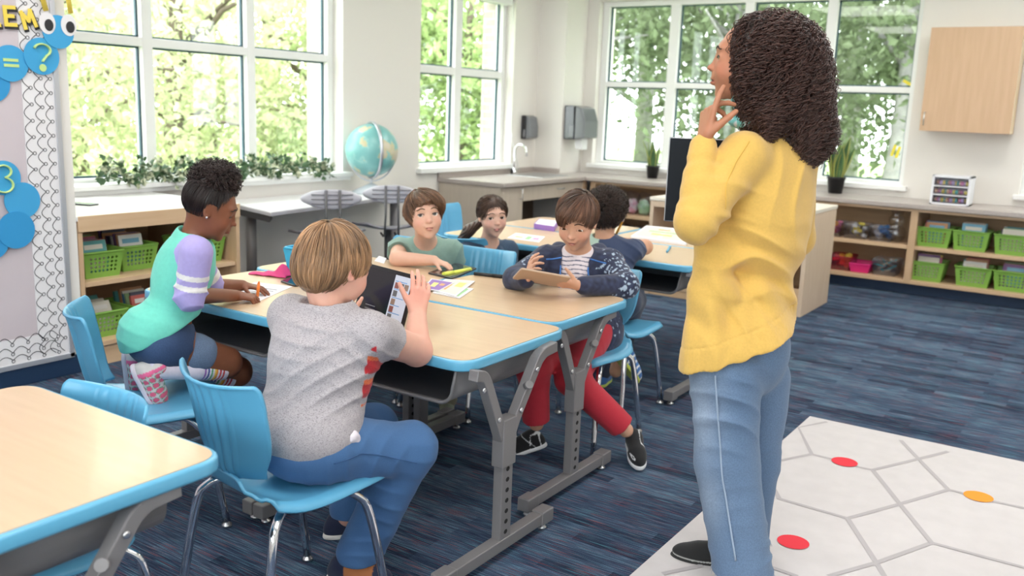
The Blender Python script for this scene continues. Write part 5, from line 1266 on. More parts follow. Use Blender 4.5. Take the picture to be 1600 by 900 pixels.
    Bl.ell(nb-UP*.02,(.085,.075,.05),R=RT,k=.02).cone(nb+UP*.01,hp+R@np.array([0,-.14,-.40])*s,.066,.063,k=.01); top=hp+R@np.array([0,-.14,-.42])*s; Bl.plane(top,UP-ft*.35+0*lt,.004)
    Bl.ell(SB-UP*.12+ft*.03,(.14,.105,.16),R=RT,k=.04)
    def bc(V,C):
        w=(np.sin(V@np.array([210,130,90])+2*snoise(V,60,3))>.45)&(np.sin(V@np.array([-60,160,200]))>-.1); C=np.tile([.20,.58,.56],(len(V),1)); C[w]=[.72,.80,.84]; return C
    Bl.ell(T(1166,190,2.59),(.050,.05,.022),k=.03)
    garment('blouse',Bl,.0035,(.2,.58,.56),root,colf=bc)
    # cardigan
    YC=(.70,.435,.105)
    K=SDF(); K.cone(Ls-UP*.012,Rs-UP*.012,.058,k=.03).cone(SB+UP*.012,SB-UP*.05,.075,.1,k=.05)
    K.ell(SB-UP*.13,(.185,.120,.19),R=RT,k=.05).ell(SB*.55+H0*.45-UP*.02,(.158,.125,.18),R=RT,k=.06).ell(H0+UP*.02,(.172,.140,.17),R=RT,k=.06)
    hc=T(1160,545,2.58); K.ell(hc-UP*.02,(.172,.150,.15),R=RT,k=.05); K.box(hc-UP*.06,(.155,.135,.14),.09,R=RT,k=.05)
    fl=T(1100,560,2.47); K.cone(T(1118,385,2.54),T(1112,470,2.50),.060,.062,k=.03).cone(T(1112,460,2.50),fl-UP*.04,.060,.062,k=.03)
    K.chain([Ls-UP*.012,E_],[.064,.060],.03); fm=(E_+Wr)/2; K.chain([E_,fm,Wr-UP*.006],[.058,.047,.036],.012); K.chain([Rs-UP*.012,Er,Wrr],[.064,.055,.042],.03)
    z0=T(1105,583,2.42)[2]; K.ell(T(1120,560,2.47)-UP*.02,(.085,.085,.12),k=.05); K.ell(T(1165,560,2.50)-UP*.02,(.13,.085,.13),k=.05); HP_=T(1085,583,2.42); HN=RH*.36-UP; HN/=np.linalg.norm(HN); K.plane(HP_,HN,.006)
    K.cone(nb-UP*.03,nb+UP*.12+ft*.02,.060,.070,k=.012,sub=True)
    wq=T(1175,420,2.45)
    def kd(P):
        o=folds(P,[(T(1180,425,2.5),vdir(.5,0,1)),(T(1120,480,2.42),vdir(1,0,.3)),(T(1220,450,2.6),vdir(.7,0,.8)),(T(1215,300,2.6),vdir(1,0,-.2)),(T(1130,330,2.4),vdir(.5,0,1))],.014,.09,21,.12)
        # deep drape folds converging at the small of the back and at the elbow
        for c,d,a,wl,rd in ((T(1180,425,2.5),vdir(.35,0,1),.012,.085,.13),(T(1135,470,2.45),vdir(1,0,.75),.010,.075,.13),(T(1215,470,2.6),vdir(1,0,.5),.010,.09,.12),(T(1110,500,2.4),vdir(1,0,.05),.009,.07,.16),(T(1245,340,2.7),vdir(1,0,-.2),.007,.07,.12),(T(1120,375,2.4),vdir(.6,0,1),.006,.05,.07)):
            q=P-c; o+=.55*a*np.exp(-(q*q).sum(1)/rd**2)*np.sin((q@d)*2*PI/wl+1.5*snoise(P,7,3))
        t=seg_t(P,E_,Wr); w=np.exp(-((np.linalg.norm(P-(E_+np.clip(t,0,1)[:,None]*(Wr-E_)),axis=1)/.055)**2))*(t>.05)*(t<.84)
        o+=w*.0036*np.sin(t*30+2*snoise(P,25,1))
        cuff=(t>.84)&(t<1.05)&(np.linalg.norm(P-Wr,axis=1)<.07); o[cuff]+=.001
        hd=-((P-HP_)@HN); band=(hd<.066)&(hd>.062); o[band]-=.0025
        rib=hd<.062; ang=np.arctan2(P[:,1]-hc[1],P[:,0]-hc[0]); o[rib]+=.0008*np.sin(ang[rib]*260)
        return o
    garment('cardigan',K,.004,YC,root,kd,attrmat('yellow_knit',.9,var=.07,vscale=160,bump=.35,bscale=900,sheen=.25))
    # seams of cardigan shoulder
    q=np.array([T(1182,195,2.4),T(1160,230,2.36),T(1150,275,2.34),T(1152,330,2.36)]); t=np.linspace(0,3,26); i=np.minimum(t.astype(int),2); q=q[i]*(1-(t-i))[:,None]+q[i+1]*(t-i)[:,None]; q,_=project(K,q,.0025,10)
    MB().tube([tuple(p) for p in q],.0012,5).build('shoulder_seam',pmat('seam_yellow',(.76,.47,.09),.9),root,world=True)
    # loafers
    BK=(.012,.012,.013)
    def lc(V,C,o,f,up,sd,L): 
        t=((V-o)@f)/L; h=(V-o)@up; m=(np.abs(h-.022)<.0025); C=C.copy(); C[m]=[.5,.5,.48]; return C
    sh=shoe(root,atz(1165,892,0)+UP*0,atz(1060,872,0),UP,.235,BK,(.02,.02,.02),'loafer',colf=lc); shoe(root,atz(1205,948,0),atz(1102,938,0),UP,.235,BK,(.02,.02,.02),'loafer',colf=lc)
    c=atz(1100,855,.055); MB().tube([tuple(c+vdir(0,.6,0)*x+UP*(.004*math.sin(x*300))) for x in np.linspace(-.03,.03,16)],.003,6).build('chain_trim',CHROME,sh,world=False) if 0 else None
    # hair: dark core plus ringlets
    DB=(.035,.017,.012)
    Hh=SDF(); Hh.ell(T(1216,88,2.63),(.122,.125,.118),k=.05).ell(T(1232,150,2.64),(.118,.122,.13),k=.05).ell(T(1250,210,2.64),(.098,.105,.085),k=.05).ell(T(1185,75,2.60),(.070,.085,.072),k=.04)
    Hh.ell(T(1187,165,2.60),(.045,.080,.075),k=.04); Hh.ell(T(1186,58,2.57),(.048,.065,.05),k=.04); Hh.ell(T(1187,108,2.57),(.060,.088,.115),k=.04); Hh.ell(T(1204,186,2.54),(.036,.05,.055),k=.03)
    fc=hp+R@np.array([0,.55,-.06])*s; Hh.ell(fc,np.array([.105,.100,.125]),R=R,k=.02,sub=True)
    Hh.cone(hp+R@np.array([0,.12,-.30])*s,hp+R@np.array([0,.45,-.40])*s,.05,.09,k=.02,sub=True)
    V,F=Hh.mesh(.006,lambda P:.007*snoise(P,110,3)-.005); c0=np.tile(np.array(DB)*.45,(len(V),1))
    g=np.random.default_rng(12); N=3000
    lo,hi=Hh.bounds(0); roots=lo+g.random((N*6,3))*(hi-lo); D=Hh.ev(roots); roots=roots[np.abs(D)<.035][:N]
    cen=T(1216,95,2.63)
    def flow(P): q=P-cen; q/=np.linalg.norm(q,axis=1,keepdims=True); return q*.2+np.array([0,0,-1.])-RH*.25+.35*np.stack([snoise(P,22,1),snoise(P,22,2),0*P[:,0]],1)
    path=groom(Hh,roots,flow,16,.0085,.002); n_,k_,_=path.shape
    # densify and add helix
    M_=46; u=np.linspace(0,k_-1.001,M_); i=u.astype(int); fr=(u-i)[None,:,None]; Pp=path[:,i]*(1-fr)+path[:,i+1]*fr
    Tn=np.gradient(Pp,axis=1); Tn/=np.linalg.norm(Tn,axis=2,keepdims=True)+1e-9; A=np.cross(Tn,np.array([.2,.1,1.])+0*Tn); A/=np.linalg.norm(A,axis=2,keepdims=True)+1e-9; Bn=np.cross(Tn,A)
    ph=g.random((n_,1))*6.28+np.linspace(0,1,M_)[None]*(2*PI*(3.6+3*g.random((n_,1)))); rad=(.004+.0045*g.random((n_,1)))*np.linspace(.6,1.15,M_)[None]
    Pp=Pp+Bn*0+((Pp-cen)/np.linalg.norm(Pp-cen,axis=2,keepdims=True))*(.018*g.random((n_,1))**3*np.linspace(.2,1,M_)[None])[:,:,None]+A*(rad*np.cos(ph))[:,:,None]+Bn*(rad*np.sin(ph))[:,:,None]
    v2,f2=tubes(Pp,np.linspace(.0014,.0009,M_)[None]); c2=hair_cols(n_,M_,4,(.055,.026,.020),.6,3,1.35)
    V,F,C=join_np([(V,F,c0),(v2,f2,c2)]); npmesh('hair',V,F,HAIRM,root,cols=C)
    MB().ball(tuple(hp+R@np.array([-.345,.0,-.13])*s),.006,10).build('earring',CHROME,root,world=True)
    return root
teacher()
t=thing('tablet',tuple(T(1092,283,2.64)),'large black tablet held upright against the chest of the woman','tablet'); t.rotation_euler=(0,0,YAW-.30)
MB().box(-.093,.093,-.004,.004,-.122,.122).build('body',pmat('tablet_silver',(.45,.45,.47),.3,.8),t,bevel=.0035,seg=3)
MB().box(-.0895,.0895,-.0052,-.0035,-.119,.119).build('screen',pmat('screen_black_matte',(.004,.006,.010),.45,spec=.15),t,bevel=.002)
# ------------------------------------------------------------------ boy in the grey shirt, seen from behind
def boy_grey():
    root=person((-1.78,1.62,.40),'boy in a speckled grey shirt and blue trousers holding up a tablet, seen from behind')
    SK=(.77,.43,.33); s=.229
    hp=T(526,416,2.46); R=frame(vdir(.66,.72,-.28),roll=-.05); hs=head_sdf(True,fat=.03,eye=.8)
    ft=vdir(.50,.86); rt=np.cross(ft,UP); RT=np.stack([rt,ft,UP],1)
    SC=T(514,503,2.41); Rs=SC+rt*.142+UP*-.012; Ls=SC-rt*.142-UP*.004; PC=T(478,690,2.31)
    E_=T(651,548,2.58); Wr=T(652,492,2.67)
    B=SDF().merge(hs,hp,R,s); B.cone(hp+R@np.array([0,-.12,-.2])*s,SC+UP*.0,.056,.038,k=.012)
    B.cone(Ls-UP*.022,Rs-UP*.022,.026,k=.02).ell((SC*.6+PC*.4)-UP*.02,(.11,.07,.14),R=RT,k=.03).ell(PC,(.13,.11,.09),R=RT,k=.05)
    B.chain([Rs,E_],[.050,.044],.02).chain([E_,Wr],[.043,.027],.02)
    El=T(505,545,2.80); Wl=T(540,505,2.90); B.chain([Ls,El,Wl],[.046,.04,.027],.02)
    hand(B,Wr,vdir(.10,.22,1),vdir(-.35,1,-.05),vdir(-1,-.25,.1),.150,curl=((.25,.35,.2),(.3,.4,.25),(.4,.45,.3),(.5,.5,.3)),thumb=(.75,.65,.05),spl=(.06,.02,-.03,-.08))
    hand(B,Wl,vdir(-.2,.3,1),vdir(.5,.8,0),vdir(.8,-.5,0),.14)
    kr=T(640,700,2.45); ar=T(566,872,2.50); kl=T(585,668,2.70); al=T(545,805,2.62); hr=PC+rt*.07-UP*.01+ft*.02; hl=PC-rt*.07-UP*.01+ft*.02
    B.chain([hr,kr,ar],[.07,.05,.035],.03).chain([hl,kl,al],[.07,.05,.035],.03)
    V,F=B.mesh(.0028); C=face_cols(V,hp,R,s,SK,(.62,.25,.22),cheek=(.80,.33,.25))
    for p_,r_ in ((E_,.05),(Wr+UP*.07,.05)): w=np.exp(-(((V-p_)/r_)**2).sum(1))[:,None]*.6; C=C*(1-w)+np.array([.78,.33,.26])*w
    ear=hp+R@np.array([.345,-.02,0])*s; w=np.exp(-(((V-ear)/.022)**2).sum(1))[:,None]*.7; C=C*(1-w)+np.array([.80,.30,.24])*w
    npmesh('body',V,F,SKIN,root,cols=C); eyes(root,hs,hp,R,s,('blue',(.12,.2,.3)),brow=(.25,.15,.08))
    # shirt
    Sh=SDF(); Sh.cone(Ls+ft*-.0,Rs,.057,k=.03).ell(SC-UP*.06,(.155,.105,.11),R=RT,k=.05).ell(SC*.55+PC*.45,(.150,.118,.16),R=RT,k=.06).ell(PC+UP*.035,(.158,.135,.115),R=RT,k=.06).cone(SC+UP*.03,SC,.07,.09,k=.03)
    sl=Rs*.50+E_*.50; Sh.chain([Rs,sl],[.058,.063],.025); sll=Ls*.5+El*.5; Sh.chain([Ls,sll],[.056,.058],.025)
    Sh.cone(SC+UP*.058,hp+R@np.array([0,-.12,-.3])*s,.058,.07,k=.006,sub=True)
    d=(E_-Rs)/np.linalg.norm(E_-Rs); Sh.cone(sl+d*.020,sl+d*.13,.085,.085,k=.004,sub=True); Sh.cone(Rs+d*.05,E_,.049,.049,k=.004,sub=True) if 0 else None
    Sh.box(PC-UP*.165+ft*.02,(.26,.26,.10),.01,R=frame(vdir(.3,.95,-.10)),k=.006,sub=True)
    hemz=PC[2]-.06
    def fd(P):
        return folds(P,[(PC+UP*.04-ft*.10,(0,0,1)),(PC+UP*.10,(0.2,0,1)),(Rs-UP*.05,vdir(.8,0,.6)),(sl,d),(SC-UP*.02-ft*.08,vdir(.3,0,1)),(T(520,590,2.3),vdir(-.4,0,1))],.0065,.048,5,.10)+.0025*snoise(P,26,2)
    P0=T(527,600,2.22)
    def sc(V,C):
        q=V-P0; a=q@RH; z=q[:,2]; C=C.copy(); inr=(a>-.05)&(a<.09)&(np.abs(z)<.085)&((V-SC)@rt>.055)&((V-SC)@ft>-.045)
        b=(z+.55*np.abs(a-.03)); red=inr&(np.mod(b+.2,.075)<.042); orr=inr&(np.mod(b+.2,.075)>=.042)&(np.mod(b+.2,.075)<.056)
        C[red]=[.52,.02,.03]; C[orr]=[.78,.16,.05]; return C
    SPK=pmat('speckled_jersey',(1,1,1),.9,attr='Col',var=.55,vscale=640,vstretch=(.4,.4,1.5),bump=.15,bscale=600,sheen=.1)
    cr=[n for n in SPK.node_tree.nodes if n.type=='VALTORGB'][0]; cr.color_ramp.elements[0].position=.36; cr.color_ramp.elements[1].position=.50
    garment('shirt',Sh,.0036,(.43,.395,.415),root,fd,SPK,sc)
    # trousers
    Tr=SDF(); Tr.ell(PC-UP*.005,(.148,.128,.098),R=RT,k=.04); Tr.chain([hr,kr],[.090,.074],.04).chain([kr,T(562,862,2.50)],[.072,.068],.03).chain([hl,kl],[.088,.07],.03).chain([kl,T(545,795,2.62)],[.068,.06],.03)
    c1=T(562,868,2.50); Tr.box(c1-UP*.11,(.13,.13,.1),.01,k=.004,sub=True); c2=T(545,800,2.62); Tr.box(c2-UP*.11,(.08,.08,.1),.01,k=.004,sub=True)
    def ft_(P): return folds(P,[(kr,vdir(.5,0,1)),(hr,vdir(1,.2,0)),(c1+UP*.06,(0,0,1)),(T(585,690,2.35),vdir(1,0,-.8)),(T(610,770,2.45),vdir(.6,0,1))],.006,.055,8,.10)+.002*snoise(P,20,7)
    garment('trousers',Tr,.0038,(.055,.14,.31),root,ft_,attrmat('twill',.8,var=.10,vscale=300,bump=.15,bscale=800,sheen=.08))
    q=SDF(); q.ell(T(545,682,2.25),(.026,.02,.018),k=.01).ell(T(556,694,2.26),(.012,.012,.025),k=.01); garment('pocket_lining',q,.0028,(.72,.66,.72),root,lambda P:.003*snoise(P,150,1))
    q=np.array([T(520,722,2.2),T(560,708,2.25),T(600,712,2.3),T(655,728,2.36)]); t=np.linspace(0,3,26); i=np.minimum(t.astype(int),2); q=q[i]*(1-(t-i))[:,None]+q[i+1]*(t-i)[:,None]; q,_=project(Tr,q,.0025,10); MB().tube([tuple(p) for p in q],.0016,5).build('side_seam',pmat('seam_blue',(.03,.09,.22),.8),root,world=True)
    def sc2(V,C,o,f,up,sd,L):
        t=((V-o)@f)/L; C=C.copy(); C[(t>.30)&(t<.72)]=[.36,.13,.045]; return C
    shoe(root,atz(512,905,0),atz(608,915,0),UP,.20,(.012,.018,.05),(.78,.74,.70),'shoe',colf=sc2)
    shoe(root,atz(506,842,0),atz(590,826,0),UP,.20,(.012,.018,.05),(.78,.74,.70),'shoe')
    def cut(H):
        H.ell((0,.48,-.16),(.315,.33,.45),k=.04,sub=True); H.box((0,.1,-.70),(.6,.6,.30),.02,k=.03,sub=True); H.ell((0,.22,-.42),(.5,.24,.24),k=.03,sub=True)
        for sd in (-1,1): H.ell((sd*.40,.02,-.07),(.11,.085,.125),k=.02,sub=True)
    straight_hair(root,hp,R,s,(0,-.28,.48),cut,(.33,.185,.095),seed=4,n=3200,sweep=(.15,0,0),thick=.0075,var=.45,wave=.016,flowdir=(0,.05,-.9),extra=lambda H:H.ell((0,-.25,-.05),(.335,.30,.36),k=.08))
    return root
boy_grey()
# his tablet, resting on its long edge and leaning back
b0=atz(629,516,ZT+.002); b1=atz(540,486,ZT+.002); dx_=(b1-b0); dx_[2]=0; dx_/=np.linalg.norm(dx_); nrm=np.cross(dx_,UP)  # away from viewer side
if nrm@FH<0: nrm=-nrm
upv=UP*.955+nrm*.30; upv/=np.linalg.norm(upv); W__=.285; Hh_=.183
t=thing('tablet',tuple(b0+dx_*W__/2),'black tablet showing a page of pictures, held by the boy in grey','tablet')
Xa=-dx_; Za=upv; Ya=np.cross(Za,Xa); Mt=Matrix(((Xa[0],Ya[0],Za[0]),(Xa[1],Ya[1],Za[1]),(Xa[2],Ya[2],Za[2]))); t.rotation_euler=Mt.to_euler(); 
fy=-1 if (Ya@(-FH))<0 else 1
fs=1 if Ya@FH<0 else -1   # screen side sign along local y
MB().prism(roundpoly([(-W__/2,0),(W__/2,0),(W__/2,Hh_),(-W__/2,Hh_)],.012,5),-.004,.004,M=Matrix(((1,0,0,0),(0,0,1,0),(0,1,0,0),(0,0,0,1)))).build('body',pmat('tablet_black',(.012,.012,.014),.3),t,bevel=.0015)
def scr(x0,x1,z0,z1,l): y=fs*(.0042+l*.0004); y2=fs*(.0038+l*.0004); return (x0,x1,min(y,y2),max(y,y2),z0,z1)
MB().box(*scr(-.132,.132,.012,.171,0)).build('screen',pmat('screen_dark',(.010,.010,.013),.08),t)
PG=pmat('screen_page',(.35,.37,.43),.3,emis=(.55,.58,.68,.45)); m=MB(); m.box(*scr(.040,.130,.014,.169,1),0)
THM=[(.25,.08,.07),(.12,.12,.13),(.30,.20,.15)]
for r_,z in enumerate((.125,.098,.070,.045,.019)):
    for c_ in range(3 if r_==0 else 1): m.box(*scr(.048+c_*.026,.070+c_*.026,z,z+.020,2),1+(c_+r_)%3)
    m.box(*scr(.048,.110-(r_%2)*.012,z+.023,z+.0255,2),4)
m.build('page',[PG]+[pmat('thumb_%d'%i,c,.4) for i,c in enumerate(THM)]+[pmat('screen_link',(.10,.30,.62),.4)],t)
m=MB(); [m.box(*scr(-.085,-.030+(i*.006),.045-i*.012,.0475-i*.012,1)) for i in range(2)]; m.build('caption',pmat('screen_grey_text',(.25,.25,.27),.5),t)
# ------------------------------------------------------------------ kneeling girl in the raglan top
def simple_hand(B,Wr,f,n,u,L,c=.5): hand(B,Wr,f,n,u,L,curl=((c,c,c*.7),)*4,thumb=(.8,.5,.3))
def girl():
    root=person((-2.50,1.86,.40),'girl with an afro puff in a teal and lavender top kneeling on a chair, writing')
    SK=(.215,.078,.040); s=.197; hp=T(331,326,2.99); R=frame(vdir(.95,.20,-.40)); hs=head_sdf(True,fat=.01,eye=.55,nose=.95,lips=1.3)
    ft=vdir(.88,.46); rt=np.cross(ft,UP); RT=np.stack([rt,ft,UP],1)
    SC=T(298,386,2.98); Rs=SC+rt*.122; Ls=SC-rt*.105; PC=T(254,529,2.96)
    E_=T(297,462,2.88); Wr=atz(368,462,ZT+.028)
    El=T(330,448,3.18); Wl=atz(372,450,ZT+.032)+FH*.05
    B=SDF().merge(hs,hp,R,s); B.cone(hp+R@np.array([0,-.14,-.2])*s,SC+UP*.0,.037,.044,k=.03)
    B.cone(Ls,Rs,.032,k=.03).ell(SC*.6+PC*.4-rt*.01,(.075,.06,.14),R=RT,k=.04).ell(PC,(.105,.10,.085),R=RT,k=.05)
    B.chain([Rs,E_,Wr],[.036,.031,.021],.015).chain([Ls,El,Wl],[.036,.031,.021],.015)
    hf=vdir(.93,.25,-.12); hand(B,Wr,hf,vdir(0,.2,-1),vdir(-.1,1,.3),.125,curl=((.7,.8,.4),(.8,.9,.5),(.9,.9,.5),(.9,1,.5)),thumb=(.85,.35,.5))
    hand(B,Wl,vdir(.95,-.15,-.05),vdir(0,0,-1),vdir(.1,-1,.1),.122,curl=((.25,.3,.2),)*4)
    hr=PC+rt*.06-UP*.01; hl=PC-rt*.06-UP*.01; kr=T(355,564,3.06); kl=T(372,578,3.20)
    ar=T(246,576,2.87); al=T(236,568,3.0)
    B.chain([hr,kr],[.066,.050],.03).chain([hl,kl],[.068,.050],.03).chain([kr-UP*.018,ar],[.044,.030],.02).chain([kl-UP*.018,al],[.044,.030],.02)
    V,F=B.mesh(.0028); npmesh('body',V,F,SKIN,root,cols=face_cols(V,hp,R,s,SK,(.30,.09,.075),cheek=(.26,.085,.045)))
    eyes(root,hs,hp,R,s,('dark',(.03,.015,.01)),(.32,-.30),brow=(.02,.01,.008),eye=.55,browth=.011)
    # top: teal body, lavender raglan sleeves with two white stripes
    S_=SDF(); S_.cone(Ls,Rs,.045,k=.03).ell(SC-UP*.06-rt*.015,(.095,.080,.10),R=RT,k=.05).ell(SC*.55+PC*.45-rt*.01,(.100,.085,.15),R=RT,k=.05).ell(PC+UP*.045-ft*.01,(.125,.118,.085),R=RT,k=.05).cone(SC+UP*.035,SC,.05,.07,k=.03)
    S_.ell(PC+UP*.0-ft*.055,(.11,.085,.085),R=RT,k=.04)
    S_.cone(SC+UP*.015+ft*.01,hp+R@np.array([0,-.14,-.4])*s,.047,.05,k=.006,sub=True); hN=-UP+ft*.50; hN/=np.linalg.norm(hN); S_.plane(PC+UP*.030,hN,.005)
    def fo(P): return folds(P,[(PC+UP*.08,(0.3,0,1)),(SC-UP*.15,vdir(.3,0,1)),(PC+UP*.03-ft*.06,vdir(.5,0,1))],.006,.05,31,.09)
    TEAL=np.array([.16,.62,.50]); LAV=np.array([.42,.36,.70])
    dA=(E_-Rs); 
    def tc(V,C):
        q=V-SC; a=q@rt; C=np.tile(TEAL,(len(V),1)); m=(np.abs(a)>.060+.35*np.clip(-(q[:,2]+.0),0,.2)); m&=(q[:,2]>-.13); C[m]=LAV; return C
    garment('top',S_,.0036,(.2,.6,.5),root,fo,colf=tc)
    for nm,a,b in (('sleeve',Rs,E_),('sleeve',Ls,El)):
        d=b-a; Q=SDF(); w=Wr if a is Rs else Wl; e2=b+(w-b)*.10; Q.chain([a+UP*.002,b],[.052,.049],.02).cone(b,e2,.046,.047,k=.02); dd=(w-b)/np.linalg.norm(w-b); Q.cone(e2+dd*.018,e2+dd*.09,.06,.06,k=.004,sub=True)
        def sc(V,C,a=a,b=b):
            t=seg_t(V,a,b); C=np.tile(LAV,(len(V),1)); C[((t>.46)&(t<.58))|((t>.70)&(t<.82))]=[.80,.77,.76]; return C
        garment(nm,Q,.0026,LAV,root,lambda P,b=b,a=a: folds(P,[(b*.8+a*.2,(b-a)),(b,(0,0,1))],.006,.04,33,.07),colf=sc)
    # denim shorts with turned cuffs
    J=SDF(); J.ell(PC-UP*.005,(.122,.115,.095),R=RT,k=.04); J.cone(hr,hr*.55+kr*.45,.074,.063,k=.03).cone(hl,hl*.55+kl*.45,.076,.065,k=.03)
    for h_,k_ in ((hr,kr),(hl,kl)):
        d=(k_-h_)/np.linalg.norm(k_-h_); m_=h_*.56+k_*.44; J.cone(m_+d*.035,m_+d*.15,.10,.09,k=.004,sub=True)
    J.plane(PC+UP*.085,UP,.01)
    garment('shorts',J,.0036,(.02,.045,.12),root,lambda P:folds(P,[(hr*.7+kr*.3,vdir(1,0,.6)),(PC,vdir(1,0,1))],.006,.05,35,.08),DENIM,dnm((.018,.04,.10),(.04,.08,.18),3))
    for h_,k_ in ((hr,kr),(hl,kl)):
        d=(k_-h_)/np.linalg.norm(k_-h_); m_=h_*.56+k_*.44; Q=SDF().cone(m_-d*.003,m_+d*.022,.068,.066,k=.003); Q.cone(m_-d*.06,m_+d*.10,.056,.050,k=.003,sub=True); garment('shorts_cuff',Q,.0034,(.13,.19,.30),root,None,DENIM)
    # knee socks with rainbow bands
    for k_,a_ in ((kr,ar),(kl,al)):
        a0=k_*.93+a_*.07-UP*.018; Q=SDF().chain([a0,k_*.5+a_*.5-UP*.008,a_],[.0475,.043,.036],.01); d=(a_-k_)/np.linalg.norm(a_-k_); Q.plane(a0-d*.0,-d,.003)
        RB=[(.72,.66,.76),(.55,.03,.04),(.72,.66,.76),(.55,.03,.04),(.72,.66,.76),(.75,.25,.04),(.80,.52,.08),(.72,.66,.76),(.08,.35,.15),(.72,.66,.76),(.02,.06,.28),(.72,.66,.76),(.30,.10,.45)]
        def kc(V,C,a0=a0,a_=a_,d=d):
            x=(V-a0)@d; i=np.clip(((x-.012)/.0062).astype(int),0,len(RB)-1); C=np.tile([.72,.66,.76],(len(V),1)).astype(float); m=(x>.012)&(x<.012+.0062*len(RB)); C[m]=np.array(RB)[i[m]]; return C
        garment('sock',Q,.0030,(.72,.66,.76),root,None,CLOTH,kc)
    # watermelon pattern sneakers, soles towards the viewer side
    def wm(V,C,o,f,up,sd,L):
        C=np.tile([.66,.62,.60],(len(V),1)).astype(float); q=np.stack([(V-o)@f,(V-o)@up,(V-o)@sd],1); cell=.023; c=np.floor(q[:,:2]/cell); l=(q[:,:2]/cell-c)-.5; r=np.hypot(l[:,0]+.2*np.sin(c[:,1]*5),l[:,1]); m=(r<.40)&(q[:,0]>.035)&(q[:,0]<.16); C[m]=[.80,.12,.22]; m=(r>=.40)&(r<.47)&(q[:,0]>.035)&(q[:,0]<.16); C[m]=[.12,.35,.22]
        C[(q[:,0]<.04)&(q[:,0]>.028)]=[.85,.15,.32]; C[(q[:,0]>.168)]=[.50,.55,.62]; return C
    def shp(hx,hy,hg,tx,ty,tg): 
        h_=T(hx,hy,hg); t_=T(tx,ty,tg); sh=shoe(root,h_,t_,vdir(.92,.0,.35),.185,(.66,.62,.60),(.74,.66,.74),'sneaker',hi=True,colf=wm)
        return sh
    sh=shp(203,572,2.85,246,642,2.90); q=T(236,551,2.84); MB().tube([tuple(q+vdir(1,0,0)*.012*math.cos(a)+UP*.014*math.sin(a)) for a in np.linspace(0,2*PI,14)],.0035,6,closed=True).build('heel_loop',pmat('hot_pink',(.85,.10,.30),.6),root,world=True)
    shp(191,548,3.0,204,622,3.02)
    # hair: smoothed cap drawn up to a puff
    DB=(.018,.010,.009)
    def cut(H):
        H.ell((0,.47,-.04),(.60,.43,.42),k=.03,sub=True); H.box((0,.1,-.62),(.6,.6,.33),.02,R=np.array(Euler((.35,0,0)).to_matrix()),k=.03,sub=True)
        for sd in (-1,1): H.ell((sd*.40,.03,-.06),(.13,.12,.17),k=.03,sub=True)
    straight_hair(root,hp,R,s,(0,-.05,.62),cut,DB,seed=8,n=2000,thick=.0035,var=.4,rag=.012,flowdir=(0,0,-.8),jit=.0)
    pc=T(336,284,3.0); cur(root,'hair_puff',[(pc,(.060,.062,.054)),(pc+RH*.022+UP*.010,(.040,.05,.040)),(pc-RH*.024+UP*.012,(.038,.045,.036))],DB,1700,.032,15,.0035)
    MB().ball(tuple(hp+R@np.array([.35,.0,-.115])*s),.0045,10).build('earring',CHROME,root,world=True)
    t=thing('crayon',tuple(atz(402,452,ZT+.035)),'orange crayon standing out of the hand of the girl writing','crayon'); MB().tube([(0,0,-.028),(.004,.004,.022)],.0055,8).build('barrel',pmat('crayon_orange',(.85,.22,.03),.5),t); MB().tube([(.004,.004,.022),(.005,.005,.030)],[.0045,.002],8).build('tip',pmat('crayon_orange',(.85,.22,.03),.5),t)
def cur(parent,name,ells,base,N,L,seed,rad):
    """tight curls standing off a core of ellipsoids"""
    H=SDF()
    for c,r in ells: H.ell(c,np.array(r),k=.03)
    V,F=H.mesh(.005,lambda P:.005*snoise(P,150,seed)-.004); g=np.random.default_rng(seed)
    lo,hi=H.bounds(0); rt_=lo+g.random((N*8,3))*(hi-lo); D=H.ev(rt_); rt_=rt_[np.abs(D)<.02][:N]; P,G=project(H,rt_,-.003); n=len(P); K=20
    u=np.linspace(0,1,K); A=np.cross(G,g.normal(size=(n,3))); A/=np.linalg.norm(A,axis=1,keepdims=True); Bn=np.cross(G,A)
    lean=(A*(g.random((n,1))-.5)*1.2); ph=g.random((n,1))*6.28+u[None]*2*PI*(1.8+1.4*g.random((n,1))); ln=L*(.5+.8*g.random((n,1)))
    Q=P[:,None]+(G[:,None]+lean[:,None])*(ln*u[None])[:,:,None]*.6+A[:,None]*(rad*np.cos(ph))[:,:,None]+Bn[:,None]*(rad*np.sin(ph))[:,:,None]
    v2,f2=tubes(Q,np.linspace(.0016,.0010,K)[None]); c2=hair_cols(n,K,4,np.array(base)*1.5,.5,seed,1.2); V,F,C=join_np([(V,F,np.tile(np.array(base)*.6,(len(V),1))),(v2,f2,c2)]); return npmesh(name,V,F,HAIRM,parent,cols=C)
girl()
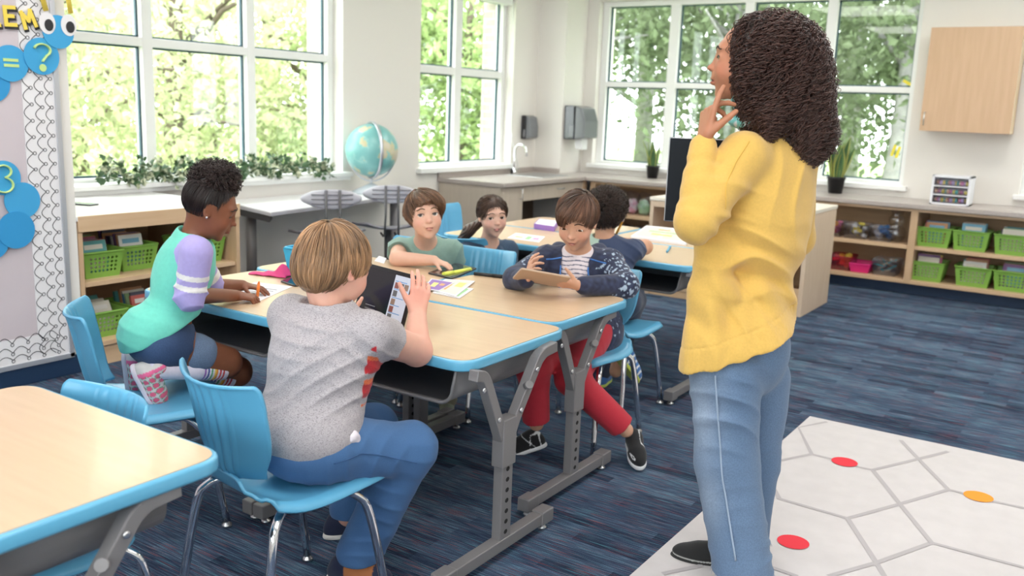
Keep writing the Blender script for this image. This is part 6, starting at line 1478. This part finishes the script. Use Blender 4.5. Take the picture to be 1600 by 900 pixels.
# ------------------------------------------------------------------ boy holding the tan tablet
def boy_tablet():
    root=person((-1.86,3.35,.40),'boy with straight brown hair in a speckled navy hoodie looking down at a tablet')
    SK=(.66,.37,.25); s=.222; hp=T(901,345,3.70); R=frame(vdir(-.30,-.92,-.42),roll=.03); hs=head_sdf(True,fat=.01,eye=.55,lips=1.25)
    ft=vdir(-.15,-1); rt=np.cross(ft,UP); RT=np.stack([rt,ft,UP],1)
    SC=T(903,404,3.80); Rs=SC+rt*.135-UP*.01; Ls=SC-rt*.135-UP*.01; PC=T(915,500,3.90)
    Er=T(806,436,3.66); Wr=T(823,437,3.54); El=T(978,446,3.64); Wl=T(905,446,3.53)
    B=SDF().merge(hs,hp,R,s); B.cone(hp+R@np.array([0,-.12,-.22])*s,SC-UP*.0,.047,.05,k=.03)
    B.cone(Ls,Rs,.036,k=.03).ell(SC-UP*.10,(.12,.08,.15),R=RT,k=.05).ell(PC,(.12,.10,.09),R=RT,k=.05).cone(SC-UP*.1,PC,.085,.09,k=.04)
    B.chain([Rs,Er,Wr],[.038,.034,.023],.015).chain([Ls,El,Wl],[.038,.034,.023],.015)
    hand(B,Wr,vdir(.15,-.35,.75),vdir(.95,.1,.1),vdir(-.1,.6,.6),.135,curl=((.25,.4,.3),(.4,.5,.35),(.6,.6,.4),(.7,.7,.4)),thumb=(.55,.6,.5),spl=(.14,.04,-.06,-.16))
    hand(B,Wl,vdir(-.95,-.15,.10),vdir(-.1,.6,.75),vdir(-.2,.5,.9),.135,curl=((.2,.3,.2),(.25,.3,.2),(.3,.35,.2),(.3,.4,.2)),thumb=(.6,.55,.5))
    hl=PC-rt*.07; hr=PC+rt*.07; kl=T(893,592,3.50); al=T(978,672,3.52); kr=T(833,575,3.46); ar=T(838,662,3.50)
    B.chain([hl,kl,al],[.07,.046,.03],.03).chain([hr,kr,ar],[.07,.046,.03],.03)
    V,F=B.mesh(.0029); npmesh('body',V,F,SKIN,root,cols=face_cols(V,hp,R,s,SK,(.55,.17,.15),cheek=(.72,.34,.24)))
    eyes(root,hs,hp,R,s,('brown',(.08,.035,.015)),(0,-.30),brow=(.10,.05,.03),eye=.55,browth=.013)
    # striped tee
    S_=SDF(); S_.cone(Ls*.6+SC*.4,Rs*.6+SC*.4,.045,k=.03).ell(SC-UP*.10+ft*.012,(.118,.092,.16),R=RT,k=.04).cone(SC+UP*.025,SC-UP*.02,.057,.075,k=.02); S_.cone(SC+UP*.03+ft*.01,hp+R@np.array([0,-.1,-.4])*s,.050,.05,k=.005,sub=True)
    def tc(V,C):
        z=(V-SC)@UP; C=np.tile([.74,.67,.71],(len(V),1)).astype(float); C[(np.mod(z+.003*np.sin(V@rt*60),.0170)<.0040)&(z<.02)]=[.08,.09,.16]; return C
    garment('tshirt',S_,.0030,(.7,.68,.7),root,lambda P:folds(P,[(SC-UP*.12+ft*.09,vdir(1,0,.3))],.004,.05,41,.08),colf=tc)
    # hoodie with open front
    H=SDF(); H.cone(Ls,Rs,.052,k=.03).ell(SC-UP*.09,(.150,.110,.15),R=RT,k=.05).ell(SC-UP*.20,(.145,.115,.13),R=RT,k=.05).cone(SC-UP*.2,PC,.115,.12,k=.05)
    H.ell(PC-UP*.05+ft*.02-rt*.05,(.12,.12,.12),R=RT,k=.04); H.cone(PC-rt*.10,T(918,615,3.62),.055,.026,k=.04)
    op=SC+rt*.005; H.box(op-UP*.14+ft*.13,(.056,.12,.20),.02,R=RT,k=.006,sub=True); H.cone(SC+UP*.01+ft*.03,SC+UP*.10+ft*.05,.062,.075,k=.006,sub=True)
    H.chain([Rs,Er],[.056,.052],.03).chain([Er,Wr*.92+Er*.08],[.050,.036],.02).chain([Ls,El],[.056,.053],.03).chain([El,Wl*.90+El*.10],[.050,.038],.02)
    def sp(V,C):
        n=.8*snoise(V,190,51)+.9*snoise(V,420,52); msk=.55*np.exp(-(((V-(Ls+El)/2+UP*.02)/.085)**2).sum(1))+.75*np.exp(-(((V-El)/.09)**2).sum(1))+.7*np.exp(-(((V-(Rs*.4+Er*.6))/.07)**2).sum(1))+.5*np.exp(-(((V-Ls)/.07)**2).sum(1))+.4*np.exp(-(((V-(PC-rt*.10-UP*.02+ft*.06))/.08)**2).sum(1))
        C=np.tile([.028,.036,.078],(len(V),1))*(1+.25*snoise(V,200,3))[:,None]; m=n*msk>.36; C[m]=[.40,.50,.62]; return C
    garment('hoodie',H,.0032,(.03,.04,.08),root,lambda P:folds(P,[(Er,(0,0,1)),(El,vdir(1,0,.5)),((El+Wl)/2,vdir(1,0,0)),(Ls,vdir(1,0,1)),(Rs,vdir(1,0,-1))],.006,.045,43,.08),colf=sp)
    PIPE=pmat('blue_piping',(.05,.19,.55),.6)
    for sd in (1,-1):
        q=[SC+rt*(.005+sd*.060)+ft*.14+UP*z for z in np.linspace(.0,-.17,14)]; q,_=project(H,np.array(q),.001,8); MB().tube([tuple(p) for p in q],.0035,6).build('zip_piping',PIPE,root,world=True)
        q=[SC+rt*(sd*x)+UP*(.03-.25*(x-.06))+ft*.10 for x in np.linspace(.062,.115,8)]; q,_=project(H,np.array(q),.001,8); MB().tube([tuple(p) for p in q],.0030,6).build('yoke_piping',PIPE,root,world=True)
    hd=SDF(); hd.cone(SC+rt*.078+ft*.02+UP*.012,SC+rt*.085-ft*.04+UP*.025,.026,.034,k=.02).cone(SC-rt*.078+ft*.02+UP*.012,SC-rt*.085-ft*.04+UP*.025,.026,.034,k=.02).cone(SC+rt*.08-ft*.03+UP*.02,SC-ft*.085-UP*.01,.034,.042,k=.02).cone(SC-rt*.08-ft*.03+UP*.02,SC-ft*.085-UP*.01,.034,.042,k=.02); garment('hood',hd,.0045,(.028,.036,.078),root,lambda P:.004*snoise(P,40,2))
    # red trousers
    Tr=SDF(); Tr.ell(PC-UP*.01,(.122,.105,.085),R=RT,k=.03); cl=kl+(al-kl)*1.10; cr_=kr+(ar-kr)*1.16; Tr.chain([hl,kl,cl],[.082,.064,.053],.03).chain([hr,kr,cr_],[.082,.064,.053],.03)
    for a,b in ((kl,cl),(kr,cr_)): d=(b-a)/np.linalg.norm(b-a); Tr.cone(b+d*.012,b+d*.12,.085,.085,k=.004,sub=True)
    garment('trousers',Tr,.0042,(.50,.025,.045),root,lambda P:folds(P,[(kl,vdir(1,0,.2)),(cl,(cl-kl)),(kr,(0,0,1)),(hl*.5+kl*.5,(kl-hl))],.006,.05,44,.08),attrmat('twill',.8))
    def bw(V,C,o,f,up,sd,L):
        n=np.abs(snoise(V,70,8)); C=np.tile([.012,.012,.014],(len(V),1)).astype(float); C[n<.10]=[.75,.75,.77]; return C
    a0=atz(1000,700,.02); a1=atz(1000,738,.0)
    shoe(root,T(985,688,3.60)*[1,1,0]+UP*.06,atz(1001,741,.0),UP,.20,(.02,.02,.02),(.75,.75,.77),'sneaker',colf=bw); shoe(root,T(856,668,3.58)*[1,1,0]+UP*.03,atz(822,706,0),UP,.20,(.02,.02,.02),(.75,.75,.77),'sneaker',colf=bw)
    def cut(Hq):
        Hq.ell((-.08,.53,-.08),(.38,.36,.37),k=.03,sub=True); Hq.box((0,.1,-.72),(.6,.6,.33),.02,k=.03,sub=True); Hq.ell((0,.25,-.45),(.5,.28,.26),k=.03,sub=True)
        for sd in (-1,1): Hq.ell((sd*.41,.07,-.07),(.12,.10,.13),k=.02,sub=True)
    straight_hair(root,hp,R,s,(-.16,-.12,.52),cut,(.115,.055,.032),seed=6,n=2600,thick=.0075,var=.5,wave=.014,flowdir=(0,.05,-.8),sweep=(.32,.1,0),extra=lambda Hq:(Hq.ell((.02,.18,.20),(.30,.25,.22),k=.06),Hq.ell((0,-.28,-.10),(.30,.26,.30),k=.08)))
boy_tablet()
tb=thing('tablet',tuple(T(846,434,3.49)),'tablet with a plain tan back held in both hands by the boy','tablet')
xa=vdir(.97,.18,-.17); n_=vdir(.05,-.45,-.9); ya=np.cross(n_,xa); ya/=np.linalg.norm(ya); za=np.cross(xa,ya); tb.rotation_euler=Matrix(((xa[0],ya[0],za[0]),(xa[1],ya[1],za[1]),(xa[2],ya[2],za[2]))).to_euler()
MB().prism(roundpoly([(-.10,-.07),(.10,-.07),(.10,.07),(-.10,.07)],.012,5),-.004,.004).build('case_back',pmat('tan_case',(.50,.36,.26),.5),tb,bevel=.002); MB().box(-.092,.092,-.062,.062,-.0052,-.0038).build('screen',pmat('screen_dark',(.010,.010,.013),.08),tb) 
# ------------------------------------------------------------------ boy in the sage shirt
def boy_sage():
    root=person((-2.90,3.40,.40),'boy with tousled brown hair in a sage green t-shirt leaning on the desk, looking up')
    SK=(.76,.46,.34); s=.222; hp=T(664,335,4.12); R=frame(vdir(.28,-.95,.06),roll=-.10); hs=head_sdf(True,jaw=1.0,fat=.015,eye=1.15,lips=1.15)
    ft=vdir(.08,-1); rt=np.cross(ft,UP); RT=np.stack([rt,ft,UP],1)
    SC=T(665,387,4.25); Rs=SC+rt*.125-UP*.01; Ls=SC-rt*.125-UP*.01; PC=T(668,465,4.4)
    Er=T(621,404,4.08); Wr=T(678,407,4.02); El=T(716,440,4.32); Wl=T(700,470,4.18)
    B=SDF().merge(hs,hp,R,s); B.cone(hp+R@np.array([0,-.10,-.22])*s,SC-UP*.0,.046,.05,k=.03).cone(Ls,Rs,.035,k=.03).ell(SC-UP*.1,(.115,.075,.15),R=RT,k=.05).ell(PC,(.115,.1,.09),R=RT,k=.05).cone(SC-UP*.1,PC,.08,.09,k=.04)
    B.chain([Rs,Er,Wr],[.038,.035,.023],.015).chain([Ls,El,Wl],[.038,.033,.023],.015)
    hand(B,Wr,vdir(.95,-.2,-.25),vdir(0,.1,-1),vdir(.1,-1,0),.125,curl=((.35,.4,.2),)*4); hand(B,Wl,vdir(-.8,-.3,-.1),vdir(0,0,-1),vdir(-.1,1,0),.125,curl=((.35,.4,.2),)*4)
    hl=PC-rt*.07; hr=PC+rt*.07; kl=T(690,480,4.02);kr=T(645,480,4.0); al=T(700,560,4.0); ar=T(655,565,4.0)
    kl[2]=kr[2]=.46; al[2]=ar[2]=.08
    B.chain([hl,kl,al],[.065,.045,.03],.03).chain([hr,kr,ar],[.065,.045,.03],.03)
    V,F=B.mesh(.0029); npmesh('body',V,F,SKIN,root,cols=face_cols(V,hp,R,s,SK,(.60,.22,.19),cheek=(.82,.42,.32)))
    eyes(root,hs,hp,R,s,('hazel',(.10,.09,.08)),(.16,.16),brow=(.16,.09,.05),eye=1.1,browth=.014)
    S_=SDF(); S_.cone(Ls,Rs,.050,k=.03).ell(SC-UP*.09,(.142,.10,.14),R=RT,k=.05).ell(SC-UP*.2,(.138,.105,.14),R=RT,k=.05).cone(SC-UP*.2,PC,.10,.11,k=.04).cone(SC+UP*.02,SC-UP*.02,.055,.08,k=.03); S_.cone(SC+UP*.022+ft*.015,hp+R@np.array([0,-.05,-.42])*s,.050,.055,k=.005,sub=True)
    for a,b in ((Rs,Er),(Ls,El)): d=(b-a)/np.linalg.norm(b-a); S_.chain([a,a*.4+b*.6],[.052,.055],.02); S_.cone(a*.4+b*.6+d*.022,b+d*.12,.075,.075,k=.004,sub=True)
    garment('tshirt',S_,.0034,(.23,.36,.31),root,lambda P:folds(P,[(SC-UP*.12+ft*.08,vdir(1,0,1)),(Rs,vdir(1,0,1)),(Ls,vdir(1,0,-1))],.006,.045,61,.09))
    Tr=SDF().ell(PC-UP*.01,(.118,.105,.085),R=RT,k=.03).chain([hl,kl,al],[.078,.058,.048],.03).chain([hr,kr,ar],[.078,.058,.048],.03); garment('trousers',Tr,.006,(.22,.20,.14),root)
    for a in (al,ar): shoe(root,np.array([a[0],a[1],0])-ft*.05,np.array([a[0],a[1],0])+ft*.14,UP,.19,(.30,.33,.24),(.45,.03,.05),'sneaker')
    def cut(Hq):
        Hq.ell((-.07,.54,-.08),(.40,.36,.37),k=.03,sub=True); Hq.box((0,.1,-.66),(.6,.6,.34),.02,k=.03,sub=True); Hq.ell((0,.25,-.42),(.5,.26,.26),k=.03,sub=True)
        for sd in (-1,1): Hq.ell((sd*.41,.05,-.05),(.12,.10,.14),k=.02,sub=True)
    straight_hair(root,hp,R,s,(.10,-.10,.52),cut,(.17,.088,.048),seed=16,n=2600,thick=.007,var=.6,wave=.045,flowdir=(0,.05,-.7),sweep=(-.45,.12,0),jit=.018,extra=lambda Hq:(Hq.ell((-.06,.17,.23),(.30,.26,.23),k=.06),))
boy_sage()
# ------------------------------------------------------------------ girl with the ponytail
def girl_pony():
    root=person((-2.80,3.98,.40),'girl with a low brown ponytail in a denim jacket turned round in her seat')
    SK=(.74,.45,.34); s=.205; hp=T(770,338,4.66); R=frame(vdir(.30,-.95,-.06),roll=-.06); hs=head_sdf(True,jaw=.92,eye=1.0,fat=.01,lips=1.1)
    ft=vdir(.30,-.95); rt=np.cross(ft,UP); RT=np.stack([rt,ft,UP],1)
    SC=T(763,387,4.74); Rs=SC+rt*.112-UP*.01; Ls=SC-rt*.112-UP*.01; PC=T(768,450,4.80); PC[2]=max(PC[2],.48)
    Er=T(728,425,4.74); Wr=T(735,452,4.66); El=T(798,425,4.7); Wl=T(790,450,4.6)
    B=SDF().merge(hs,hp,R,s); B.cone(hp+R@np.array([0,-.10,-.22])*s,SC,.040,.045,k=.03).cone(Ls,Rs,.032,k=.03).ell(SC-UP*.1,(.105,.07,.14),R=RT,k=.05).ell(PC,(.11,.1,.085),R=RT,k=.05)
    B.chain([Rs,Er,Wr],[.034,.03,.02],.015).chain([Ls,El,Wl],[.034,.03,.02],.015); simple_hand(B,Wr,-UP,vdir(1,0,0),vdir(0,-1,0),.12); simple_hand(B,Wl,-UP,vdir(-1,0,0),vdir(0,-1,0),.12)
    hl=PC-rt*.06; hr=PC+rt*.06; fk=vdir(.9,.1); kl=hl+fk*.27; kr=hr+fk*.27; al=kl-UP*.36; ar=kr-UP*.36; al[2]=ar[2]=.08
    B.chain([hl,kl,al],[.062,.044,.03],.03).chain([hr,kr,ar],[.062,.044,.03],.03)
    V,F=B.mesh(.003); npmesh('body',V,F,SKIN,root,cols=face_cols(V,hp,R,s,SK,(.60,.20,.19),cheek=(.80,.40,.32)))
    eyes(root,hs,hp,R,s,('brown',(.07,.035,.02)),(.12,.10),brow=(.10,.055,.04),eye=1.05,browth=.010)
    S_=SDF(); S_.cone(Ls,Rs,.047,k=.03).ell(SC-UP*.10,(.132,.098,.14),R=RT,k=.05).cone(SC-UP*.15,PC+UP*.04,.10,.11,k=.04)
    S_.cone(SC+UP*.03+ft*.035,hp+R@np.array([0,.0,-.5])*s,.045,.05,k=.005,sub=True); S_.chain([Rs,Er,Wr*.85+Er*.15],[.048,.042,.034],.02).chain([Ls,El,Wl*.85+El*.15],[.048,.042,.034],.02)
    S_.box(SC-UP*.09+ft*.10,(.014,.05,.07),.01,R=RT,k=.006,sub=True)
    garment('denim_jacket',S_,.0036,(.03,.06,.12),root,lambda P:folds(P,[(Rs,vdir(1,0,1)),(Ls,vdir(1,0,-1)),(SC-UP*.1,(0,0,1))],.006,.05,71,.09),DENIM,dnm((.022,.045,.085),(.055,.10,.17),7))
    for sd in (-1,1):
        Q=SDF().cone(SC+UP*.035+rt*sd*.05-ft*.01,SC+rt*sd*.045+ft*.085-UP*.02,.014,.022,k=.01).cone(SC+UP*.035+rt*sd*.05-ft*.01,SC-ft*.05+UP*.035,.014,.014,k=.01); garment('collar',Q,.0034,(.04,.08,.15),root,None,DENIM)
    Tr=SDF().ell(PC-UP*.01,(.114,.104,.082),R=RT,k=.03).chain([hl,kl,al],[.072,.054,.045],.03).chain([hr,kr,ar],[.072,.054,.045],.03); garment('leggings',Tr,.006,(.03,.03,.05),root)
    for a in (al,ar): shoe(root,np.array([a[0],a[1],0])-fk*.05,np.array([a[0],a[1],0])+fk*.14,UP,.185,(.5,.45,.5),(.7,.7,.7),'sneaker')
    def cut(Hq):
        Hq.ell((0,.53,-.07),(.52,.40,.40),k=.03,sub=True); Hq.box((0,.1,-.66),(.6,.6,.34),.02,R=np.array(Euler((.25,0,0)).to_matrix()),k=.03,sub=True)
        for sd in (-1,1): Hq.ell((sd*.40,.06,-.08),(.13,.12,.15),k=.03,sub=True)
    straight_hair(root,hp,R,s,(0,.22,.45),cut,(.085,.045,.030),seed=26,n=1500,thick=.006,var=.4,flowdir=(0,-.7,-.5),jit=0)
    tp=hp+R@np.array([.22,-.40,-.22])*s; e=T(722,372,4.78); Q=SDF().chain([tp,tp*.5+e*.5-RH*.012,e-UP*.01,e-UP*.05+RH*.006],[.020,.030,.024,.006],.015)
    V,F=Q.mesh(.0035,lambda P:.0025*np.sin(P@vdir(.85,.4,-.5)*600)); C=np.tile([.085,.045,.03],(len(V),1))*(1+.4*np.sin(V@vdir(.85,.4,-.5)*600))[:,None]; npmesh('ponytail',V,F,HAIRM,root,cols=C)
    MB().ball(tuple(tp-UP*.005-RH*.004),(.019,.019,.010),12).build('hair_tie',pmat('mauve_tie',(.45,.18,.35),.7),root,world=True)
girl_pony()
# ------------------------------------------------------------------ curly haired child facing away
def curly():
    root=person((-2.02,3.86,.40),'child with short dark curls and a navy t-shirt bent over the back desk')
    SK=(.62,.33,.21); s=.215; hp=T(948,330,4.45); R=frame(vdir(.35,.88,-.35)); hs=head_sdf(True)
    ft=vdir(.30,.95); rt=np.cross(ft,UP); RT=np.stack([rt,ft,UP],1)
    SC=T(945,385,4.42); Rs=SC+rt*.13-UP*.012; Ls=SC-rt*.125-UP*.01; PC=T(955,470,4.30); PC[2]=max(PC[2],.49)
    Er=T(1008,386,4.52); Wr=T(975,378,4.66); El=T(905,395,4.60); Wl=T(935,380,4.72)
    B=SDF().merge(hs,hp,R,s); B.cone(hp+R@np.array([0,-.14,-.2])*s,SC,.044,.048,k=.03).cone(Ls,Rs,.036,k=.03).ell(SC*.6+PC*.4,(.115,.075,.14),R=RT,k=.05).ell(PC,(.115,.1,.09),R=RT,k=.05)
    B.chain([Rs,Er,Wr],[.038,.036,.024],.015).chain([Ls,El,Wl],[.038,.034,.024],.015); hand(B,Wr,vdir(-.5,.8,.1),vdir(0,.2,-1),vdir(-.8,-.3,.2),.13,curl=((.7,.8,.4),)*4); simple_hand(B,Wl,vdir(.4,.8,0),-UP,vdir(1,0,0),.13)
    hl=PC-rt*.07; hr=PC+rt*.07; kl=hl+ft*.24-UP*.03; kr=hr+ft*.22-UP*.03; al=kl*1.0; al[2]=.08; ar=T(962,580,4.14)
    B.chain([hl,kl,al],[.065,.045,.03],.03).chain([hr,kr,ar],[.065,.045,.03],.03)
    V,F=B.mesh(.0032); npmesh('body',V,F,SKIN,root,cols=face_cols(V,hp,R,s,SK,(.5,.2,.17)))
    S_=SDF(); S_.cone(Ls,Rs,.052,k=.03).ell(SC-UP*.05,(.14,.105,.11),R=RT,k=.05).cone(SC-UP*.08,PC+UP*.03,.115,.125,k=.05).cone(SC+UP*.02,SC-UP*.02,.055,.08,k=.03); S_.cone(SC+UP*.03,hp+R@np.array([0,-.14,-.42])*s,.05,.055,k=.005,sub=True)
    for a,b in ((Rs,Er),(Ls,El)): d=(b-a)/np.linalg.norm(b-a); S_.chain([a,a*.35+b*.65],[.053,.056],.02); S_.cone(a*.35+b*.65+d*.022,b+d*.12,.08,.08,k=.004,sub=True)
    def cc(V,C):
        C=np.tile([.045,.065,.13],(len(V),1)).astype(float); q=V-SC; m=(q@rt<-.015)&(q@rt>-.075)&(q[:,2]>-.035); C[m]=[.42,.55,.46]; return C
    garment('tshirt',S_,.0038,(.05,.07,.13),root,lambda P:folds(P,[(Rs,vdir(1,0,1)),(SC-UP*.12,(0,0,1))],.006,.05,81,.09),colf=cc)
    Tr=SDF().ell(PC-UP*.01,(.12,.108,.085),R=RT,k=.03).chain([hl,kl,al],[.078,.058,.048],.03).chain([hr,kr,kr*.3+ar*.7],[.078,.058,.048],.03); garment('trousers',Tr,.006,(.035,.045,.08),root)
    shoe(root,np.array([al[0],al[1],0])-ft*.05,np.array([al[0],al[1],0])+ft*.14,UP,.19,(.05,.15,.4),(.5,.6,.1),'sneaker')
    def ye(V,C,o,f,up,sd,L): t=((V-o)@f)/L; C=C.copy(); C[np.mod(t*7+(V-o)@sd*30,1)<.35]=[.70,.72,.74]; return C
    shoe(root,T(960,556,4.06),T(992,596,4.10),vdir(.55,.4,.7),.19,(.05,.16,.42),(.55,.62,.10),'sneaker',colf=ye)
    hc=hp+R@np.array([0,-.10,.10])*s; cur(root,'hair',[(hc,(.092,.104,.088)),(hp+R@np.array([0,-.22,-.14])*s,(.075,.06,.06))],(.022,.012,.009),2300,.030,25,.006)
curly()
pc=thing('pencil',tuple(T(960,372,4.55)),'yellow pencil in the hand of the curly haired child','pencil')
a=np.zeros(3); b=T(975,340,4.45)-T(960,372,4.55); MB().tube([a,b*.84],.006,6).build('barrel',pmat('pencil_yellow',(.85,.45,.05),.4),pc); MB().tube([b*.84,b*.90],.0065,8).build('ferrule',STEEL,pc); MB().tube([b*.90,b],.0058,8).build('eraser',pmat('eraser_white',(.8,.75,.72),.7),pc)
sp_=thing('pink_holder',tuple(T(953,362,4.62)),'bright magenta pencil holder in front of the curly haired child','holder'); MB().lathe([(.016,-.03),(.022,-.028),(.024,.04),(.020,.04),(.018,-.024),(0,-.024)],16).build('cup',pmat('magenta_holder',(.75,.05,.42),.4),sp_)
